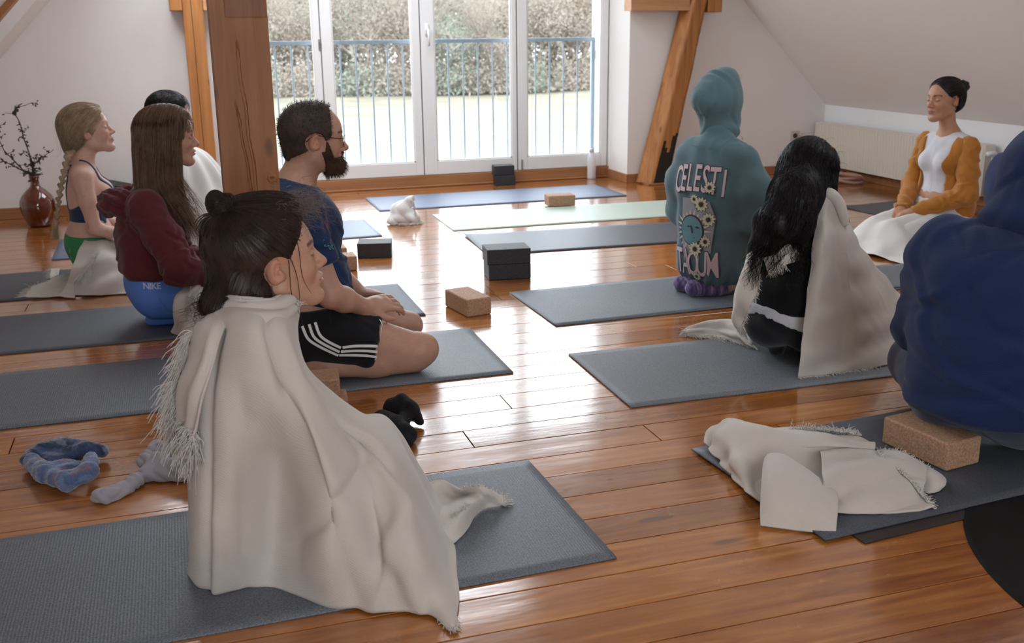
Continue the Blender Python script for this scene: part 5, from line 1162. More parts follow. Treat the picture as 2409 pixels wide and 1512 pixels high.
def blond():
    O=np.array((-0.417,5.380,0.728)); O[1]=5.40; base=np.array((O[0]-.045,5.40,0)); g=seiza(base,.03,.98,lift=.025,hands_at=(.26,.185),bust=1.12,tuck=.10); s=.99; R=rotm(.03,.20)
    SKc=(.66,.41,.32); H=xf(head_prims(nose=.95,jaw=.95),O,R,s); W=g['W']
    neck=[cap(O+R@np.array((-.02,0,-.045)),W(-.005,0,.565),.046,.05,.03)]+g['neck'][1:]
    def tan(V,C): return C
    body=g['hips']+g['shins']+g['torso']+neck+g['arms']+g['hands']+H
    sh,el,wr=g['J'][-1]
    o=person_mesh('person',body,O,R,s,SKc,'blond woman with long plait in navy sports bra and green leggings, cream blanket on lap',M_skin,.0085,[(wr-.06,wr+.1,.0065)],headkw=dict(brow=(.30,.18,.10),lash=(.12,.07,.05),lips=(.55,.26,.25)),floor=.0065)
    # sports bra
    M_bra=fabric('navy_lycra',(.022,.045,.10),900,rough=.6,var=.08,sheen=.05,fuzz=50)
    B=g['torso']+g['neck'][1:]
    def cb(x,y,z):
        z=z/.98; band=np.maximum(.318-z+.0*x, z-(.405+.05*smoothstep(.0,.07,x)-.025*smoothstep(-.02,-.08,x)+0*y))
        ay=np.abs(y); strapf=np.maximum(np.maximum(ay-.078,.048-ay),.30-z)+0*x
        strapb=np.maximum(np.maximum(ay-(.022+.40*np.maximum(z-.44,0)),.30-z),x-.0)
        strapf=np.maximum(strapf,-.01-x)
        return np.minimum(band,np.minimum(strapf,np.maximum(strapb,(z-.60))))
    br=garment('sports_bra',B,.004,M_bra,o,.0055,loc_clip(g,cb)); 
    M_gr=fabric('green_lycra',(.035,.23,.085),900,rough=.55,var=.1,sheen=0,fuzz=30)
    lg=garment('leggings',g['hips']+g['torso'][3:4]+g['shins'],.004,M_gr,o,.008,loc_clip(g,lambda x,y,z:z-(.245-.06*x)),floor=.0068)
    LG=g['hips']+g['torso'][3:4]; M_gp=plain('pale_green_print',(.16,.45,.22),.7)
    for k,(a,b) in enumerate(((147,592),(152,612),(145,628))):
        c=np.array((-0.585,5.260,0.183)) if k==0 else np.array((-0.581,5.260,0.141)) if k==1 else np.array((-0.598,5.260,0.109))
        for q in range(5): a_=q*1.256; ribbon('leaf_print',LG,[c,c+np.array((math.cos(a_)*.014,0,math.sin(a_)*.014)),c+np.array((math.cos(a_+.5)*.018,0,math.sin(a_+.5)*.018))],.003,M_gp,lg,off=.005,n=8)
    M_ink=plain('faint_tattoo_ink',(.22,.13,.12),.6); AR=g['arms']
    c0=np.array((-0.478,5.160,0.327)); 
    for q in range(3):
        c=c0+np.array((0.002*q,0,-.011*q)); P=[c+np.array((math.cos(a)*.0065,0,math.sin(a)*.005*(1+.5*math.sin(a*3+q)))) for a in np.linspace(0,6.2,8)]; ribbon('tattoo',AR,P,.0012,M_ink,o,off=0,lift=.0008,n=20)
    v,f=tube([O+R@np.array((.008,-.0815,-.026))+np.array((0.003*math.cos(a),0,.004*math.sin(a))) for a in np.linspace(0,6,8)],.0008,5); mesh('ear_ring',v,f,M_metal,o)
    # hair
    zs=[-.2,-.09,-.05,-.02,.0,.025,.05,.08,.11,.15]; fs=[-.04,-.045,-.035,-.022,-.012,.045,.066,.084,.098,.13]
    ex=xf([ell((-.020,0,.048),(.112,.086,.098),.02),ell((.02,0,.07),(.085,.072,.062),.02),ell((-.068,0,-.015),(.06,.062,.055),.04),ell((-.095,0,-.06),(.035,.036,.04),.03)],O,R,s)
    def clip(X,Y,Z):
        x=X-O[0];y=Y-O[1];z=Z-O[2]; a=R[0,0]*x+R[1,0]*y+R[2,0]*z; b=R[0,1]*x+R[1,1]*y; c=R[0,2]*x+R[1,2]*y+R[2,2]*z
        return np.maximum(a-interp(c,zs,fs),(.031-np.sqrt((a+.002)**2+(c-.0)**2))*(np.abs(b)>.05)-.2*(np.abs(b)<=.05))
    Vh,Fh=isomesh(ex,.005,(),0.,clip,1); Vh=Vh+normals(Vh,Fh)*(.0022*wav(Vh*np.array((.4,1,1.)),4,40,8))[:,None]; hs=mesh('hair',Vh,Fh,M_hblond,o,smooth=True)
    kn=O+R@np.array((-.105,0,-.075))
    def flow(P,t): d=kn-P; return d/np.linalg.norm(d,axis=1,keepdims=True)+np.array((-.35,0,.0))*(1-t)
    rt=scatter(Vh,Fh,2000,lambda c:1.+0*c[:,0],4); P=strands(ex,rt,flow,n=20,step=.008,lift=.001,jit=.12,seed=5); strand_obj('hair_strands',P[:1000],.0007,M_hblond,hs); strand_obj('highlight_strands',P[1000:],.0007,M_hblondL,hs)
    rt=rt[:160]; P=strands(ex,rt,lambda P,t:flow(P,t)+np.array((-.5,0,-.4)),n=14,step=.008,lift=.006,jit=.4,seed=8,snap=False); strand_obj('loose_hair',P,.0004,M_hblondL,hs)
    # plait
    path=catmull(np.array([kn+np.array((.01,-.01,.01)),(-0.507,5.330,0.638),(-0.533,5.300,0.566),(-0.558,5.280,0.489),(-0.579,5.280,0.410),(-0.596,5.280,0.329),(-0.603,5.280,0.305)]),60); pr2=[]
    for i in range(0,56,2):
        a=path[i]; b=path[min(i+3,59)]; k=1 if (i//2)%2 else -1; r=.0165-.0085*i/60; off=np.array((.35,-.9,0))*0+np.array((1,0,0))*k*r*.65
        pr2.append(cap(a+off*1.1,b-off*.5+np.array((0,-.002,0)),r*.75,r*.55,.0025))
    v,f=isomesh(pr2,.0032,smooth=1); v=v+normals(v,f)*(.0007*wav(v,3,150,7))[:,None]; pl=mesh('plait',v,f,M_hblond,hs,smooth=True)
    r=np.random.default_rng(3); e=path[-1]; rt=e+r.normal(size=(260,3))*.004; P=strands(pr2,rt,lambda P,t:np.tile(np.array((-.12,-.05,-1.)),(len(P),1))+ (P-e)*25,n=10,step=.007,jit=.15,seed=9,snap=False); strand_obj('plait_tassel',P,.0007,M_hblondL,pl)
blond()
def blond_blanket():
    C=[[(-0.475,5.360,0.248),(-0.485,5.220,0.225),(-0.514,5.140,0.181),(-0.541,5.100,0.114),(-0.606,5.104,0.008)],
       [(-0.411,5.420,0.237),(-0.430,5.230,0.232),(-0.458,5.130,0.175),(-0.483,5.080,0.093),(-0.491,5.062,0.008)],
       [(-0.371,5.440,0.210),(-0.385,5.250,0.208),(-0.394,5.130,0.158),(-0.405,5.070,0.079),(-0.396,5.027,0.008)],
       [(-0.328,5.460,0.190),(-0.321,5.270,0.187),(-0.320,5.150,0.152),(-0.322,5.090,0.078),(-0.302,5.027,0.008)],
       [(-0.261,5.480,0.164),(-0.255,5.290,0.170),(-0.250,5.170,0.143),(-0.250,5.100,0.070),(-0.236,5.046,0.008)],
       [(-0.173,5.480,0.113),(-0.163,5.320,0.133),(-0.161,5.200,0.104),(-0.161,5.120,0.058),(-0.159,5.062,0.008)]]
    o,g=lap_blanket('lap_blanket',C,'cream fringed blanket over the lap of the blond woman with the plait',fold=lambda u,v:.012*np.sin(u*13+v*5+1.2*np.sin(v*6))*smoothstep(0,.3,v)+.006*np.sin(v*20+u*9),seed=5,amp=.006)
    fringe('blanket_fringe',g[:,0:1].repeat(1,1)[:40,0],(-.3,-.5,.6),M_fringe,o,n=160,length=.025,seed=3)
    fringe('blanket_fringe',[(-0.403,5.200,0.202),(-0.427,5.130,0.181),(-0.454,5.070,0.144),(-0.486,5.040,0.107),(-0.521,5.040,0.085)],(-.35,-1,.0),M_fringe,o,n=420,length=.03,seed=4,droop=.9)
    C=[[(-0.559,5.492,0.030),(-0.545,5.243,0.020),(-0.533,5.027,0.008)],[(-0.621,5.326,0.050),(-0.622,5.205,0.025),(-0.622,5.076,0.008)],[(-0.710,5.323,0.020),(-0.708,5.178,0.020),(-0.711,5.092,0.008)],[(-0.746,5.297,0.012),(-0.751,5.193,0.012),(-0.755,5.125,0.008)]]
    p,g2=cloth('blanket_corner',C,50,30,M_blanket,o,amp=.005,f=9,seed=3,thick=.004,zmin=.0075); fringe('corner_fringe',g2[-1],(-1,0,0),M_fringe,o,n=120,length=.03,seed=6,zmin=.007); fringe('corner_fringe',g2[:,0],(-.5,1,.1),M_fringe,o,n=160,length=.025,seed=7,zmin=.007)
    C=[[(-0.646,5.583,0.035),(-0.646,5.520,0.020),(-0.639,5.472,0.008)],[(-0.690,5.623,0.030),(-0.687,5.535,0.020),(-0.684,5.489,0.008)]]
    p,g3=cloth('blanket_tip',C,14,14,M_blanket,o,amp=.003,f=14,seed=8,thick=.004,zmin=.0075); fringe('corner_fringe',g3[-1],(-1,0,0),M_fringe,o,n=70,length=.025,seed=9,zmin=.007)
    C=[[(-0.414,5.340,0.254),(-0.422,5.300,0.220),(-0.407,5.260,0.195)],[(-0.362,5.360,0.258),(-0.364,5.300,0.216),(-0.354,5.260,0.181)],[(-0.315,5.340,0.215),(-0.311,5.280,0.195),(-0.308,5.250,0.169)],[(-0.270,5.340,0.187),(-0.270,5.300,0.177),(-0.275,5.280,0.160)]]
    p,g4=cloth('blanket_fold',C,40,24,M_blanket,o,amp=.006,f=9,seed=6,thick=.004); fringe('fold_fringe',[(-0.357,5.220,0.241),(-0.315,5.220,0.221),(-0.303,5.220,0.191)],(.8,-.5,-.3),M_fringe,o,n=120,length=.022,seed=8)
blond_blanket()
def dark_haired():
    nt=np.array((0.082,6.270,0.693)); s=.99; R=rotm(.0,-.05); O=nt-R@np.array((.122,0,-.022))*s; base=np.array((O[0]-.03,6.28,0)); g=seiza(base,0,1.,lift=.04)
    H=xf(head_prims(nose=1.05,jaw=.95),O,R,s); neck=[cap(O+R@np.array((-.018,0,-.05)),g['W'](0,0,.57),.046,.05,.03)]+g['neck'][1:]
    o=person_mesh('person',g['hips']+g['shins']+g['torso']+neck+g['arms']+g['hands']+H,O,R,s,(.66,.43,.35),'black-haired woman under a white shawl, mostly hidden behind the burgundy top wearer',M_skin,.016,headkw=dict(brow=(.03,.02,.015),lash=(.03,.02,.015)),floor=.007)
    tr=garment('trousers',g['hips']+g['shins'],.006,fabric('grey_leggings',(.10,.10,.11)),o,.012,loc_clip(g,lambda x,y,z:z-.26),floor=.007)
    zs=[-.3,-.1,-.04,.0,.03,.06,.09,.13]; fs=[-.02,-.01,.01,.03,.055,.075,.09,.12]
    ex=xf([ell((-.02,0,.05),(.118,.09,.104),.02),ell((-.06,0,-.02),(.075,.085,.07),.03),ell((.01,0,.075),(.088,.078,.064),.02),cap((-.05,0,-.05),(-.05,0,-.13),.08,.06,.03)],O,R,s)
    def clip(X,Y,Z):
        x=X-O[0];z=Z-O[2]; a=R[0,0]*x+R[2,0]*z; c=R[0,2]*x+R[2,2]*z; return a-interp(c,zs,fs)+0*Y
    Vh,Fh=isomesh(ex,.006,(),0.,clip,1); Vh=Vh+normals(Vh,Fh)*(.004*wav(Vh,4,26,8))[:,None]; hs=mesh('hair',Vh,Fh,M_hblack,o,smooth=True)
    rt=scatter(Vh,Fh,1300,lambda c:1.+0*c[:,0],4); P=strands(ex,rt,lambda P,t:np.tile(np.array((-.45,0,-.5)),(len(P),1)),n=16,step=.01,lift=.002,jit=.35,seed=5,curl=.5,curlf=9); strand_obj('hair_strands',P,.0008,M_hblack,hs)
    # white shawl, a cone with long folds
    nk=np.array((O[0]-.02,6.28,O[2]-.155)); cols=[]
    for a in np.linspace(0,2*np.pi,17):
        c,sn=math.cos(a),math.sin(a); fx=1+.5*max(c,0)
        r=[(.06,.02),(.085,.0),(.16,-.06),(.20,-.16),(.235,-.28),(.30,-.42),(.36,-nk[2]+.008)]
        cols.append([nk+np.array((c*q*(1+.45*max(c,0)*(i/4)),sn*q,z)) for i,(q,z) in enumerate(r)])
    w,_=cloth('white_shawl',cols,150,80,M_blanket2,amp=.004,f=6,seed=3,thick=.004,fold=lambda u,v:.014*np.sin(u*2*np.pi*14+v*2)*smoothstep(.12,.5,v)); setp(w,'white cotton shawl draped like a cone round the black-haired woman by the timber post','shawl')
dark_haired()

# ------------------------------------------------------------------ figure in the oversized teal hooded top
def teal():
    yaw=.44; Rz=rotm(yaw); b=np.array((2.275,4.12,0.)); s=1.0
    W=lambda x,y,z:b+Rz@np.array((x,y,z),float); t=lambda P:xf(P,b,Rz,1)
    Oh=W(.035,.02,.835); R=Rz@rotm(-.05,-.02); H=xf(head_prims(nose=.9),Oh,R,.95)
    body=t([ell((0,0,.22),(.11,.15,.12),.05),ell((0,0,.38),(.09,.12,.14),.05),ell((0,0,.55),(.09,.135,.11),.05),cap((0,-.12,.63),(0,.12,.63),.05,.05,.04),
        cap((0,-.15,.63),(.04,-.17,.40),.042,.036,.03),cap((.04,-.17,.40),(.20,-.05,.30),.034,.024,.02),cap((0,.15,.63),(.04,.17,.40),.042,.036,.03),cap((.04,.17,.40),(.20,.05,.30),.034,.024,.02)])
    body+=t([cap((.03,k*.08,.20),(.30,k*.09,.10),.08,.055,.04) for k in(-1,1)])+t([cap((.30,k*.09,.06),(.02,k*.08,.05),.046,.036,.03) for k in(-1,1)])
    neck=[cap(Oh+R@np.array((-.02,0,-.05)),W(0,0,.68),.045,.05,.03)]
    ft=[cap(W(.02,.06,.055),(2.17,4.18,.040),.030,.026,.02),cap((2.36,4.075,.045),(2.18,4.085,.040),.028,.026,.02)]
    o=person_mesh('person',body+neck+ft+H+xf(hand((.20,-.05,.29),(.8,.5,-.1),(0,-.3,.9),-1,.5)+hand((.20,.05,.29),(.8,-.5,-.1),(0,.3,.9),1,.5),b,Rz),Oh,R,.95,(.62,.40,.32),'person with hood up in a huge teal hooded top, seen from behind, kneeling',M_skin,.015,hres=.006,headkw=dict(brow=(.2,.12,.07)),floor=.012)
    M_teal=fabric('washed_teal_fleece',(.10,.175,.20),800,var=.10,sheen=.25)
    C=lambda px:px
    T=t([ell((.01,0,.13),(.125,.165,.10),.05),ell((.0,0,.20),(.135,.175,.13),.05),ell((0,0,.34),(.135,.185,.15),.05),ell((-.005,0,.48),(.13,.185,.14),.05),ell((-.005,0,.60),(.105,.165,.12),.05),cap((0,-.10,.655),(0,.10,.655),.055,.055,.05),cap((0,0,.66),(.01,0,.74),.075,.06,.04)])
    arm=t([cap((0,-.15,.62),(-.005,-.215,.50),.060,.068,.05),cap((-.005,-.215,.50),(.03,-.215,.36),.072,.068,.04),cap((.03,-.215,.36),(.19,-.10,.27),.070,.042,.03),
        cap((0,.15,.62),(.0,.205,.50),.058,.066,.05),cap((.0,.205,.50),(.03,.20,.36),.066,.066,.04),cap((.03,.20,.36),(.19,.10,.27),.068,.042,.03)])
    def fo(V,N):
        q=(V-b)@Rz; x,y,z=q.T; a=np.arctan2(y,-x)
        return .010*np.sin(a*7+2*np.sin(z*6)+1.)*smoothstep(.12,.4,z)*smoothstep(.75,.5,z)*.7+.005*wav(V*np.array((1,1,.45)),3,6)+.007*np.sin(a*14+z*25)*smoothstep(.18,.08,z)+.0025*wav(V*np.array((.8,.8,1.)),8,11)+crease(V,3,34,.0055,.013,.13,.2)*smoothstep(-.02,.06,x+.06)+crease(V,5,14,.005,.012,.11,.3)*smoothstep(.56,.66,z)
    tp=garment('hooded_top',T+arm,.001,M_teal,o,.0075,lambda X,Y,Z:.055+.0*X-Z,fo)
    Rh=Rz@rotm(0,.12)
    hd=xf([ell((-.012,0,.052),(.118,.102,.112),.03),ell((-.115,-.0,.062),(.045,.035,.035),.07),ell((.036,0,.03),(.070,.088,.115),.03),ell((.0,0,-.08),(.098,.086,.075),.05),ell((.03,0,.14),(.06,.06,.035),.05)],Oh,Rh)
    inner=xf([ell((.06,0,.01),(.11,.074,.105),.02)],Oh,Rh)
    for p in inner: p['op']=-1
    hf=lambda V,N:crease(V,14,9,.005,.013,.11,.3)+.0035*wav(V,5,9)+.004*np.sin((V[:,2]*60+V[:,0]*30))*smoothstep(.80,.72,V[:,2])
    garment('hood',hd+inner,.0,M_teal,tp,.006,fold=hf)
    A=T+arm
    for P in ([W(-.13,-.0,.70),W(-.10,-.075,.685),W(-.02,-.10,.69),W(.06,-.09,.70)],[W(-.10,.075,.685),W(-.12,.03,.69),W(-.13,0,.70)]): ribbon('collar_seam',A,P,.003,plain('teal_seam',(.07,.17,.19),.9),tp,off=.012)
    # print on the back
    nrm=Rz@np.array((-1,0,.0)); right=Rz@np.array((0,-1,0)); up=np.array((0,0,1.)); PK=plain('pale_pink_print',(.62,.50,.53),.85); DK=plain('print_outline',(.07,.045,.05),.85); CR=plain('cream_petals',(.60,.58,.40),.85); DG=plain('seed_brown',(.055,.035,.04),.85); GY=plain('grey_print',(.33,.32,.36),.85)
    cb=W(-.2,0,0)
    def at(u,z,d=.0): return W(-.26,-u,z)
    def put(poly,mat,nm,lift): 
        P=np.array([at(u,z) for u,z in poly]); P=project(A,P,-nrm,.009,lift); c=P.mean(0); n=len(P); return mesh(nm,np.vstack([P,project(A,[c],-nrm,.009,lift)]),[(i,(i+1)%n,n) for i in range(n)],mat,tp)
    def letters(txt,u0,z0,size,du,mat,bold,lift,dz=lambda i:0,sq=1.):
        for i,ch in enumerate(txt): print_text(ch,size,at(u0+i*du,z0+dz(i)),right,up,nrm,A,.009,mat,tp,'lettering',bold=bold,lift=lift,squash=sq)
    dz=lambda i:.012-.008*(abs(i-3.)/3)**2*2
    letters('CELESTI',-.118,.530,.165,.0405,DK,.006,.001,dz,.45); letters('CELESTI',-.118,.530,.165,.0405,PK,.0022,.0025,dz,.45)
    letters('TAQUM',-.086,.160,.165,.044,DK,.006,.001,lambda i:0,.46); letters('TAQUM',-.086,.160,.165,.044,PK,.0022,.0025,lambda i:0,.46)
    # collage ground, rays, round face and daisies
    put([(-.075,.455),(.07,.45),(.10,.38),(.085,.22),(-.055,.20),(-.075,.30)],GY,'print_ground',.0006)
    r=np.random.default_rng(5)
    for k in range(22):
        a=k*2*np.pi/22; c=np.array((-.012,.315)); e=c+np.array((math.cos(a),math.sin(a)))*r.uniform(.085,.105); p=np.array((-math.sin(a),math.cos(a)))*.006; m=c+np.array((math.cos(a),math.sin(a)))*.066; put([tuple(m-p),tuple(e),tuple(m+p)],PK if k%2 else CR,'sun_ray',.0014)
    circ=lambda u,z,ra,rb,n=20:[(u+ra*math.cos(a),z+rb*math.sin(a)) for a in np.linspace(0,2*np.pi,n,endpoint=False)]
    put(circ(-.012,.315,.066,.070,28),DK,'round_face_ring',.0018); put(circ(-.014,.314,.059,.063,28),plain('face_teal_print',(.13,.27,.31),.85),'round_face',.0026)
    for p in ([(-.04,.328),(-.028,.334),(-.014,.330),(-.028,.326)],[(.006,.330),(.02,.336),(.034,.330),(.02,.325)],[(-.018,.336),(-.010,.30),(-.002,.302),(-.008,.334)],[(-.03,.281),(-.01,.288),(.010,.281),(-.01,.275)]): put(p,GY if 0 else DK,'face_line',.0032)
    def daisy(u,z,R_,n=11):
        for k in range(n):
            a=k*2*np.pi/n+.2; d=np.array((math.cos(a),math.sin(a))); q=np.array((-d[1],d[0])); c=np.array((u,z)); P=[c+d*R_*.25,c+d*R_*.6+q*R_*.20,c+d*R_*.98,c+d*R_*.6-q*R_*.20]
            put([tuple(x) for x in [c+d*R_*.2,c+d*R_*.6+q*R_*.26,c+d*R_*1.06,c+d*R_*.6-q*R_*.26]],DK,'petal_outline',.0030); put([tuple(x) for x in P],CR,'petal',.0038)
        put(circ(u,z,R_*.30,R_*.30,12),DG,'daisy_centre',.0046)
    for u,z,q in((.035,.435,.036),(.072,.37,.034),(-.002,.455,.024),(.070,.512,.028),(.060,.270,.028),(.012,.232,.036),(.018,.105,.022)): daisy(u,z,q)
    # purple striped socks
    def sock(P,lab,sd):
        S=[cap(P[0],P[1],.042,.037,.02),cap(P[1],P[2],.037,.038,.02),ell(np.array(P[2])+np.array((0,0,.0)),(.040,.036,.031),.02)]
        V,F=isomesh(S,.004,floor=.0068); V+=normals(V,F)*(.0014*wav(V,sd,40,6))[:,None]; ax=np.array(P[0])-np.array(P[2]); L=np.linalg.norm(ax); ax/=L; tt=(V-np.array(P[2]))@ax+.003*wav(V,sd+2,25)
        m=(np.sin(tt*2*np.pi/.022)>.1)[:,None]; m2=(np.sin(tt*2*np.pi/.05+1)>.3)[:,None]; col=np.where(m,(.17,.12,.30),np.where(m2,(.36,.27,.46),(.09,.06,.16)))
        return mesh('striped_sock',V,F,fabric('fluffy_sock',(1,1,1),600,var=.3,sheen=.5,col_attr=True,fuzz=90,bump=.5),o,smooth=True,col=col)
    sock([W(.02,.06,.055),W(-.07,.055,.045),(2.165,4.185,.040)],'',3); sock([(2.36,4.075,.045),(2.27,4.055,.043),(2.175,4.085,.040)],'',5)
    v=[];r=np.random.default_rng(2); f0=Oh+Rh@np.array((.055,-.02,.145)); P=np.stack([f0+np.stack([r.normal(size=60)*.01,r.normal(size=60)*.02,r.normal(size=60)*.004],1)+((Rh@np.array((.9,0,-.15)))*q+np.array((0,0,-1))*q*q*6)[None]*1.0 for q in np.linspace(0,.055,8)],1); strand_obj('stray_hair',P,.0004,M_hblond,o)
teal()
# ------------------------------------------------------------------ long black-haired person from behind
def black_hair():
    yaw=.72; base=np.array((2.075,3.145,0)); s=.93; g=seiza(base,yaw,s,lift=.02,lean=.10,tuck=.17,sw=.84); W=g['W']; Rz=g['R']
    O=np.array((2.069,3.100,0.666)); O=np.array((2.085,3.11,.665)); R=Rz@rotm(-.25,-.22); H=xf(head_prims(),O,R,.97)
    neck=[cap(O+R@np.array((-.018,0,-.05)),W(.03,0,.57),.045,.05,.03)]+g['neck'][1:]
    o=person_mesh('person',g['hips']+g['shins']+g['torso']+neck+g['arms']+g['hands']+H,O,R,.97,(.45,.27,.19),'person with very long wavy black hair, black vest and cream blanket, back to the viewer',M_skin,.013,hres=.006,headkw=dict(brow=(.02,.015,.012)),floor=.0065)
    M_blk=fabric('black_wool',(.008,.008,.009),600,var=.2,sheen=.08)
    vest=garment('vest',g['torso']+g['neck'][1:]+[ell(W(0,0,.27),(.105,.145,.10),.05)],.012,M_blk,o,.008,loc_clip(g,lambda x,y,z:np.maximum(.195-z,z-.56)),fold=lambda V,N:.004*wav(V,3,7))
    garment('sleeves',g['arms'],.010,M_blk,o,.009,fold=lambda V,N:.004*wav(V,8,12))
    garment('shirt_tail',g['torso']+g['hips'],.010,fabric('white_shirt_cotton',(.62,.62,.64)),o,.007,loc_clip(g,lambda x,y,z:np.maximum(.160+.02*np.sin(y*18)-z,z-.215)),fold=lambda V,N:.003*wav(V,5,20))
    garment('trousers',g['hips']+g['shins'],.007,fabric('black_cotton_trousers',(.010,.010,.012)),o,.009,loc_clip(g,lambda x,y,z:z-.215),floor=.0068,fold=lambda V,N:.004*wav(V,6,9))
    zs=[-.6,-.2,-.08,.0,.05,.10,.14]; fs=[.05,.02,.03,.055,.075,.09,.12]
    ex=xf([ell((-.02,0,.045),(.118,.095,.108),.02),ell((.015,0,.06),(.09,.082,.075),.02)],O,R,.97)
    Ld=W(-.13,.0,0)-W(0,0,0); 
    P1=np.array((1.975,3.020,0.631));P2=np.array((1.903,2.990,0.553));P3=np.array((1.865,3.000,0.481));P4=np.array((1.855,3.020,0.441)); Q1=np.array((1.973,2.980,0.536));Q2=np.array((1.970,2.990,0.431))
    ex+=[cap(O+R@np.array((-.03,.0,-.02)),P1,.092,.082,.05),cap(P1,P2,.078,.062,.04),cap(P2,P3,.058,.040,.04),cap(P3,P4,.038,.022,.03),cap(P1,Q1,.062,.045,.04),cap(Q1,Q2,.042,.020,.03),cap(O+R@np.array((0,-.05,-.03)),np.array((2.111,3.020,0.609)),.05,.03,.03)]
    def clip(X,Y,Z):
        x=X-O[0];y=Y-O[1];z=Z-O[2]; a=R[0,0]*x+R[1,0]*y+R[2,0]*z; c=R[0,2]*x+R[1,2]*y+R[2,2]*z
        return np.where(c>-.12,a-interp(c,zs,fs),-.05)
    Vh,Fh=isomesh(ex,.0055,(),0.,clip,1); Vh=Vh+normals(Vh,Fh)*(.005*wav(Vh*np.array((1,1,.4)),4,16,8)*smoothstep(.75,.60,Vh[:,2])+.0015*wav(Vh,6,60))[:,None]; hs=mesh('hair',Vh,Fh,M_hblack,o,smooth=True)
    dr=P3-P1; dr/=np.linalg.norm(dr)
    def flow(P,t):
        q=hloc(P,O,R,.97); d=np.tile(np.array((0,0,-1.)),(len(P),1)); lo=smoothstep(.66,.56,P[:,2])[:,None]; d=d*(1-lo)+(dr*.75+np.array((0,0,-.5)))*lo
        d=d-(R@np.array((1.,0,0)))*(1.0*smoothstep(.03,.11,q[:,2]))[:,None]; return d
    rt=scatter(Vh,Fh,2000,lambda c:smoothstep(.50,.66,c[:,2])+.25,3)
    P=strands(ex,rt,flow,n=26,step=.0105,lift=.001,jit=.16,seed=3,curl=.35,curlf=22); strand_obj('hair_strands',P,.0008,M_hblack,hs)
    rt=scatter(Vh,Fh,520,lambda c:(c[:,2]<.50)*1.,5); P=strands(ex,rt,lambda P,t:np.tile(dr*.4+np.array((0,0,-.9)),(len(P),1)),n=20,step=.0075,lift=.003,jit=.3,seed=6,snap=False,curl=.9,curlf=13); strand_obj('hair_ends',P,.0011,M_hblack,hs)
    rt=scatter(Vh,Fh,60,lambda c:(c[:,2]>.70)*1.,9); P=strands(ex,rt,lambda P,t:(P-O)*7*(1-t)+np.array((.3,-.2,-1.6*t)),n=10,step=.005,jit=.3,seed=7,snap=False); strand_obj('flyaway_hair',P,.0004,M_hblack,hs)
black_hair()
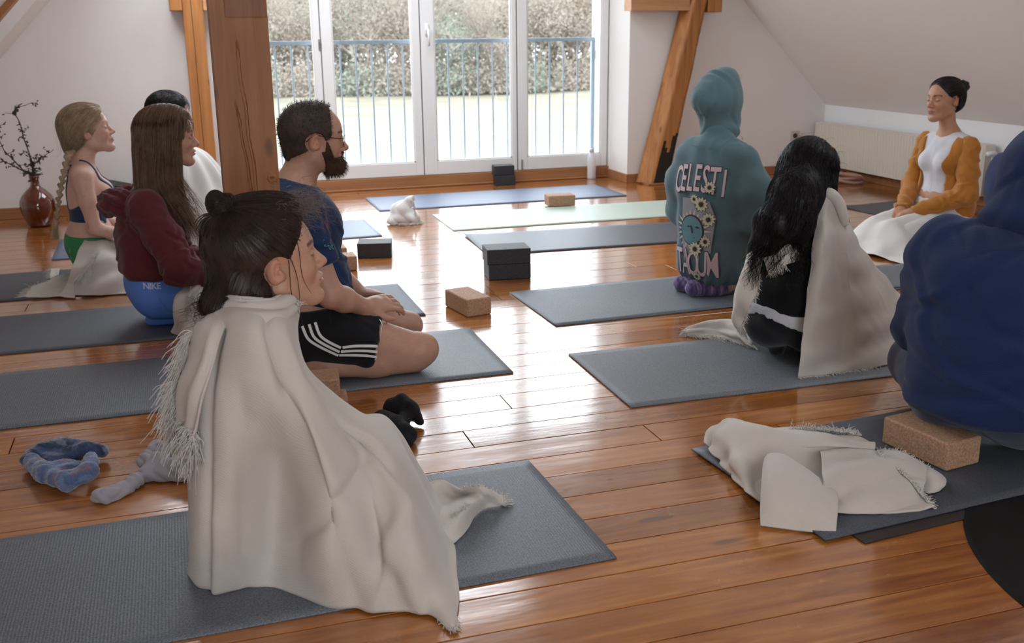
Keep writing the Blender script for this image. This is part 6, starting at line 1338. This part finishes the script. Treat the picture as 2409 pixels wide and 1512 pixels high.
def black_hair_blanket():
    # right-hand fall from the shoulder to the mat, and the left-hand fall with its fringes
    A=[[(2.054,3.000,0.615),(2.028,2.970,0.490),(2.023,2.965,0.358),(2.009,2.960,0.224),(1.996,2.955,0.118),(1.977,2.936,0.008)],
       [(2.080,2.990,0.627),(2.042,2.930,0.496),(2.040,2.920,0.366),(2.041,2.920,0.231),(2.049,2.930,0.105),(2.036,2.924,0.008)],
       [(2.116,2.990,0.598),(2.100,2.950,0.489),(2.126,2.955,0.351),(2.151,2.965,0.209),(2.160,2.970,0.081),(2.128,2.931,0.008)],
       [(2.174,3.000,0.552),(2.139,2.930,0.460),(2.166,2.930,0.338),(2.199,2.935,0.212),(2.226,2.945,0.097),(2.219,2.929,0.008)],
       [(2.229,3.030,0.487),(2.232,2.990,0.411),(2.274,2.990,0.300),(2.332,3.000,0.183),(2.376,3.000,0.082),(2.357,2.941,0.008)],
       [(2.304,3.120,0.443),(2.363,3.120,0.359),(2.440,3.120,0.240),(2.517,3.120,0.134),(2.569,3.100,0.050),(2.523,2.977,0.008)],
       [(2.374,3.220,0.419),(2.471,3.250,0.324),(2.574,3.270,0.227),(2.681,3.280,0.129),(2.754,3.260,0.057),(2.758,3.182,0.008)]]
    o,g=lap_blanket('cream_shoulder_blanket',A,'cream blanket falling from the right shoulder of the long black-haired person onto the mat',fold=lambda u,v:.007*np.sin(u*20+v*2)*smoothstep(.05,.4,v)+.003*np.sin(v*30+u*9),seed=3,amp=.004,nu=130,nv=110)
    fringe('blanket_fringe',g[:80,-1],(-.2,-1,0),M_fringe,o,n=260,length=.014,seed=3)
    r1=catmull(np.array([(2.067,3.020,0.623),(2.088,2.990,0.637),(2.126,2.980,0.599),(2.144,2.960,0.528)]),40); v,f=tube(r1,.02*np.sin(np.linspace(.4,2.7,40))**.5,12); mesh('shoulder_fold',v,f,M_blanket,o,smooth=True)
    B=[[(1.906,2.990,0.517),(1.877,2.990,0.460),(1.854,2.990,0.440),(1.841,2.990,0.382)],
       [(1.903,3.050,0.491),(1.841,3.010,0.437),(1.829,3.010,0.363),(1.834,3.010,0.288)],
       [(1.886,3.100,0.446),(1.825,3.060,0.368),(1.808,3.050,0.281),(1.824,3.050,0.210)],
       [(1.887,3.160,0.388),(1.836,3.120,0.292),(1.802,3.100,0.207),(1.830,3.090,0.152)],
       [(1.912,3.220,0.326),(1.879,3.200,0.238),(1.872,3.180,0.163),(1.894,3.150,0.089)]]
    p,g2=cloth('left_fall',B,80,60,M_blanket,o,amp=.005,f=8,seed=4,thick=.004,fold=lambda u,v:.008*np.sin(u*16+v*5))
    fringe('left_fringe',g2[:,-1],(.5,-.6,-.7),M_fringe,o,n=200,length=.010,seed=5)
    D=[[(1.929,3.000,0.513),(1.968,2.965,0.466),(1.972,2.965,0.418)],[(1.891,2.990,0.496),(1.906,2.955,0.443),(1.916,2.955,0.410)],[(1.843,3.000,0.454),(1.849,2.980,0.413),(1.860,2.980,0.383)]]
    p,g4=cloth('back_fold',D,40,30,M_blanket,o,amp=.004,f=9,seed=5,thick=.004); fringe('back_fringe',g4[20:,-1],(.3,-.6,-1),M_fringe,o,n=110,length=.014,seed=7)
    E=[[(1.976,3.256,0.050),(2.009,3.278,0.020),(2.009,3.261,0.008)],[(2.029,3.462,0.070),(1.981,3.344,0.050),(1.999,3.323,0.008)],[(1.968,3.522,0.060),(1.967,3.483,0.030),(1.962,3.438,0.008)],[(1.892,3.521,0.050),(1.896,3.509,0.030),(1.904,3.504,0.004)],[(1.860,3.558,0.020),(1.844,3.519,0.020),(1.856,3.534,0.004)]]
    p,g5=cloth('floor_corner',E,60,30,M_blanket,o,amp=.005,f=12,seed=6,thick=.004,zmin=.003,fold=lambda u,v:.006*np.sin(v*14+u*5)); fringe('corner_fringe',g5[-1],(-1,-.1,0),M_fringe,o,n=110,length=.02,seed=8,zmin=.002); fringe('corner_fringe',g5[10:,-1],(.1,-1,0),M_fringe,o,n=260,length=.03,seed=9,zmin=.002)
black_hair_blanket()
# ------------------------------------------------------------------ navy hooded sitter at the right edge
def navy():
    M_nav=fabric('navy_fleece',(.011,.025,.082),700,var=.2,sheen=.12,bump=.4); M_tr=fabric('slate_blue_trousers',(.045,.060,.105),700,var=.15)
    yaw=.62; b=np.array((2.09,2.20,0.)); Rz=rotm(yaw); W=lambda x,y,z:b+Rz@np.array((x,y,z),float); t=lambda P:xf(P,b,Rz)
    Oh=W(.20,-.06,.745); R=Rz@rotm(-.1,-.35); H=xf(head_prims(),Oh,R,1.)
    body=t([ell((0,0,.19),(.12,.17,.10),.05),ell((.02,0,.33),(.10,.15,.14),.05),ell((.05,0,.50),(.11,.17,.13),.05),cap((.07,-.13,.575),(.07,.13,.575),.055,.055,.05),
       cap((.07,-.16,.56),(.11,-.205,.34),.055,.045,.03),cap((.11,-.205,.34),(.34,-.12,.24),.042,.028,.02),cap((.07,.16,.56),(.11,.20,.34),.055,.045,.03),cap((.11,.20,.34),(.34,.10,.24),.042,.028,.02),
       cap((.03,-.09,.17),(.36,-.30,.15),.095,.062,.04),cap((.03,.09,.17),(.36,.28,.15),.095,.062,.04),cap((.36,-.30,.11),(.30,.10,.06),.05,.036,.03),cap((.36,.28,.11),(.36,-.08,.06),.05,.036,.03),
       cap((.30,.10,.05),(.36,.22,.04),.034,.024,.02),cap((.36,-.08,.05),(.42,-.20,.04),.034,.024,.02)])
    o=person_mesh('person',body+[cap(Oh+R@np.array((-.02,0,-.05)),W(.09,0,.64),.055,.06,.03)]+H+xf(hand((.34,-.12,.24),(.7,.5,-.3),(0,-.3,.9),-1,.5)+hand((.34,.10,.24),(.7,-.5,-.3),(0,.3,.9),1,.5),b,Rz),Oh,R,1.,(.5,.3,.22),'broad person in a navy hooded top with hood up, sitting on a cork block',M_skin,.016,hres=.008,floor=.012)
    T=t([ell((-.03,0,.20),(.145,.20,.10),.05),ell((-.01,0,.33),(.155,.205,.16),.06),ell((.015,0,.47),(.150,.215,.15),.06),cap((.05,-.13,.565),(.05,.13,.565),.082,.082,.06),
       cap((.06,-.175,.555),(.10,-.225,.34),.078,.072,.05),cap((.10,-.225,.34),(.33,-.14,.25),.068,.045,.03),cap((.06,.175,.555),(.10,.215,.34),.078,.068,.05),cap((.10,.215,.34),(.33,.12,.25),.065,.045,.03)])
    fo=lambda V,N:.009*wav(V*np.array((1,1,.6)),3,4.5)+.005*wav(V*np.array((.6,.6,1.4)),7,9)-.007*np.exp(-((V[:,2]-.27-.35*(V[:,0]-2.1))/.02)**2)-.006*np.exp(-((V[:,2]-.38+.3*(V[:,0]-2.1))/.018)**2)+crease(V,8,26,.006,.017,.17,.5)+.003*(V[:,2]<.175)+.004*np.sin(V[:,2]*110+V[:,0]*18)*smoothstep(.20,.14,V[:,2])
    tp=garment('hooded_top',T,.010,M_nav,o,.008,lambda X,Y,Z:.125+.05*(X-1.95)-Z,fo)
    hd=xf([ell((-.03,0,.045),(.145,.120,.125),.03),ell((.05,0,.02),(.09,.105,.12),.03),ell((-.085,0,-.05),(.08,.10,.10),.06),ell((-.07,0,-.12),(.12,.14,.055),.06)],Oh,R); inn=xf([ell((.09,0,0),(.115,.076,.105),.02)],Oh,R)
    for p in inn: p['op']=-1
    garment('hood',hd+inn,.0,M_nav,tp,.0075,fold=lambda V,N:.004*wav(V,5,7)+crease(V,12,9,.005,.015,.15,.5))
    for P in ([W(-.12,.10,.60),W(-.11,0,.64),W(-.06,-.10,.63),W(.05,-.14,.64)],): ribbon('collar_seam',T+hd,P,.004,plain('navy_seam',(.01,.02,.07),.9),tp,off=.008)
    S=t([ell((-.01,0,.195),(.150,.195,.095),.05),cap((.03,-.09,.155),(.36,-.30,.145),.115,.082,.05),cap((.03,.09,.155),(.36,.28,.145),.115,.08,.05),cap((.36,-.30,.11),(.30,.10,.065),.07,.055,.04),cap((.36,.28,.11),(.36,-.08,.065),.07,.055,.04)])
    garment('trousers',S,.004,M_tr,o,.009,lambda X,Y,Z:np.maximum(Z-.245,.012-Z),fold=lambda V,N:.006*np.sin((V[:,0]-.5*V[:,1])*75+V[:,2]*25)*smoothstep(2.1,2.4,V[:,0])+.004*wav(V,7,10),floor=.013)
navy()

# ------------------------------------------------------------------ speaker in the mustard cardigan
def speaker():
    yaw=math.pi+.10; base=np.array((4.02,4.70,0)); s=.98; g=seiza(base,yaw,s,lift=.045,bust=.95,hands_at=(.24,.205),handargs=(.75,)); W=g['W']; Rz=g['R']
    O=np.array((3.975,4.700,0.786)); R=rotm(math.pi+.06,.0); O[1]=4.70; hs_=.97; H=xf(head_prims(nose=.95,jaw=.95,chin=.95),O,R,hs_); SKt=(.50,.27,.17)
    neck=[cap(O+R@np.array((-.018,0,-.05)),W(-.0,0,.58),.042,.046,.03)]+g['neck'][1:]
    sh,el,wr=g['J'][1]
    o=person_mesh('person',g['hips']+g['shins']+g['torso']+neck+g['arms']+g['hands']+H,O,R,hs_,SKt,'woman facing the group in mustard cardigan and white top, dark hair in a bun',M_skin,.009,[(wr-.08,wr+.10,.006)],headkw=dict(brow=(.03,.018,.012),lash=(.02,.012,.01),lips=(.42,.17,.14)),floor=.007)
    M_w=fabric('white_ribbed_jersey',(.62,.62,.66),900,var=.04,bump=.1,fuzz=40); M_mu=fabric('mustard_knit',(.42,.165,.028),500,var=.2,sheen=.25,fuzz=150); M_tw=fabric('white_trousers',(.66,.65,.64))
    tp=garment('white_top',g['torso']+g['neck'][1:]+[ell(W(.012,0,.572),(.058,.066,.034),.02)],.004,M_w,o,.006,loc_clip(g,lambda x,y,z:np.maximum(.262-z,(z-.625)+.0*x)),fold=lambda V,N:.0012*wav(V,4,16))
    TT=g['torso']
    ribbon('centre_seam',TT,[W(.3*0+.11,.004,.56),W(.12,.004,.45),W(.11,.004,.35),W(.09,.004,.28)],.0016,plain('grey_stitch',(.45,.45,.48),.8),tp,off=.005)
    sl=[]
    for k in(-1,1):
        a,b_,c=g['J'][k]; a=np.array(a);b_=np.array(b_)+Rz@np.array((-.0,k*.012,-.01));c=np.array(c); c2=c+(c-b_)/np.linalg.norm(c-b_)*.012
        sl+=[cap(a,a+(b_-a)*.5,.056,.054,.03),cap(a+(b_-a)*.5,b_,.054,.058,.03),cutp(cap(b_,c2+(c-b_)*.2,.058,.036,.03),c2,c-b_)]
    T=g['torso']+[cap(W(-.01,-.11,.53),W(-.01,.11,.53),.056,.056,.05),ell(W(-.03,0,.30),(.12,.165,.16),.05),ell(W(-.035,0,.20),(.12,.17,.10),.05)]
    def open_(x,y,z): w=.088+.02*np.cos(z*9)+.0*x; return np.minimum(np.maximum(np.maximum(w-np.abs(y),-.2),-.2),.1)
    def cc(x,y,z):
        front=np.where(x>.0,(.086+.10*np.clip(z-.46,0,.1)+.04*np.clip(.45-z,0,.3))-np.abs(y),-.1); return np.maximum(np.maximum(front,.165-z),z-.612)
    cd=garment('cardigan',T,.010,M_mu,o,.0065,loc_clip(g,cc),fold=lambda V,N:.004*wav(V*np.array((1,1,.4)),3,9)+crease(V,4,50,.005,.008,.08,.3))
    garment('cardigan_sleeves',sl,.0,M_mu,cd,.0065,fold=lambda V,N:.003*wav(V*np.array((1,1,1.)),5,12)+.0025*np.sin(V[:,2]*90+V[:,0]*70)+crease(V,5,50,.005,.008,.06,.7))
    garment('trousers',g['hips']+g['shins']+TT[3:4],.008,M_tw,o,.008,loc_clip(g,lambda x,y,z:z-.262),fold=lambda V,N:.004*wav(V,4,12),floor=.008)
    v,f=tube([W(.12*math.cos(a),.155*math.sin(a),.242+.006*math.sin(3*a)) for a in np.linspace(0,6.28,40)],.014,8); mesh('rolled_waistband',v,f,M_tw,o,smooth=True)
    # hair
    zs=[-.2,-.09,-.05,-.02,.0,.03,.06,.085,.105,.15]; fs=[-.05,-.05,-.035,-.022,-.005,.045,.066,.078,.088,.12]
    ex=xf([ell((-.012,0,.042),(.104,.082,.090),.02),ell((.02,0,.055),(.078,.072,.066),.02),ell((-.05,0,-.01),(.055,.062,.055),.04)],O,R,hs_)
    def clip(X,Y,Z):
        x=X-O[0];y=Y-O[1];z=Z-O[2]; a=R[0,0]*x+R[1,0]*y+R[2,0]*z; b=R[0,1]*x+R[1,1]*y; c=R[0,2]*x+R[1,2]*y+R[2,2]*z
        return np.maximum(a-interp(c,zs,fs)+.15*np.maximum(.04-np.abs(b),0)*(c>.05),(.032-np.sqrt((a+.0)**2+(c-.0)**2))*(np.abs(b)>.05)-.2*(np.abs(b)<=.05))
    Vh,Fh=isomesh(ex,.004,(),0.,clip,1); Vh=Vh+normals(Vh,Fh)*(.0008*wav(Vh,4,60,8))[:,None]; hs=mesh('hair',Vh,Fh,M_hblack,o,smooth=True)
    bun=O+R@np.array((-.112,0,.078))*hs_; B=[ell(bun,(.036,.038,.034),.01),ell(bun+R@np.array((.02,0,-.012)),(.02,.022,.02),.02)]
    v,f=isomesh(B,.004); v=v+normals(v,f)*(.002*np.sin(np.arctan2(v[:,2]-bun[2],v[:,0]-bun[0])*5+(v[:,1]-bun[1])*130)+.001*wav(v,3,60))[:,None]; mesh('hair_bun',v,f,M_hblack,hs,smooth=True)
    rt=scatter(Vh,Fh,700,lambda c:1.+0*c[:,0],4); P=strands(ex,rt,lambda P,t:(bun-P)/np.linalg.norm(bun-P,axis=1,keepdims=True),n=12,step=.009,lift=.0005,jit=.08,seed=5); strand_obj('hair_strands',P,.0006,M_hblack,hs)
    v,f=tube([O+R@np.array((.008+.010*math.cos(a),.083,-.034+.010*math.sin(a)))*hs_ for a in np.linspace(0,6,12)],.0012,5); mesh('hoop_earring',v,f,M_metal,o)
    # blanket over the lap, spread on the mat
    X=[.07,.17,.28,.38,.455,.52,.60]; top=[.222,.212,.200,.185,.165,.075,.013]; Yv=[-.34,-.24,-.165,-.08,0,.08,.165,.25,.33,.42]; fz=[0.02,.06,.62,1.,.88,1.,.62,.10,.03,.01]
    C=[[W(x,y*(1+.06*math.sin(i*2+j)),max(.011,h*f*(1 if abs(y)<.2 else 1))) for j,(y,f) in enumerate(zip(Yv,fz))] for i,(x,h) in enumerate(zip(X,top))]
    bl,gr=cloth('lap_blanket',C,110,130,M_blanket2,amp=.007,f=5,seed=3,thick=.004,fine=.0015,zmin=.010,fold=lambda u,v:.010*np.sin(v*30+u*9+2*np.sin(u*5))*smoothstep(.62,.85,v)+.008*np.sin(u*14-v*6)*smoothstep(.5,.7,v)); setp(bl,'white fringed blanket over the lap of the woman in the mustard cardigan','blanket')
    fringe('blanket_fringe',gr[:,-1],Rz@np.array((0.1,1,0)),M_fringe,bl,n=420,length=.03,seed=3,zmin=.002)
speaker()

# ------------------------------------------------------------------ loose cloths on the floor
def pile():
    P1=[[(1.370,2.469,0.022),(1.359,2.429,0.030),(1.357,2.370,0.020),(1.349,2.329,0.010)],[(1.434,2.532,0.045),(1.387,2.428,0.055),(1.356,2.325,0.030),(1.337,2.257,0.010)],[(1.482,2.544,0.060),(1.421,2.399,0.085),(1.361,2.274,0.050),(1.334,2.184,0.010)],
        [(1.572,2.482,0.055),(1.494,2.333,0.080),(1.440,2.265,0.030),(1.331,2.094,0.010)],[(1.682,2.428,0.045),(1.590,2.281,0.072),(1.562,2.253,0.030),(1.426,2.043,0.014)],[(1.769,2.375,0.040),(1.684,2.247,0.065),(1.673,2.236,0.030),(1.525,1.996,0.014)],[(1.812,2.298,0.035),(1.770,2.235,0.045),(1.749,2.188,0.030),(1.598,1.958,0.014)]]
    o,g=cloth('cream_blanket_heap',P1,130,80,M_blanket,amp=.005,f=6,seed=3,fine=.001,thick=.005,zmin=.0135,fold=lambda u,v:.009*np.sin(v*16+u*5+2*np.sin(u*4))+.005*np.sin(u*22-v*8)); setp(o,'crumpled cream blanket lying folded on the slate mat beside the navy-hooded sitter','blanket')
    P2=[[(1.618,2.269,0.045),(1.519,2.115,0.075),(1.471,2.041,0.055),(1.443,1.994,0.014)],[(1.676,2.242,0.050),(1.604,2.133,0.065),(1.540,2.039,0.045),(1.493,1.972,0.014)],[(1.754,2.209,0.055),(1.696,2.113,0.060),(1.641,2.020,0.050),(1.595,1.941,0.014)],[(1.792,2.140,0.055),(1.742,2.059,0.060),(1.717,2.016,0.040),(1.665,1.930,0.014)],[(1.817,2.083,0.045),(1.769,2.017,0.050),(1.740,1.991,0.030),(1.720,1.926,0.014)]]
    p,g2=cloth('blanket_layer',P2,90,60,M_blanket,o,amp=.004,f=7,seed=5,fine=.001,thick=.005,zmin=.0135,fold=lambda u,v:.007*np.sin(v*13+u*7))
    P2b=[[(1.782,2.243,0.040),(1.763,2.171,0.035),(1.768,2.130,0.020),(1.727,2.042,0.015)],[(1.810,2.189,0.050),(1.779,2.114,0.050),(1.775,2.075,0.030),(1.758,2.031,0.015)],[(1.828,2.115,0.045),(1.805,2.061,0.050),(1.794,2.029,0.035),(1.767,2.001,0.015)],[(1.842,2.063,0.035),(1.832,2.027,0.035),(1.816,2.005,0.030),(1.796,2.005,0.015)],[(1.862,2.063,0.020),(1.850,2.039,0.022),(1.837,2.025,0.018),(1.813,2.012,0.015)]]
    q,g3=cloth('blanket_layer',P2b,60,40,M_blanket,o,amp=.003,f=9,seed=6,thick=.005,zmin=.0135)
    P3=[[(1.415,2.228,0.070),(1.333,2.103,0.078),(1.291,2.036,0.050),(1.270,1.999,0.006)],[(1.429,2.223,0.085),(1.347,2.084,0.090),(1.307,2.007,0.055),(1.296,1.980,0.006)],[(1.457,2.194,0.088),(1.399,2.076,0.080),(1.349,1.985,0.055),(1.336,1.950,0.006)],[(1.486,2.122,0.065),(1.438,2.030,0.065),(1.391,1.952,0.050),(1.378,1.924,0.006)],[(1.500,2.021,0.045),(1.467,1.969,0.045),(1.436,1.926,0.030),(1.420,1.905,0.006)]]
    r,g4=cloth('blanket_flap',P3,80,60,M_blanket,o,amp=.003,f=5,seed=7,fine=.0008,thick=.006,zmin=.006)
    fringe('blanket_fringe',[(1.605,2.420,0.050),(1.671,2.411,0.050),(1.733,2.396,0.045),(1.779,2.358,0.045),(1.802,2.339,0.040)],(.3,1,.5),M_fringe,o,n=300,length=.024,seed=3,zmin=.012)
    fringe('blanket_fringe',[(1.753,2.203,0.055),(1.723,2.140,0.060),(1.712,2.079,0.050)],(1,-.2,.4),M_fringe,o,n=150,length=.014,seed=4)
    fringe('blanket_fringe',g3[:40,0],(.6,.9,.2),M_fringe,o,n=260,length=.014,seed=5); fringe('blanket_fringe',[(1.715,2.077,0.065),(1.711,2.011,0.055),(1.719,1.971,0.030),(1.719,1.924,0.015)],(1,.1,.3),M_fringe,o,n=260,length=.014,seed=6)
pile()
def small_heap():
    c=np.array((1.315,6.40,0)); S=[ell(c+(0,0,.045),(.085,.07,.055),.03),ell(c+(-.03,-.01,.09),(.05,.045,.04),.03),cap(c+(-.03,0,.09),c+(.055,.01,.155),.038,.016,.03),cap(c+(.05,.01,.12),c+(.062,-.02,.17),.02,.008,.02),ell(c+(.05,-.03,.03),(.05,.045,.035),.02),ell(c+(-.065,-.03,.03),(.045,.04,.035),.02)]
    V,F=isomesh(S,.005,floor=.004); V=V+normals(V,F)*(.009*np.abs(np.sin(V[:,0]*42+V[:,2]*40+3*np.sin(V[:,1]*30)))-.004+.003*wav(V,3,16))[:,None]; V[:,2]=np.maximum(V[:,2],.002)
    o=mesh('white_cloth_heap',V,F,M_blanket2,smooth=True); setp(o,'small crumpled white cloth with a raised corner lying alone before the blue mat','cloth')
    fringe('cloth_fringe',[c+(-.09,.02,.02),c+(-.095,-.04,.02),c+(-.05,-.08,.015),c+(.02,-.085,.012),c+(.085,-.06,.012),c+(.10,-.02,.015)],[(-1,0,0),(-1,-.4,0),(-.3,-1,0),(0,-1,0),(.7,-1,0),(1,0,0)],M_fringe,o,n=420,length=.022,seed=4,zmin=.002)
    fringe('cloth_fringe',[c+(.05,-.03,.15),c+(.058,-.045,.11),c+(.06,-.06,.06)],(.5,-1,0),M_fringe,o,n=160,length=.016,seed=5)
small_heap()
def blob(name,S,mat,label,cat,fold,res=.0045,col=None,floor=.002):
    V,F=isomesh(S,res,floor=floor); N=normals(V,F); V=V+N*fold(V)[:,None]; V[:,2]=np.maximum(V[:,2],floor); o=mesh(name,V,F,mat,smooth=True,col=None if col is None else col(V)); return setp(o,label,cat)
M_fz=fabric('fuzzy_knit',(1,1,1),500,var=.35,sheen=.5,col_attr=True,fuzz=170,bump=.6)
a=[np.array((-0.481,2.964,0.030)),np.array((-0.435,2.845,0.035)),np.array((-0.370,2.773,0.035)),np.array((-0.321,2.785,0.050)),np.array((-0.316,2.874,0.050))]
b=[np.array((-0.494,2.984,0.030)),np.array((-0.459,3.028,0.040)),np.array((-0.402,3.029,0.045)),np.array((-0.340,2.974,0.045)),np.array((-0.297,2.980,0.030))]
S1=[cap(a[i],a[i+1],.022,.026,.01) for i in range(3)]+[cap(a[3],a[4],.024,.02,.01),ell(np.array((-0.393,2.896,0.020)),(.055,.05,.024),.03)]
S2=[cap(b[i],b[i+1],.020,.022,.01) for i in range(3)]+[cap(b[3],b[4],.024,.020,.01),ell(np.array((-0.418,2.987,0.018)),(.06,.055,.026),.03)]
def c1(V): n=wav(V,3,18)[:,None]; return np.where(n>.25,(.15,.22,.38),np.where(n>-.35,(.09,.14,.27),(.20,.15,.22)))
def c2(V): n=wav(V,8,20)[:,None]; return np.where(n>.4,(.17,.19,.26),np.where(n>-.2,(.025,.045,.10),(.05,.08,.17)))
blob('fuzzy_sock',S1,M_fz,'light blue-grey fuzzy sock folded open, lower of two on the boards','sock',lambda V:.003*wav(V,3,22)+.0015*wav(V,5,90),col=c1)
blob('fuzzy_sock',S2,M_fz,'dark blue fuzzy sock tucked behind the light blue-grey one','sock',lambda V:.003*wav(V,6,22)+.0015*wav(V,5,90),col=c2)
M_gr=fabric('heather_grey_jersey',(.33,.31,.34),900,var=.08)
p=[(-0.276,2.679,0.018),(-0.230,2.713,0.018),(-0.199,2.755,0.022)]; S=[cap(p[0],p[1],.023,.017,.01),cap(p[1],p[2],.017,.021,.01),ell(np.array((-0.284,2.688,0.018)),(.028,.024,.018),.01)]
r=np.random.default_rng(11)
q=[np.array((-0.172,2.789,0.020)),np.array((-0.137,2.820,0.040)),np.array((-0.108,2.865,0.050)),np.array((-0.073,2.885,0.050)),np.array((-0.110,2.777,0.035)),np.array((-0.069,2.757,0.050)),np.array((-0.077,2.759,0.025)),np.array((-0.143,2.906,0.045)),np.array((-0.039,2.842,0.030)),np.array((-0.173,2.857,0.030))]
S+=[cap(q[i],q[j],.022,.024,.008) for i,j in((0,1),(1,2),(2,3),(4,5),(1,4),(5,6),(7,2),(3,8),(5,8),(9,1),(7,9),(0,6))]
blob('grey_jersey',S,M_gr,'crumpled light grey jersey garment with one end stretched out beside fuzzy socks','clothing',lambda V:.0055*np.abs(np.sin(V[:,0]*75+V[:,2]*85+2.5*np.sin(V[:,1]*45+V[:,0]*20)))-.003+.002*wav(V,4,20),res=.004)
M_bs=fabric('black_terry',(.008,.007,.008),500,var=.3,sheen=.04,fuzz=170,bump=.7)
A=[np.array((0.553,3.041,0.035)),np.array((0.581,3.007,0.055)),np.array((0.606,2.966,0.045)),np.array((0.624,2.932,0.020))]; S=[cap(A[0],A[1],.022,.030,.008),cap(A[1],A[2],.030,.032,.008),cap(A[2],A[3],.032,.014,.008),cap(A[2],np.array((0.562,2.889,0.030)),.024,.02,.01)]
blob('black_sock',S,M_bs,'rolled black towelling sock, upper of two beyond the cream-draped knee','sock',lambda V:.0035*np.sin(V[:,0]*110+V[:,2]*60)+.001*wav(V,4,90),res=.004)
B=[np.array((0.511,2.963,0.030)),np.array((0.540,2.878,0.030)),np.array((0.560,2.817,0.030)),np.array((0.546,2.771,0.020))]; S=[cap(B[0],B[1],.030,.034,.01),cap(B[1],B[2],.034,.030,.01),cap(B[2],B[3],.028,.022,.01),cap(B[0],np.array((0.495,2.813,0.020)),.022,.02,.01)]
blob('black_sock',S,M_bs,'crumpled black towelling sock, lower of two against the cream blanket','sock',lambda V:.003*np.sin(V[:,0]*70-V[:,2]*90)+.001*wav(V,5,90),res=.004)
